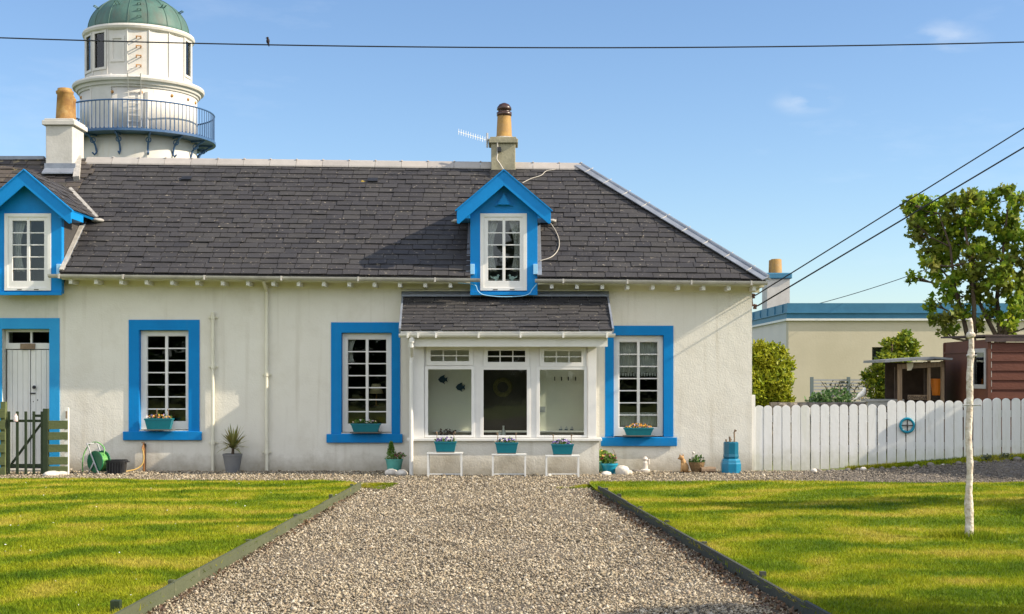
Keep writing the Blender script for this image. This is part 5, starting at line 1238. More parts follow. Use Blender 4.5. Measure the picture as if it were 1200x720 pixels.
FB = [(171,203,490.5,502,Y0-.07,'petal_orange','teal flower box with yellow and white pansies on the leftmost window sill',False),
      (412,446,496.5,509,Y0-.07,'petal_white','teal flower box of sparse dark flowers on the window sill left of the porch',False),
      (731,765,501.5,513,Y0-.07,'petal_orange','teal flower box with orange pansies on the sill of the window right of the porch',False),
      (509.5,535,517.5,530,20.22,'petal_purple','teal flower box of purple pansies on the left white stand',True),
      (580.5,607,518.5,531.5,20.22,'petal_purple','teal flower box on the middle white stand below the porch door window',True),
      (646,672,520.5,533,20.22,'petal_purple','teal flower box of violet pansies on the right white stand',True)]
for i, (a,b,c_,d_,Y,pet,lab,st) in enumerate(FB):
    x0, x1, z1, z0 = PX(a,Y), PX(b,Y), PZ(c_,Y), PZ(d_,Y)
    if not st: z0 = PZ(WINS[i]['sill'][2], Y0-.03)-.0+.018
    t = thing('flower_box', ((x0+x1)/2,Y,z0), lab, 'flower box', 'teal flower boxes')
    trough(x0, x1, Y-.02, z0+.008, z1, .15, t, M['teal'])
    MB().box(x0-.015 if not st else x0+.03, x1+.015 if not st else x1-.03, Y-.10, Y+.05, z0-.008, z0+.007).build('tray', M['tray'], t, bevel=.003)
    cc = ((x0+x1)/2, Y-.02, z1+.015)
    flowers(t, cc, ((x1-x0)*.47,.06,.05), [26,12,40,30,22,34][i], M[pet], nl=[70,90,60,70,60,80][i], ls=.03, ps=.026)
    if i in (0,4): flowers(t, (cc[0]-.05,cc[1],cc[2]), ((x1-x0)*.4,.05,.055), 10, M['petal_white'], nl=10, ls=.03, ps=.024)
    if i in (0,2): flowers(t, cc, ((x1-x0)*.5,.05,.06), 12, M['petal_purple'], nl=10, ls=.03, ps=.022)
    if st or i == 0:
        mb = MB()
        for sx_ in ((-.42,.42) if st else (.30,-.1)):
            x = cc[0]+(x1-x0)*sx_; mb.tube([(x,Y,z1-.02),(x+random.uniform(-.02,.02),Y,z1+.13)], .006, 5)
            mb.blob((x,Y,z1+.13),(.01,.01,.02),6,4)
        mb.build('stake', M['log'], t)
STN = [(500.5,541.5,530,'left white metal stand under a flower box in front of the porch'),(576.5,616.5,531.5,'middle white metal stand under a flower box in front of the porch'),(639.5,679,533,'right white metal stand under a flower box in front of the porch')]
for (a,b,c_,lab) in STN:
    Ya, Yb = 20.10, 20.34; x0, x1 = PX(a,Ya), PX(b,Ya); zt_ = PZ(c_,20.15)-.006
    t = thing('plant_stand', ((x0+x1)/2,20.22,0), lab, 'plant stand', 'white stands in front of the porch')
    MB().box(x0-.006,x1+.006,Ya-.006,Yb+.006,zt_-.02,zt_-.002).build('top', M['whitemetal'], t, bevel=.002)
    for x in (x0+.012, x1-.012):
        for y in (Ya+.012, Yb-.012): MB().box(x-.012,x+.012,y-.012,y+.012,-.01,zt_-.0205).build('leg', M['whitemetal'], t)
    MB().box(x0+.0245,x1-.0245,Yb-.02,Yb-.006,.02,.04).build('stretcher', M['whitemetal'], t)

# cordyline in grey pot
Yc = 21.0; xc = PX(272.5,Yc); t = thing('potted_palm', (xc,Yc,0), 'spiky yellow-green palm in a tapered grey pot between the two downpipes', 'potted plant')
zt_ = PZ(532,Yc)
MB().lathe(xc,Yc,[(.10,0),(.145,zt_-.03),(.152,zt_-.028),(.152,zt_),(.135,zt_),(.128,zt_-.04)],28).build('pot', M['greypot'], t, smooth=False)
MB().lathe(xc,Yc,[(.13,zt_-.04),(0,zt_-.035)],20).build('soil', M['soil'], t); MB().tube([(xc,Yc,zt_-.04),(xc+.01,Yc,zt_+.09)],[.025,.02],8).build('stem', M['bark'], t)
V = []; Fa = []
for i in range(64):
    a = random.uniform(0,2*PI); el = random.uniform(.10,1.35); Ln = random.uniform(.32,.46); c = Vector((xc+.01,Yc,zt_+.07+random.uniform(0,.05))); u = Vector((math.cos(a),math.sin(a),0)); sd = Vector((-u.y,u.x,0))
    o_ = len(V); pts = []
    for q in range(6):
        s = q/5; p = c+u*(Ln*math.cos(el)*s)+Vector((0,0,Ln*math.sin(el)*s-.14*s*s*math.cos(el))); wv = .017*(1-s)**.7*(.6+.8*min(1,s*3)); pts += [p-sd*wv, p+sd*wv]
    V += [tuple(p) for p in pts]; Fa += [(o_+2*q,o_+2*q+1,o_+2*q+3,o_+2*q+2) for q in range(5)]
np_obj('leaves', V, Fa, M['leaf_spike'], t)

# hose reel
Yh = 20.75; xh = PX(116,Yh); t = thing('hose_reel', (xh,Yh,0), 'green garden hose reel with grey handle frame by the left wall', 'hose reel')
rr = .165; rot = Matrix.Rotation(R(-30),3,'Z')
def hp(x,y,z): v = rot @ Vector((x,y,z)); return (xh+v.x, Yh+v.y, v.z+.19)
for s_ in (-.075,.075):
    mb = MB(); n_h = 28; ring = [hp(rr*math.cos(2*PI*q/n_h), s_-.008, rr*math.sin(2*PI*q/n_h)) for q in range(n_h)]+[hp(rr*math.cos(2*PI*q/n_h), s_+.008, rr*math.sin(2*PI*q/n_h)) for q in range(n_h)]
    mb.add(ring, [tuple(range(n_h)), tuple(range(2*n_h-1,n_h-1,-1))]+[(q,q+n_h,(q+1)%n_h+n_h,(q+1)%n_h) for q in range(n_h)]); mb.build('drum_side', M['green_pl'], t, fixn=True)
mb = MB()
for q in range(6):
    yy = -.058+q*.023; pts = [hp(.125*math.cos(2*PI*i/20), yy+.02*i/20, .125*math.sin(2*PI*i/20)) for i in range(21)]; mb.tube(pts, .011, 6)
    pts = [hp(.105*math.cos(2*PI*i/20), yy+.02*i/20, .105*math.sin(2*PI*i/20)) for i in range(21)]; mb.tube(pts, .011, 6)
mb.build('coiled_hose', M['hosegreen'], t, smooth=True)
mb = MB()
for s_ in (-.10,.10): mb.tube([hp(.10,s_,-.18),hp(0,s_,0),hp(-.13,s_,.24),hp(-.15,s_,.27)], .012, 7); mb.tube([hp(0,s_,0),hp(-.12,s_,-.18)], .012, 7)
mb.tube([hp(-.15,-.10,.27),hp(-.15,.10,.27)], .012, 7); mb.tube([hp(.10,-.10,-.18),hp(.10,.10,-.18)], .012, 7).tube([hp(-.12,-.10,-.18),hp(-.12,.10,-.18)], .012, 7)
mb.build('frame', M['greyboard'], t, smooth=True)
x_, Yq = PX(94,Yh), Yh
cable([hp(.10,.0,.10),(PX(122,Yh),Yh,PZ(525,Yh)),(PX(112,Yh),Yh+.1,PZ(519,Yh)),(PX(102,Yh),Yh+.15,PZ(521,Yh)),(PX(95,Yh),Yh+.15,PZ(532,Yh)),(PX(93,Yh),Yh+.15,PZ(545,Yh)),(PX(93.5,Yh),Yh+.15,.02)], .009, M['hosegreen'], t, 'hose')
# black trug
Yt = 20.75; t = thing('plastic_trug', (PX(137,Yt),Yt,0), 'black plastic crate with side handles beside the hose reel', 'crate'); x0, x1, z1 = PX(126,Yt), PX(148.5,Yt), PZ(539,Yt)
mb = MB(); cxq = (x0+x1)/2; hw = (x1-x0)/2
def rg_(s, z, n=20): return [(cxq+hw*s*math.copysign(abs(math.cos(2*PI*q/n))**.5,math.cos(2*PI*q/n)), Yt+.11*s*math.copysign(abs(math.sin(2*PI*q/n))**.5,math.sin(2*PI*q/n)), z) for q in range(n)]
for s, z in ((.84,.0),(.94,z1*.8),(1.0,z1*.82),(1.02,z1),(.96,z1),(.80,.03)): mb.v += rg_(s, z)
for i in range(5):
    for q in range(20): mb.f.append((i*20+q, i*20+(q+1)%20, i*20+20+(q+1)%20, i*20+20+q))
mb.f.append(tuple(range(19,-1,-1))); mb.f.append(tuple(range(100,120))); mb.build('tub', M['black'], t)
for q in range(7): x = x0+(x1-x0)*(q+.5)/7; MB().box(x-.006,x+.006,Yt-.112,Yt-.098,.02,z1*.8).build('rib', M['black'], t)
for s_ in (-1,1): MB().tube([(cxq+s_*hw*.98,Yt-.05,z1-.02),(cxq+s_*(hw+.025),Yt-.05,z1-.03),(cxq+s_*(hw+.025),Yt+.05,z1-.03),(cxq+s_*hw*.98,Yt+.05,z1-.02)], .009, 6).build('handle', M['black'], t)
# standpipe with hose
Ys = Y0-.09; xs_ = PX(168.5,Ys); t = thing('garden_tap', (xs_,Ys,0), 'brown standpipe tap with tan hose below the left window', 'tap')
MB().box(xs_-.022,xs_+.022,Ys+.02,Ys+.06,0,PZ(520,Ys)).build('backboard', M['darkwood'], t)
MB().tube([(xs_,Ys,0),(xs_,Ys,PZ(521,Ys))],.016,8).build('pipe', M['copper'], t)
MB().tube([(xs_,Ys,PZ(523,Ys)),(xs_,Ys-.06,PZ(523,Ys)),(xs_,Ys-.075,PZ(526,Ys))],.014,8).beam((xs_-.03,Ys-.03,PZ(519,Ys)),(xs_+.03,Ys-.03,PZ(519,Ys)),.012,.012).tube([(xs_,Ys-.03,PZ(523,Ys)),(xs_,Ys-.03,PZ(519,Ys))],.007,6).build('tap', M['copper'], t)
cable([(xs_,Ys-.075,PZ(526,Ys)),(xs_+.02,Ys-.08,PZ(536,Ys)),(xs_+.0,Ys-.1,PZ(544,Ys)),(xs_-.08,Ys-.15,.05),(xs_-.22,Ys-.25,.02),(PX(146,20.9),20.9,.02)], .012, M['hosetan'], t, 'hose')

# conifer pot left of porch, stones
Yk = 20.75; xk_ = PX(462,Yk); t = thing('potted_conifer', (xk_,Yk,0), 'small pointed conifer and red-leaved plant in a teal bowl left of the porch', 'potted plant')
z1 = PZ(538,Yk); MB().lathe(xk_,Yk,[(.09,.0),(.13,z1-.02),(.138,z1-.018),(.138,z1),(.12,z1),(.11,z1-.03)],24).build('bowl', M['glaze'], t); MB().lathe(xk_,Yk,[(.115,z1-.03),(0,z1-.02)],16).build('soil', M['soil'], t)
xq = PX(458.5,Yk); P = []
for i in range(900):
    s = random.random()**.8; a = random.uniform(0,2*PI); rr_ = (.085*(1-s)+.008)*random.uniform(.5,1.1); P.append((xq+rr_*math.cos(a), Yk+rr_*math.sin(a), z1-.02+s*.27))
V, Fa = leafcloud(np.array(P), .022, 'spray', .4); np_obj('conifer', V, Fa, M['leaf_dark'] if False else leafmat('bright_conifer', [(.10,.22,.03),(.18,.32,.05),(.07,.15,.03)], .3), t)
flowers(t, (PX(468,Yk),Yk,z1+.04), (.09,.08,.06), 20, M['petal_red'], nl=80, ls=.03, ps=.02)
def stone(x, y, r, m, lab, cat='stone', grp=None, z=0):
    mb = MB().blob((0,0,0), r, 12, 8, .10); o = mb.build('stone', m, smooth=True); o.location = (x,y,z+r[2]*.6); o.rotation_euler = (0,0,random.uniform(0,3)); tag(o, lab, cat, grp); return o
stone(PX(459,20.5),20.5,(.11,.08,.06),M['pebwhite'],'flat white stone in front of the potted conifer',z=.0); stone(PX(471,20.45),20.45,(.12,.09,.055),M['pebwhite'],'white stone beside the porch downpipe')
# right of porch
Yr = 20.7; xr = PX(714,Yr); t = thing('flower_pot', (xr,Yr,0), 'turquoise blue pot of pink and yellow flowers right of the porch', 'flower pot'); z1 = PZ(543,Yr)
MB().lathe(xr,Yr,[(.085,.0),(.125,z1-.03),(.135,z1-.028),(.135,z1),(.12,z1),(.11,z1-.03)],28).build('pot', M['turq'], t); MB().lathe(xr,Yr,[(.115,z1-.03),(0,z1-.02)],16).build('soil', M['soil'], t)
flowers(t, (xr-.01,Yr,z1+.06), (.12,.1,.09), 14, M['petal_red'], 'leaf_s', nl=150, ls=.045, ps=.035); flowers(t, (xr-.02,Yr,z1+.10), (.10,.08,.05), 8, M['petal_orange'], 'leaf_y', nl=60, ls=.04, ps=.03)
cable([(xr+.09,Yr,z1-.02),(xr+.10,Yr,z1+.10),(xr+.05,Yr,z1+.22)], .004, M['log'], t, 'stem')
Yg = 21.0; xg = PX(706,Yg); t = thing('flower_pot', (xg,Yg,0), 'pale green glazed pot with leafy plant behind the turquoise pot', 'flower pot'); z1 = PZ(541,Yg)
MB().lathe(xg,Yg,[(.075,0),(.11,z1*.5),(.10,z1-.02),(.112,z1),(.095,z1),(.09,z1-.03)],24).build('pot', M['glaze'], t, smooth=True); flowers(t, (xg,Yg,z1+.07), (.10,.1,.10), 6, M['petal_orange'], 'leaf_y', nl=130, ls=.05, ps=.03)
stone(PX(710.5,20.35),20.35,(.095,.07,.045),M['pebwhite'],'low white stone in front of the turquoise pot'); stone(PX(729,20.55),20.55,(.115,.09,.09),M['pebwhite'],'larger white stone right of the turquoise pot'); stone(PX(737,20.6),20.6,(.06,.05,.045),M['pebwhite'],'smallest white stone at the end beside the turquoise pot')
stone(PX(643.5,20.2),20.15,(.035,.03,.03),M['pebwhite'],'pale pebble at the foot of the right white stand')
# white pump ornament against wall (rabbit-like standing figure)
xw, Yw_ = PX(756,Y0-.12), Y0-.12; mb = MB().lathe(xw,Yw_,[(.075,0),(.08,.03),(.04,.05),(.045,.14),(.032,.17),(.045,.20),(.02,.235),(0,.24)],12).tube([(xw,Yw_,.17),(xw+.06,Yw_-.02,.19),(xw+.06,Yw_-.02,.12)],.012,6)
tag(mb.build('stone_ornament', pm('pale_concrete',(.66,.60,.54),(.55,.50,.44),ns=20,rough=.9), org=(xw,Yw_,0)), 'small pale upright ornament on the gravel below the right window', 'ornament')
stone(PX(745,Y0-.25),Y0-.25,(.08,.05,.03),M['rock'],'flat grey stone beside the small pale ornament')
# cat figure, pottery
xf_, Yf_ = PX(801,20.95), 20.95
mb = MB(); B_ = lambda c, r, rt=None: mb.blob((xf_+c[0],Yf_+c[1],c[2]), r, 12, 8, 0, rt)
tl = Matrix.Rotation(R(-16),3,'Y')
B_((.02,0,.09),(.06,.055,.09),tl); B_((.0,0,.16),(.042,.04,.07),tl); B_((-.035,-.005,.235),(.042,.036,.036)); B_((-.068,-.012,.225),(.022,.018,.016))
for s_ in (-1,1): mb.prism([(xf_-.03+s_*.024-.012,.26),(xf_-.03+s_*.024+.012,.26),(xf_-.03+s_*.024,.30)],Yf_-.01,Yf_+.012)
for s_ in (-1,1): mb.tube([(xf_-.02,Yf_+s_*.02,.15),(xf_-.03,Yf_+s_*.022,.05),(xf_-.035,Yf_+s_*.022,.005)],[.018,.013,.016],8)
mb.tube([(xf_+.06,Yf_,.02),(xf_+.10,Yf_-.03,.02),(xf_+.11,Yf_-.06,.03)],[.016,.014,.008],8)
tag(mb.build('cat_figure', M['tan'], org=(xf_,Yf_,0), smooth=True), 'tan pottery cat sitting upright against the wall', 'cat figure')
xb, Yb_ = PX(816.5,20.95), 20.95; t = thing('plant_basket', (xb,Yb_,0), 'brown wicker basket of succulents between the cat and the log', 'plant basket')
MB().lathe(xb,Yb_,[(.07,0),(.12,.13),(.128,.17),(.115,.17),(.11,.13)],20).build('basket', M['basket'], t)
V = []; Fa = []; P = []
flowers(t, (xb+.01,Yb_,.20), (.12,.09,.06), 8, M['petal_white'], 'leaf_s', nl=130, ls=.04, ps=.02); cable([(xb-.06,Yb_,.18),(xb-.065,Yb_,.28),(xb-.05,Yb_,.30)],.006,M['pebwhite'],t,'stem')
MB().blob((xb-.05,Yb_,.31),.022,8,6,.2).build('flower_head', M['pebwhite'], t)
o = MB().tube([(-.12,0,.05),(0,.01,.055),(.10,0,.05)],[.045,.052,.048],10).build('driftwood', M['log'], smooth=False); o.location = (PX(831,20.85),20.85,0); tag(o,'short round log lying between the wicker basket and the blue chimney pot','log')
# blue chimney pot planter
Yb2 = 20.95; xb2 = PX(856.5,Yb2); t = thing('chimney_pot_planter', (xb2,Yb2,0), 'tall glossy blue octagonal chimney pot planter near the house corner', 'planter')
zz2 = lambda py: PZ(py,Yb2); n8 = 8
MB().lathe(xb2,Yb2,[(.118,zz2(537)),(.125,zz2(535)),(.118,zz2(532)),(.118,zz2(519)),(.105,zz2(518)),(.10,zz2(522))],n8,PI/8).build('upper_body', M['potblue'], t)
MB().lathe(xb2,Yb2,[(.158,-.01),(.158,zz2(543.5)),(.15,zz2(542)),(.145,zz2(539.5)),(.13,zz2(537.8)),(.11,zz2(537.2))],n8,PI/8).build('base', M['potblue2'], t)
mb = MB(); mb.tube([(xb2-.06,Yb2,zz2(524)),(xb2-.075,Yb2,zz2(515))],[.02,.012],6).tube([(xb2-.0,Yb2,zz2(524)),(xb2-.02,Yb2,zz2(512)),(xb2+.01,Yb2,zz2(516))],[.018,.015,.008],6).tube([(xb2+.05,Yb2,zz2(524)),(xb2+.055,Yb2,zz2(514)),(xb2+.05,Yb2,zz2(507)),(xb2+.075,Yb2,zz2(504))],[.014,.01,.012,.02],6)
mb.build('driftwood_sticks', M['log'], t)

# ================================================================== GREEN GATE (left)
Yt = 20.5; z_ = lambda py: PZ(py, Yt); x_ = lambda px: PX(px, Yt)
t = thing('garden_gate', (x_(30),Yt,0), 'low dark green picket gate in front of the white double door', 'gate')
for (a, b) in ((9,12.2),(19,22.2),(29,32),(38.4,41.4),(48,51)):
    mb = MB().box(x_(a),x_(b),Yt-.02,Yt,z_(556),z_(482.3)); mb.build('picket', M['gate'], t, bevel=.003)
for a,b,c in ((9,495,492),(9,548,544),(38,489,486)): MB().box(x_(a),x_(51),Yt+.001,Yt+.03,z_(b),z_(c)).build('rail', M['gate'], t)
MB().beam((x_(12.5),Yt+.04,z_(544)),(x_(49.5),Yt+.04,z_(494)),.03,.035,up=(0,1,0)).build('brace', M['gate'], t)
for (px, top, lab) in ((54,479,'dark green square gate post right of the green gate'),(4.5,471,'mossy green square post left of the green gate')):
    o = MB().box(-.038,.038,-.038,.038,-.1,z_(top)).build('gate_post', M['gate'] if px > 10 else M['plank'], bevel=.004); o.location = (x_(px),Yt,0); tag(o, lab, 'gate post')
t = thing('plank_fence', (x_(68),Yt,0), 'mossy green plank panel between the gate post and the cottage wall', 'fence')
for (a,b) in ((493,503.5),(506.5,516),(521,530.3),(535.5,545),(546.5,553)):
    dz = random.uniform(-.01,.01); MB().add([(x_(57.3),Yt-.03,z_(b)),(x_(80),Yt-.03,z_(b-.8)),(x_(80),Yt-.01,z_(b-.8)),(x_(57.3),Yt-.01,z_(b)),(x_(57.3),Yt-.03,z_(a)),(x_(80),Yt-.03,z_(a)),(x_(80),Yt-.01,z_(a)),(x_(57.3),Yt-.01,z_(a))],
        [(0,3,2,1),(4,5,6,7),(0,1,5,4),(1,2,6,5),(2,3,7,6),(3,0,4,7)]).build('board', M['plank'], t, bevel=.003)
MB().box(x_(76),x_(80),Yt-.009,Yt+.05,0,z_(478)).prism([(x_(71),z_(492.9)),(x_(76)-.001,z_(492.9)),(x_(76)-.001,z_(480)),(x_(71),z_(487))],Yt+.01,Yt+.04).build('end_post', M['white'], t)
MB().box(x_(77.2),x_(79),Yt-.012,Yt-.0095,z_(490.5),z_(482)).build('post_inset', M['log'], t)
t = thing('plank_fence', (x_(-30),Yt,0), 'mossy green plank fence running off the left edge beside the gate', 'fence')
for (a,b) in ((479,490),(493,503.5),(506.5,516),(521,530.3),(535.5,545),(548,557)): MB().box(x_(-70),x_(7.7),Yt-.063,Yt-.04,z_(b),z_(a)).build('board', M['plank'], t, bevel=.003)
o = MB().lathe(0,0,[(.03,0),(.032,.01),(.032,.075),(.02,.09),(.016,.092),(.016,.115)],14).build('bottle', M['paper'], smooth=False); o.location = (x_(20),Yt-.056,z_(494)); tag(o,'small white bottle hooked on the top rail of the green gate','bottle')
stone(x_(67),20.3,(.16,.10,.05),M['pebwhite'],'broken pale stones heap at the foot of the plank panel'); stone(x_(76),20.35,(.08,.06,.045),M['pebwhite'],'small pale stone under the right end of the plank panel')
n = 1600; 
# ================================================================== WHITE PICKET GATE + FENCE
YF = 21.42; fx_ = lambda px: PX(px, YF); fz = lambda py: PZ(py, YF)
def picket(px, top, bot, parent, wpx_=10.1):
    x0, x1 = fx_(px), fx_(px+wpx_*random.uniform(.95,1.04)); r_ = (x1-x0)/2; zt_ = fz(top+random.uniform(-.5,.5)); zb = fz(bot); cx = (x0+x1)/2
    poly = [(x0,zb),(x1,zb)]+[(cx+r_*math.cos(PI*q/10), zt_-r_*.85+r_*.85*math.sin(PI*q/10)) for q in range(11)]
    tl = random.uniform(-.004,.004); yo = random.uniform(-.003,.003)
    poly = [(p[0]+tl*(p[1]-zb), p[1]) for p in poly]
    MB().prism(poly, YF-.022+yo, YF+yo).build('picket', M['picket'], parent, bevel=.003)
t = thing('picket_gate', (fx_(915),YF,0), 'white picket gate section of six pales beside the house corner', 'gate')
for i in range(6): picket(884+i*10.85, 475, 551.5, t)
for a, b in ((495,487),(540,532)): MB().box(fx_(884),fx_(948),YF+.006,YF+.04,fz(a),fz(b)).build('rail', M['picket'], t)
o = MB().box(-.03,.03,-.03,.03,-.1,fz(463)).build('gate_post', M['picket'], bevel=.004); o.location = (fx_(882.4),YF+.0,0); tag(o,'narrow white post against the house corner at the picket gate','gate post')
t = thing('picket_fence', (fx_(1120),YF,0.1), 'long white picket fence with rounded tops across the right side', 'fence')
i = 0; px = 950.0
while px < 1300:
    top = 474 if px < 1037 else (469.5 if px < 1124 else (466.7 if px < 1215 else 463)); bot = 551-(px-950)*.085 if px < 1050 else 542.5-(px-1050)*.06
    picket(px, top, bot, t); px += 11.2
for (a, b, dy) in ((950,1037,0),(1037.3,1124,-3.5),(1124.3,1300,-6)):
    for e, h_ in ((495,487),(530,522)): MB().box(fx_(a),fx_(b),YF+.006,YF+.04,fz(e+dy),fz(h_+dy)).build('rail', M['picket'], t)
for px in (949,1036,1123,1210,1296): MB().box(fx_(px)-.035,fx_(px)+.035,YF+.041,YF+.11,-.1,fz(478)).build('post', M['picket'], t)
# wheel on fence
xw, zw = fx_(1061.7), fz(498.5); t = thing('wheel_ornament', (xw,YF-.07,zw), 'round blue ring with a cross inside hung on the white picket fence', 'ornament')
MB().torus((xw,YF-.06,zw), .105, .021, 36, 10).build('ring', pm('ring_teal',(.005,.17,.27),(.01,.22,.32),ns=9,rough=.35), t, smooth=True)
MB().lathe(xw,0,[(0,0)],4)
d_ = MB(); 
n_d = 32; d_.prism([(xw+.088*math.cos(2*PI*q/n_d), zw+.088*math.sin(2*PI*q/n_d)) for q in range(n_d)], YF-.052, YF-.047); d_.build('disc', M['whitemetal'], t)
mb = MB()
for a in (0, PI/2): mb.beam((xw-.088*math.cos(a),YF-.075,zw-.088*math.sin(a)),(xw+.088*math.cos(a),YF-.075,zw+.088*math.sin(a)),.015,.01,up=(0,1,0))
mb.blob((xw,YF-.08,zw),(.02,.02,.02),8,6).build('cross_spokes', M['iron'], t)
MB().box(xw-.01,xw+.01,YF-.047,YF-.024,zw-.02,zw+.02).build('hanger', M['iron'], t)
# edging stones at foot of fence
for i, px in enumerate([955,962,972,978,988,996,1007,1013,1024,1035,1048,1060,1074,1090,1104,1121,1139,1150,1163,1176,1188]):
    x = PX(px, 21.0); yy = 21.12-.25*float(sst(5.2,7.5,x))+random.uniform(-.05,.03); r0 = random.uniform(.025,.075)
    stone(x, yy, (r0, r0*.8, r0*.6), M['rock'] if i%7 else M['pebwhite'], 'small rounded stone in the row at the foot of the white picket fence', 'stone', 'stones along the picket fence', z=float(H(x,yy)))
for (px, lab) in ((1157,'left of two small grey-green herb clumps under the picket fence'),(1179,'right of two small grey-green herb clumps under the picket fence')):
    x, yy = PX(px,20.95), 20.95; P, d = shell_pts((x,yy,float(H(x,yy))+.05),(.10,.07,.06),150,.2); V, Fa = leafcloud(P,.03,'leaf',.5)
    tag(np_obj('herb_clump', V, Fa, leafmat('grey_green_leaves',[(.06,.09,.05),(.12,.15,.09),(.09,.10,.07)],.2), org=(x,yy,float(H(x,yy)))), lab, 'plant', 'herb clumps under the fence')

# ================================================================== CLOTHES POST
pk = PY/F; t = thing('clothes_post', (PXX,PY,.05), 'rough white-painted washing line post standing in the right lawn', 'clothes post')
zp = lambda py: PZ(py, PY); xp = lambda px: PX(px, PY)
pts = []; rs = []
for i in range(60):
    s = i/59; z = .0+(zp(373)-.0)*s; x = PXX+.004*math.sin(s*9)+.005*math.sin(s*23)+(xp(1137.3)-PXX)*s
    base_r = .037 if s < .22 else (.029 if s < .86 else .022)
    if s > .985: base_r *= .55
    pts.append((x,PY+.004*math.sin(s*13),z)); rs.append(base_r*(1+.04*math.sin(i*.9)+random.uniform(-.09,.09)))
MB().tube(pts, rs, 12).build('pole', M['postw'], t, smooth=True)
MB().blob((xp(1137.5),PY,zp(393)),(.042,.042,.034),12,8,.08).build('collar', M['postw'], t, smooth=True)
MB().tube([(xp(1128),PY-.02,zp(475)),(xp(1148),PY-.02,zp(475))],.006,6).tube([(xp(1128.5),PY-.02,zp(475)),(xp(1128),PY-.02,zp(477.5))],.008,6).blob((xp(1128),PY-.02,zp(475)),.010,6,5).blob((xp(1148),PY-.02,zp(475)),.010,6,5).build('cross_bar', M['galv'], t)
MB().tube([(xp(1132),PY-.01,zp(416.5)),(xp(1143),PY-.01,zp(416.5))],.006,6).tube([(xp(1131.5),PY-.03,zp(417)),(xp(1134),PY-.03,zp(417))],.009,6).tube([(xp(1141),PY-.03,zp(417)),(xp(1143.5),PY-.03,zp(417))],.009,6).build('cleat', M['galv'], t)
MB().tube([(xp(1131),PY-.01,zp(374.5)),(xp(1137),PY-.01,zp(376))],.008,6).build('hook', M['galv'], t)

# ================================================================== BEYOND THE FENCE
# red shed
YS = 23.0; YS2 = 25.3; sx0 = PX(1157,YS); z0s = .15; zsT = PZ(394.5,YS)
t = thing('garden_shed', (sx0+1.5,YS,.2), 'dark red timber shed with one side window behind the picket fence', 'shed')
mb = MB(); nbz = 12; zb_ = z0s
for i in range(nbz):
    z1_ = z0s+(zsT-.10-z0s)*(i+1)/nbz; mb.add([(sx0+.06,YS-.022,zb_),(sx0+3.4,YS-.022,zb_),(sx0+3.4,YS-.006,z1_),(sx0+.06,YS-.006,z1_),(sx0+.06,YS+.01,zb_),(sx0+3.4,YS+.01,zb_),(sx0+3.4,YS+.01,z1_),(sx0+.06,YS+.01,z1_)],
        [(0,1,2,3),(7,6,5,4),(0,4,5,1),(3,2,6,7),(0,3,7,4),(1,5,6,2)]); zb_ = z1_
mb.build('boarding', M['redwood'], t)
MB().box(sx0-.0,sx0+.055,YS-.03,YS+.03,z0s,zsT-.05).build('corner_post', M['redply'], t)
kx = sx0-.001
wy0, wy1 = 23.5, 24.05
# side wall with window: pixel 1140..1155 -> Y
yA = sx0*F/(1155-600); yB = sx0*F/(1141-600)
wz1, wz0 = EYE+(HZ-411)*yA/F, EYE+(HZ-453)*yA/F
MB().side(YS+.031, YS2, z0s, zsT-.05, [(yA,yB,wz0,wz1)], sx0, sx0+.04).build('side_wall', M['redply'], t)
MB().side(yA-.03, yB+.03, wz0-.04, wz1+.04, [(yA+.03,yB-.03,wz0+.03,wz1-.03)], sx0-.02, sx0-.001).build('window_frame', M['greyboard'], t)
MB().box(sx0+.01,sx0+.016,yA,yB,wz0,wz1).build('pane', M['glass'], t)
MB().box(sx0+.06,sx0+.07,yA-.1,yB+.1,wz0-.1,wz1+.1).build('net_curtain', M['blind'], t)
# door battens on the side wall, between window and far edge
MB().box(sx0-.018,sx0-.001,yB+.12,YS2-.05,EYE+(HZ-414.5)*24.8/F,EYE+(HZ-412.5)*24.8/F).box(sx0-.02,sx0-.001,YS2-.06,YS2,z0s,zsT-.06).build('batten', M['redply'], t)
MB().box(sx0,sx0+3.4,YS2-.04,YS2-.001,z0s,zsT-.05).box(sx0+3.36,sx0+3.4,YS+.011,YS2-.041,z0s,zsT-.05).build('back_wall', M['redply'], t)
MB().add([(sx0-.05,YS-.07,zsT-.0),(sx0+3.5,YS-.07,zsT-.0),(sx0+3.5,YS2+.05,zsT+.03),(sx0-.05,YS2+.05,zsT+.03),(sx0-.05,YS-.07,zsT+.03),(sx0+3.5,YS-.07,zsT+.03),(sx0+3.5,YS2+.05,zsT+.06),(sx0-.05,YS2+.05,zsT+.06)],
        [(0,3,2,1),(4,5,6,7),(0,1,5,4),(1,2,6,5),(2,3,7,6),(3,0,4,7)]).box(sx0-.045,sx0+3.45,YS-.062,YS-.035,zsT-.09,zsT-.001).build('roof', M['felt'], t)
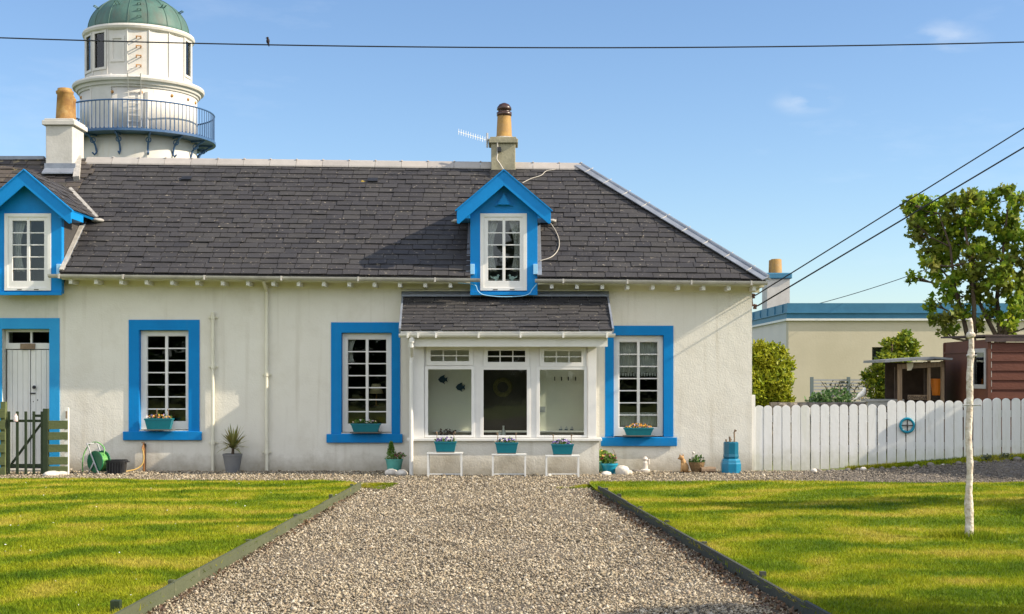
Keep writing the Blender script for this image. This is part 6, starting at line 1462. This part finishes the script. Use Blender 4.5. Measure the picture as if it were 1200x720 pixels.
# open shelter
YA, YB = 24.2, 25.4; t = thing('log_shelter', (PX(1075,YA),YA,.2), 'small open-fronted timber shelter with grey sheet roof left of the red shed', 'shelter')
ax = lambda px, Y=YA: PX(px,Y); azz = lambda py, Y=YA: PZ(py,Y)
xL, xR = ax(1052.5), ax(1108)
for (px, w_) in ((1053,4.2),(1088,2.6),(1103.5,3.2)): MB().box(ax(px),ax(px+w_),YA,YA+.07,.1,azz(427 if px < 1080 else 423)).build('post', M['oldwood'], t)
MB().box(ax(1089.5),ax(1095),YA+.3,YA+.36,.1,azz(424)).box(ax(1058),ax(1063),YA+.5,YA+.55,.1,azz(430)).build('post', M['darkwood'], t)
MB().add([(ax(1052),YA-.02,azz(433)),(ax(1104),YA-.02,azz(430)),(ax(1104),YA-.001,azz(430)),(ax(1052),YA-.001,azz(433)),(ax(1052),YA-.02,azz(427)),(ax(1104),YA-.02,azz(424.5)),(ax(1104),YA-.001,azz(424.5)),(ax(1052),YA-.001,azz(427))],
        [(0,3,2,1),(4,5,6,7),(0,1,5,4),(1,2,6,5),(2,3,7,6),(3,0,4,7)]).build('lintel', M['oldwood'], t)
MB().box(xL+.1,xR,YB,YB+.03,.1,azz(424)).box(xR,xR+.03,YA+.1,YB,.1,azz(424)).build('back_boards', M['darkwood'], t)
MB().box(ax(1104),ax(1110),YA+.5,YA+.52,.1,azz(444)).build('side_board', M['oldwood'], t)
ya, yb_ = YA-.25, YB+.05
MB().add([(ax(1033),ya,azz(425)),(ax(1089),ya,azz(421.5)),(ax(1089),yb_,azz(421)),(ax(1033),yb_,azz(425)),(ax(1033),ya,azz(422)),(ax(1089),ya,azz(418.5)),(ax(1089),yb_,azz(418)),(ax(1033),yb_,azz(422))],
        [(0,3,2,1),(4,5,6,7),(0,1,5,4),(1,2,6,5),(2,3,7,6),(3,0,4,7)]).add([(ax(1089),ya,azz(420.8)),(ax(1111),ya,azz(422.2)),(ax(1111),yb_,azz(422)),(ax(1089),yb_,azz(420.5)),(ax(1089),ya,azz(418.3)),(ax(1111),ya,azz(420)),(ax(1111),yb_,azz(420)),(ax(1089),yb_,azz(418))],
        [(0,3,2,1),(4,5,6,7),(0,1,5,4),(1,2,6,5),(2,3,7,6),(3,0,4,7)]).build('roof', M['feltgrey'], t)
# sign inside the shelter
sy = YA+.12; t2 = thing('name_sign', (PX(1076,sy),sy,azz(470)), 'weathered wooden name sign standing inside the open shelter', 'sign')
MB().box(PX(1064,sy),PX(1087.5,sy),sy,sy+.02,PZ(468.5,sy),PZ(463,sy)).build('board', M['oldwood'], t2)
MB().box(PX(1066,sy),PX(1067,sy),sy+.001,sy+.019,.1,PZ(468.6,sy)).box(PX(1085,sy),PX(1086,sy),sy+.001,sy+.019,.1,PZ(468.6,sy)).build('leg', M['darkwood'], t2)
cu = bpy.data.curves.new('sign_text','FONT'); cu.body = 'COWNCARI'; cu.size = .075; cu.align_x = 'CENTER'; cu.extrude = .002
tm = bpy.data.objects.new('tmp', cu); COL.objects.link(tm); bpy.context.view_layer.update()
me = bpy.data.meshes.new_from_object(tm); bpy.data.objects.remove(tm)
lo = bpy.data.objects.new('lettering', me); COL.objects.link(lo); me.materials.append(M['darkwood']); lo.parent = t2; lo.rotation_euler = (R(90),0,0)
lo.location = Vector((PX(1075.7,sy), sy-.004, PZ(467.8,sy)))-Vector(t2.location); lo.scale = (.85,1,1)
# orange bucket & leaning plank
o = MB().lathe(0,0,[(.09,0),(.12,.28),(.13,.285),(.13,.30),(.11,.30),(.10,.2)],18).build('bucket', M['orange']); o.location = (PX(1098.5,YA+.4),YA+.4,PZ(463.5,YA+.4)); tag(o,'orange bucket inside the shelter between the two right posts','bucket')
o = MB().box(PX(1094,YA+.45),PX(1104,YA+.45),YA+.3,YA+.8,.15,PZ(464,YA+.4)).build('log_pile', M['darkwood']); tag(o,'dark wooden box under the orange bucket in the shelter','box')
o = MB().prism([(ax(1062),azz(426)),(ax(1069.5),azz(425.5)),(ax(1069),azz(430)),(ax(1067),azz(434)),(ax(1062.5),azz(434.5))],YA-.05,YA-.025).build('weather_plate', pm('cream_plate',(.62,.56,.42),rough=.7), org=(ax(1066),YA-.04,azz(430))); tag(o,'cream shield-shaped plate fixed on the shelter lintel','plate')

# flat-roofed building
YBd = 36.0; bx0 = PX(924,YBd); kb = YBd/F; bz = lambda py: EYE+(HZ-py)*kb
t = thing('flat_roofed_building', (bx0+8,YBd,0), 'long cream rendered building with blue parapet behind the fence', 'building')
MB().plate(bx0, bx0+22, -.3, bz(374), [(PX(1022,YBd),PX(1041,YBd),bz(440),bz(407))], YBd, YBd+.3).build('wall', M['render_b'], t)
MB().box(bx0, bx0+.3, YBd+.301, YBd+14, -.3, bz(374)).build('wall', M['render_s'], t)
MB().box(PX(1022,YBd),PX(1041,YBd),YBd+.2,YBd+.25,bz(440),bz(407)).build('window', M['room'], t)
MB().box(PX(1022,YBd),PX(1041,YBd),YBd+.12,YBd+.126,bz(440),bz(407)).build('pane', M['glass'], t)
o_ = .28
def bandbox(z0, z1, out, name, m, dz=0):
    MB().box(bx0-out, bx0+22, YBd-out, YBd+.2, z0, z1).box(bx0-out, bx0+.2, YBd+.2005, YBd+14, z0, z1).build(name, m, t)
bandbox(bz(376), bz(373.6), .075, 'soffit_trim', M['white']); bandbox(bz(373.5), bz(367.5), .06, 'parapet', M['bluefascia']); bandbox(bz(367.4), bz(366.3), .10, 'parapet_trim', M['bluefascia']); bandbox(bz(366.2), bz(355.5), .04, 'parapet', M['bluefascia'])
for q in range(12): yq = YBd+.5+q*1.1; MB().box(bx0-.07,bx0-.041,yq,yq+.05,bz(366),bz(356)).build('parapet_joint', M['bluefascia'], t)
MB().box(bx0+.1, bx0+22, YBd+.3, YBd+14, bz(372), bz(370)).build('roof_deck', M['felt'], t)
MB().box(PX(916,YBd+.8),PX(920,YBd+.8),YBd+.6,YBd+.8,bz(407),bz(402)).build('wall_light', M['greyboard'], t)
MB().blob((PX(1151,YBd+6),YBd+6,bz(366)),(1.0,.6,.28),16,8).build('roof_dome', M['bluefascia'], t, smooth=True)
# its chimney
yc_ = 44.0; cz_ = lambda py: PZ(py,yc_)
c_ = MB().box(PX(899,yc_),PX(925.5,yc_),yc_,yc_+.9,2,cz_(327)).build('chimney', M['chwhite'], t)
MB().box(PX(896.5,yc_),PX(928,yc_),yc_-.08,yc_+.98,cz_(327)+.002,cz_(320)).build('chimney_cap', M['bluefascia'], c_, bevel=.03)
for px, rr_ in ((909.5,.19),(906,.15)):
    yy = yc_+(.3 if px > 907 else .7); MB().lathe(PX(px,yy),yy,[(rr_+.03,cz_(321)),(rr_,cz_(319)),(rr_*.92,cz_(303.5)),(rr_*.8,cz_(303))],18).build('chimney_pot', M['pot_o'] if px < 907 else M['pot'], c_, smooth=True)

# conifers
def conifer(name, blobs, Y, m, lab, cat, n_per, size, trunk_px, grp=None, ylen=.7):
    zb = .1; t = thing(name, (PX(trunk_px,Y),Y,zb), lab, cat, grp); Vs = []; Fs = []; off = 0; k = Y/F
    for (px, py, r) in blobs:
        n = int(n_per*(r/12.)**2); c = (PX(px,Y)+0, Y+random.uniform(-.25,.25)*ylen, PZ(py,Y)); P, d = shell_pts(c,(r*k, r*k*ylen*1.2, r*k), n, .55); V, Fa = leafcloud(P, size, 'spray', .5, outward=d*.9, jit=.5); Vs.append(V); Fs.append(Fa+off); off += len(V)
    np_obj('crown', np.concatenate(Vs), np.concatenate(Fs), m, t)
    top = min(blobs, key=lambda b: b[1]); MB().tube([(PX(trunk_px,Y),Y,0),(PX(trunk_px,Y),Y,PZ(top[1]+10,Y))],[.09,.02],8).build('trunk', M['bark'], t)
conifer('hedge_bush', [(895,420,16),(912,424,15),(890,440,18),(908,445,20),(918,438,10),(895,462,18),(912,465,15),(880,430,20),(925,430,5),(905,410,9),(890,408,9),(878,455,22),(915,412,7),(922,452,6),(923,470,8)], 25.5, M['leaf_con'], 'dense golden-green conifer bush just behind the house corner', 'bush', 520, .055, 900)
conifer('conifer', [(1058,391,4),(1058,397,7),(1054,405,10),(1064,412,12),(1045,415,10),(1071,405,7),(1075,415,6),(1036,425,13),(1052,428,15),(1030,440,14),(1045,448,17),(1020,447,8),(1028,458,14),(1045,465,15),(1060,440,12),(1015,440,5),(1040,404,6)], 27.0, M['leaf_dark'], 'pointed golden-tipped conifer left of the open shelter', 'conifer', 480, .06, 1045)
# leafy shrub, twigs, gull, trellis, stone wall
P, d = shell_pts((PX(978,26),26,PZ(466,26)),(.45,.3,.17),420,.2); P2, d = shell_pts((PX(962,26),26,PZ(470,26)),(.3,.3,.14),220,.2); V, Fa = leafcloud(np.concatenate([P,P2]),.06,'leaf',.5)
t = thing('leafy_shrub', (PX(975,26),26,.2), 'loose green leafy shrub in front of the slatted screen', 'shrub'); np_obj('foliage', V, Fa, leafmat('soft_green_leaves',[(.08,.16,.05),(.13,.23,.07),(.06,.12,.04)],.35), t)
MB().tube([(PX(978,26),26,.1),(PX(980,26),26,PZ(468,26))],.03,6).tube([(PX(970,26),26,.1),(PX(962,26),26,PZ(468,26))],.025,6).build('stem', M['bark'], t)
YR = 28.0; t = thing('slatted_screen', (PX(985,YR),YR,.2), 'grey horizontal slatted screen with two posts behind the shrub', 'screen')
for q in range(9): z = PZ(475-q*3.7,YR); MB().box(PX(951,YR),PX(1016,YR),YR+.0,YR+.015,z-.022,z+.012).build('slat', M['greyboard'], t)
for px in (951,994): MB().box(PX(px-1.8,YR),PX(px+1.8,YR),YR-.05,YR-.002,.1,PZ(442,YR)).build('post', pm('screen_post',(.16,.20,.20),rough=.8), t)
YQ = 26.6; t = thing('twiggy_plant', (PX(990,YQ),YQ,.2), 'thin dark twiggy plant against the slatted screen', 'plant'); mb = MB()
for i in range(16):
    a = random.uniform(-1.2,1.2); x = PX(985,YQ)+random.uniform(-.3,.5); z = PZ(462,YQ)+random.uniform(0,.1); mb.tube([(x,YQ,z-.15),(x+.1*a,YQ,z+.05),(x+.25*a,YQ,z+.1+random.uniform(0,.12))],[.008,.006,.003],5)
mb.build('twigs', M['bark'], t); P, d = shell_pts((PX(992,YQ),YQ,PZ(452,YQ)),(.5,.1,.10),90,.1); V, Fa = leafcloud(P,.035,'leaf',.3); np_obj('foliage', V, Fa, leafmat('dull_leaves',[(.03,.04,.02),(.07,.08,.04)],.2), t)
t = thing('stone_wall', (PX(940,25),25,.1), 'low dark dry-stone wall between the conifer bush and the screen', 'wall'); mb = MB()
for row in range(6):
    x = PX(905,25)+random.uniform(0,.1)
    while x < PX(1075,25):
        w_ = random.uniform(.12,.28); top = PZ(467,25); mb.blob((x+w_/2,25.1,.3+row*.125+random.uniform(-.01,.01)), (w_*.58,.16,.075), 8, 6, .12); x += w_
mb.build('stones', M['rock'], t)
MB().box(PX(905,25),PX(1075,25),25.15,25.3,0,1.0).build('core', M['rock'], t)
o = MB().box(PX(1012,24.8),PX(1056,24.8),24.6,25.0,PZ(470.5,24.8),PZ(468,24.8)).box(PX(1014,24.8),PX(1054,24.8),24.62,24.66,PZ(476,24.8),PZ(470.6,24.8)).box(PX(1016,24.8),PX(1018,24.8),24.7,24.9,.2,PZ(470.7,24.8)).box(PX(1050,24.8),PX(1052,24.8),24.7,24.9,.2,PZ(470.7,24.8)).build('garden_bench', M['greyboard'], org=(PX(1034,24.8),24.8,.2)); tag(o,'grey slatted table top behind the fence right of the gull','table')
# gull
YG = 24.8; gx, gz_ = PX(1009.5,YG), PZ(468,YG)+.0; t = thing('gull', (gx,YG,gz_), 'white gull facing right on the low table behind the fence', 'bird')
rotg = Matrix.Rotation(R(-38),3,'Y'); mb = MB().blob((gx,YG,gz_+.09),(.11,.045,.048),12,8,0,rotg).blob((gx+.055,YG,gz_+.185),(.034,.03,.032),10,8).tube([(gx+.04,YG,gz_+.12),(gx+.055,YG,gz_+.18)],[.042,.03],10)
mb.prism([(gx-.05,gz_+.06),(gx-.15,gz_-.0),(gx-.12,gz_-.02),(gx-.03,gz_+.03)],YG-.02,YG+.02); mb.build('body', M['gull'], t, smooth=True)
MB().tube([(gx+.085,YG,gz_+.182),(gx+.115,YG,gz_+.174)],[.010,.004],6).build('beak', pm('yellow_beak',(.6,.4,.05),rough=.5), t)
MB().tube([(gx+.01,YG-.015,gz_+.05),(gx+.01,YG-.015,gz_)],.006,5).tube([(gx+.01,YG+.015,gz_+.05),(gx+.01,YG+.015,gz_)],.006,5).build('legs', pm('yellow_beak',(.6,.4,.05),rough=.5), t)

# ================================================================== TREES
def broadleaf(name, loc, stems, blobs, n_per, lsize, m, lab, group=None, shape='maple'):
    """blobs: list of (x,y,z,r); stems: list of point lists"""
    t = thing(name, loc, lab, 'tree', group); mb = MB()
    nodes = []
    for st in stems:
        P = [Vector(p) for p in st]; L_ = len(P); r0 = .07; mb.tube(P, [r0*(1-.78*i/(L_-1)) for i in range(L_)], 8)
        for i in range(1, L_): nodes.append((P[i], r0*(1-.78*i/(L_-1))))
    Vs = []; Fs = []; off = 0
    for (x,y,z,r) in blobs:
        c = Vector((x,y,z)); cand = sorted(nodes, key=lambda q: (q[0]-c).length+(2 if q[0].z > c.z+.1 else 0))[0]; a = cand[0]; mid = a.lerp(c,.5)+Vector((random.uniform(-.1,.1),random.uniform(-.1,.1),-.05))
        rb = min(cand[1], .035); mb.tube([a, mid, c, c+Vector((0,0,r*.6))], [rb*.8, rb*.5, rb*.35, .006], 6)
        for q in range(4):
            d_ = Vector((random.gauss(0,1),random.gauss(0,1),random.gauss(.3,.8))).normalized(); mb.tube([mid.lerp(c,random.random()), c+d_*r*.85], [.014,.005], 5)
        # sub-clumps give an uneven outline with gaps
        P, d = shell_pts((x,y,z), (r*1.35,r*1.4,r*1.2), int(n_per*(r/.35)**2*.32), .2); V, Fa = leafcloud(P, lsize, shape, .2, jit=.45, fold=.3); Vs.append(V); Fs.append(Fa+off); off += len(V)
        for q in range(7):
            dd = Vector((random.gauss(0,1),random.gauss(0,1),random.gauss(0,1))).normalized()*r*random.uniform(.35,1.25); n = int(n_per*(r/.35)**2/7*random.uniform(.5,1.4))
            P, d = shell_pts(tuple(c+dd), (r*.62,r*.62,r*.50), max(n,4), .1); V, Fa = leafcloud(P, lsize, shape, .15, outward=d*.3, jit=.45, fold=.3); Vs.append(V); Fs.append(Fa+off); off += len(V)
    mb.build('trunk', M['bark'], t, smooth=True); np_obj('crown', np.concatenate(Vs), np.concatenate(Fs), m, t); return t
YT = 30.0; tk = YT/F; tp = lambda px, py, dy=0: (PX(px,YT), YT+dy, PZ(py,YT))
BL = [(1140,330,11),(1152,320,9),(1150,342,10),(1166,328,10),(1180,322,10),(1196,345,10),(1206,362,10),(1188,388,8),(1165,366,8),(1142,350,8),(1134,318,9),(1156,296,9),(1210,330,12),(1215,378,9),(1144,380,7),(1105,388,6),(1075,238,8),(1071,262,8),(1088,250,13),(1098,238,11),(1115,243,13),(1132,238,12),(1140,252,10),(1100,262,13),(1120,262,13),(1086,274,11),(1108,282,13),(1130,280,12),(1094,296,10),(1082,312,8),(1115,300,12),(1134,300,9),
      (1076,322,6),(1098,316,10),(1118,322,10),(1104,338,9),(1120,345,9),(1128,362,9),(1098,355,7),(1085,375,5),(1096,374,7),(1110,372,7),(1118,388,7),
      (1160,243,9),(1167,232,9),(1182,226,9),(1190,240,12),(1172,258,11),(1158,268,8),(1195,262,13),(1180,280,12),(1163,290,9),(1200,288,14),(1186,304,11),(1168,315,9),(1150,262,7),(1146,285,7),
      (1205,318,12),(1190,335,8),(1172,340,8),(1160,355,5),(1182,358,8),(1175,378,7),(1190,372,7),(1147,318,6),(1218,240,14),(1232,262,16),(1228,292,16),(1224,322,13),(1242,300,12),(1215,350,10),(1148,234,6),(1152,305,6)]
blobs = [(PX(a,YT), YT+random.uniform(-.55,.55), PZ(b,YT), r*tk*1.12) for a,b,r in BL]
stems = [[(PX(1138,YT),YT,.1), tp(1135,400), tp(1130,370,.1), tp(1122,335,.2), tp(1112,290,-.1), tp(1100,250)],
         [(PX(1140,YT),YT,.15), tp(1141,395), tp(1138,360,-.2), tp(1132,310,-.3), tp(1128,262,-.1), tp(1132,240)],
         [(PX(1170,YT),YT,.1), tp(1168,395), tp(1158,372,.1), tp(1145,345,.1), tp(1136,320,.2), tp(1118,285,.2)],
         [(PX(1172,YT),YT,.15), tp(1172,390), tp(1170,350,.1), tp(1172,310,-.1), tp(1178,270), tp(1182,235)],
         [(PX(1174,YT),YT,.2), tp(1176,392), tp(1188,360,-.1), tp(1203,325,.1), tp(1218,290), tp(1228,250)]]
broadleaf('maple_tree', (PX(1155,YT),YT,.1), stems, blobs, 290, .078, M['leaf_tree'], 'bright green sycamore tree with several trunks behind the red shed')
# off-frame garden trees whose shadows fall on the lawn and fence
def simple_tree(x, y, hgt, r, z0, lab, n=26, npb=120, ls=.10):
    bl = []
    for i in range(n):
        a = random.uniform(0,2*PI); s = random.random(); q = r*math.sin(PI*min(1,.15+s*.85))**.6*random.uniform(.2,.85)
        bl.append((x+q*math.cos(a), y+q*math.sin(a), z0+(hgt-z0)*s, r*random.uniform(.28,.42)))
    st = [[(x,y,0),(x+.05,y,z0*.7+.1),(x,y+.1,(z0+hgt)/2),(x+.05,y,hgt*.93)]]
    return broadleaf('garden_tree', (x,y,0), st, bl, npb, ls, M['leaf_tree'], lab)
simple_tree(10.6, 14.05, 5.3, .85, .9, 'slim leafy tree beyond the right edge whose shadow crosses the lawn')
simple_tree(9.2, 6.85, 5.2, 1.25, 2.2, 'leafy garden tree beyond the right edge nearest the camera', 22)
simple_tree(11.2, 20.2, 3.1, 1.5, .4, 'broad bushy tree beyond the right edge by the end of the fence', 26)

# wood behind the viewer, seen only mirrored in the window glass
n = 90000; x = RNG.uniform(-60, 60, n); hh = 8.0+1.6*np.sin(x*.31)+1.1*np.sin(x*.83+1)+.5*np.sin(x*2.1)
zq = hh*RNG.uniform(0,1,n)**.8; y = -32+2.5*np.sin(x*.23)+RNG.normal(0,.9,n)*(1.2-.7*zq/hh)
V, Fa = leafcloud(np.stack([x,y,zq],1), .42, 'leaf', .3); tag(np_obj('distant_wood', V, Fa, leafmat('wood_leaves', [(.02,.045,.01),(.04,.07,.015),(.05,.08,.02)], .1)), 'belt of trees on the far side of the garden mirrored in the windows', 'trees', kind='stuff')

# ================================================================== WIRES
def wire(p, q, sag, r, lab, name='overhead_wire', m=None, grp=None):
    p, q = Vector(p), Vector(q); pts = []
    for i in range(41):
        t = i/40; v = p.lerp(q,t); v.z -= sag*4*t*(1-t); pts.append(v)
    o = MB().tube(pts, r, 6).build(name, m or M['cable'], org=p, smooth=True); tag(o, lab, 'wire', grp); return o
YWR = 27.0
x0w, x1w = PX(-500,YWR), PX(1700,YWR)
def zline(px): return PZ(44.5+px*5/1200.+ 9*(1-((px-600)/600.)**2), YWR)
P = [(PX(px,YWR), YWR, zline(px)) for px in range(-300,1501,60)]
tag(MB().tube(P, .013, 6).build('overhead_wire', M['cable'], org=P[0]), 'single black wire sagging across the whole sky above the chimneys', 'wire')
bx, bz_ = PX(314,YWR), zline(314); t = thing('perched_bird', (bx,YWR,bz_), 'tiny dark bird perched on the long sky wire', 'bird')
MB().blob((bx,YWR,bz_+.075),(.035,.035,.055),10,8).blob((bx-.008,YWR,bz_+.135),(.026,.026,.024),10,8).tube([(bx+.01,YWR,bz_+.05),(bx+.02,YWR,bz_-.03)],[.02,.01],6).build('body', M['bird'], t, smooth=True)
MB().tube([(bx-.03,YWR,bz_+.135),(bx-.05,YWR,bz_+.13)],[.008,.002],5).build('beak', M['iron'], t); MB().tube([(bx-.01,YWR,bz_+.03),(bx-.01,YWR,bz_)],.004,5).build('legs', M['iron'], t)
A1 = Vector((PX(886,21.42),21.42,PZ(346,21.42))); A2 = Vector((PX(888,21.42),21.42,PZ(358.5,21.42)))
def toward(A, y1200, s=3.69, d=.35, mult=7):
    Yq = A.y-d*s; zq = PZ(y1200, Yq); return Vector((A.x+s*mult, A.y-d*s*mult, A.z+(zq-A.z)*mult))
wire(A1, toward(A1,152), .0, .010, 'upper of the two black wires rising to the right from the house corner', grp='power lines to the house corner')
wire(A2, toward(A2,173), .0, .012, 'lower of the two black wires rising to the right from the house corner', grp='power lines to the house corner')
wire((PX(893,40),40,PZ(371,40)), (PX(1240,30),30,PZ(252,30)), .25, .009, 'thin grey wire from the far roof up into the tree')
mb = MB()
for A in (A1, A2): mb.blob(A+Vector((-.02,.02,0)),(.022,.02,.02),8,6).tube([A+Vector((-.09,.03,.0)), A], .010, 6).lathe(A.x-.035,A.y+.06,[(.024,A.z-.05),(.034,A.z-.03),(.02,A.z-.01),(.03,A.z+.01),(.02,A.z+.03)],8)
mb.tube([A1+Vector((-.06,.05,0)), A2+Vector((-.07,.05,0))], .010, 6).build('insulator_bracket', M['cowl'], cot)
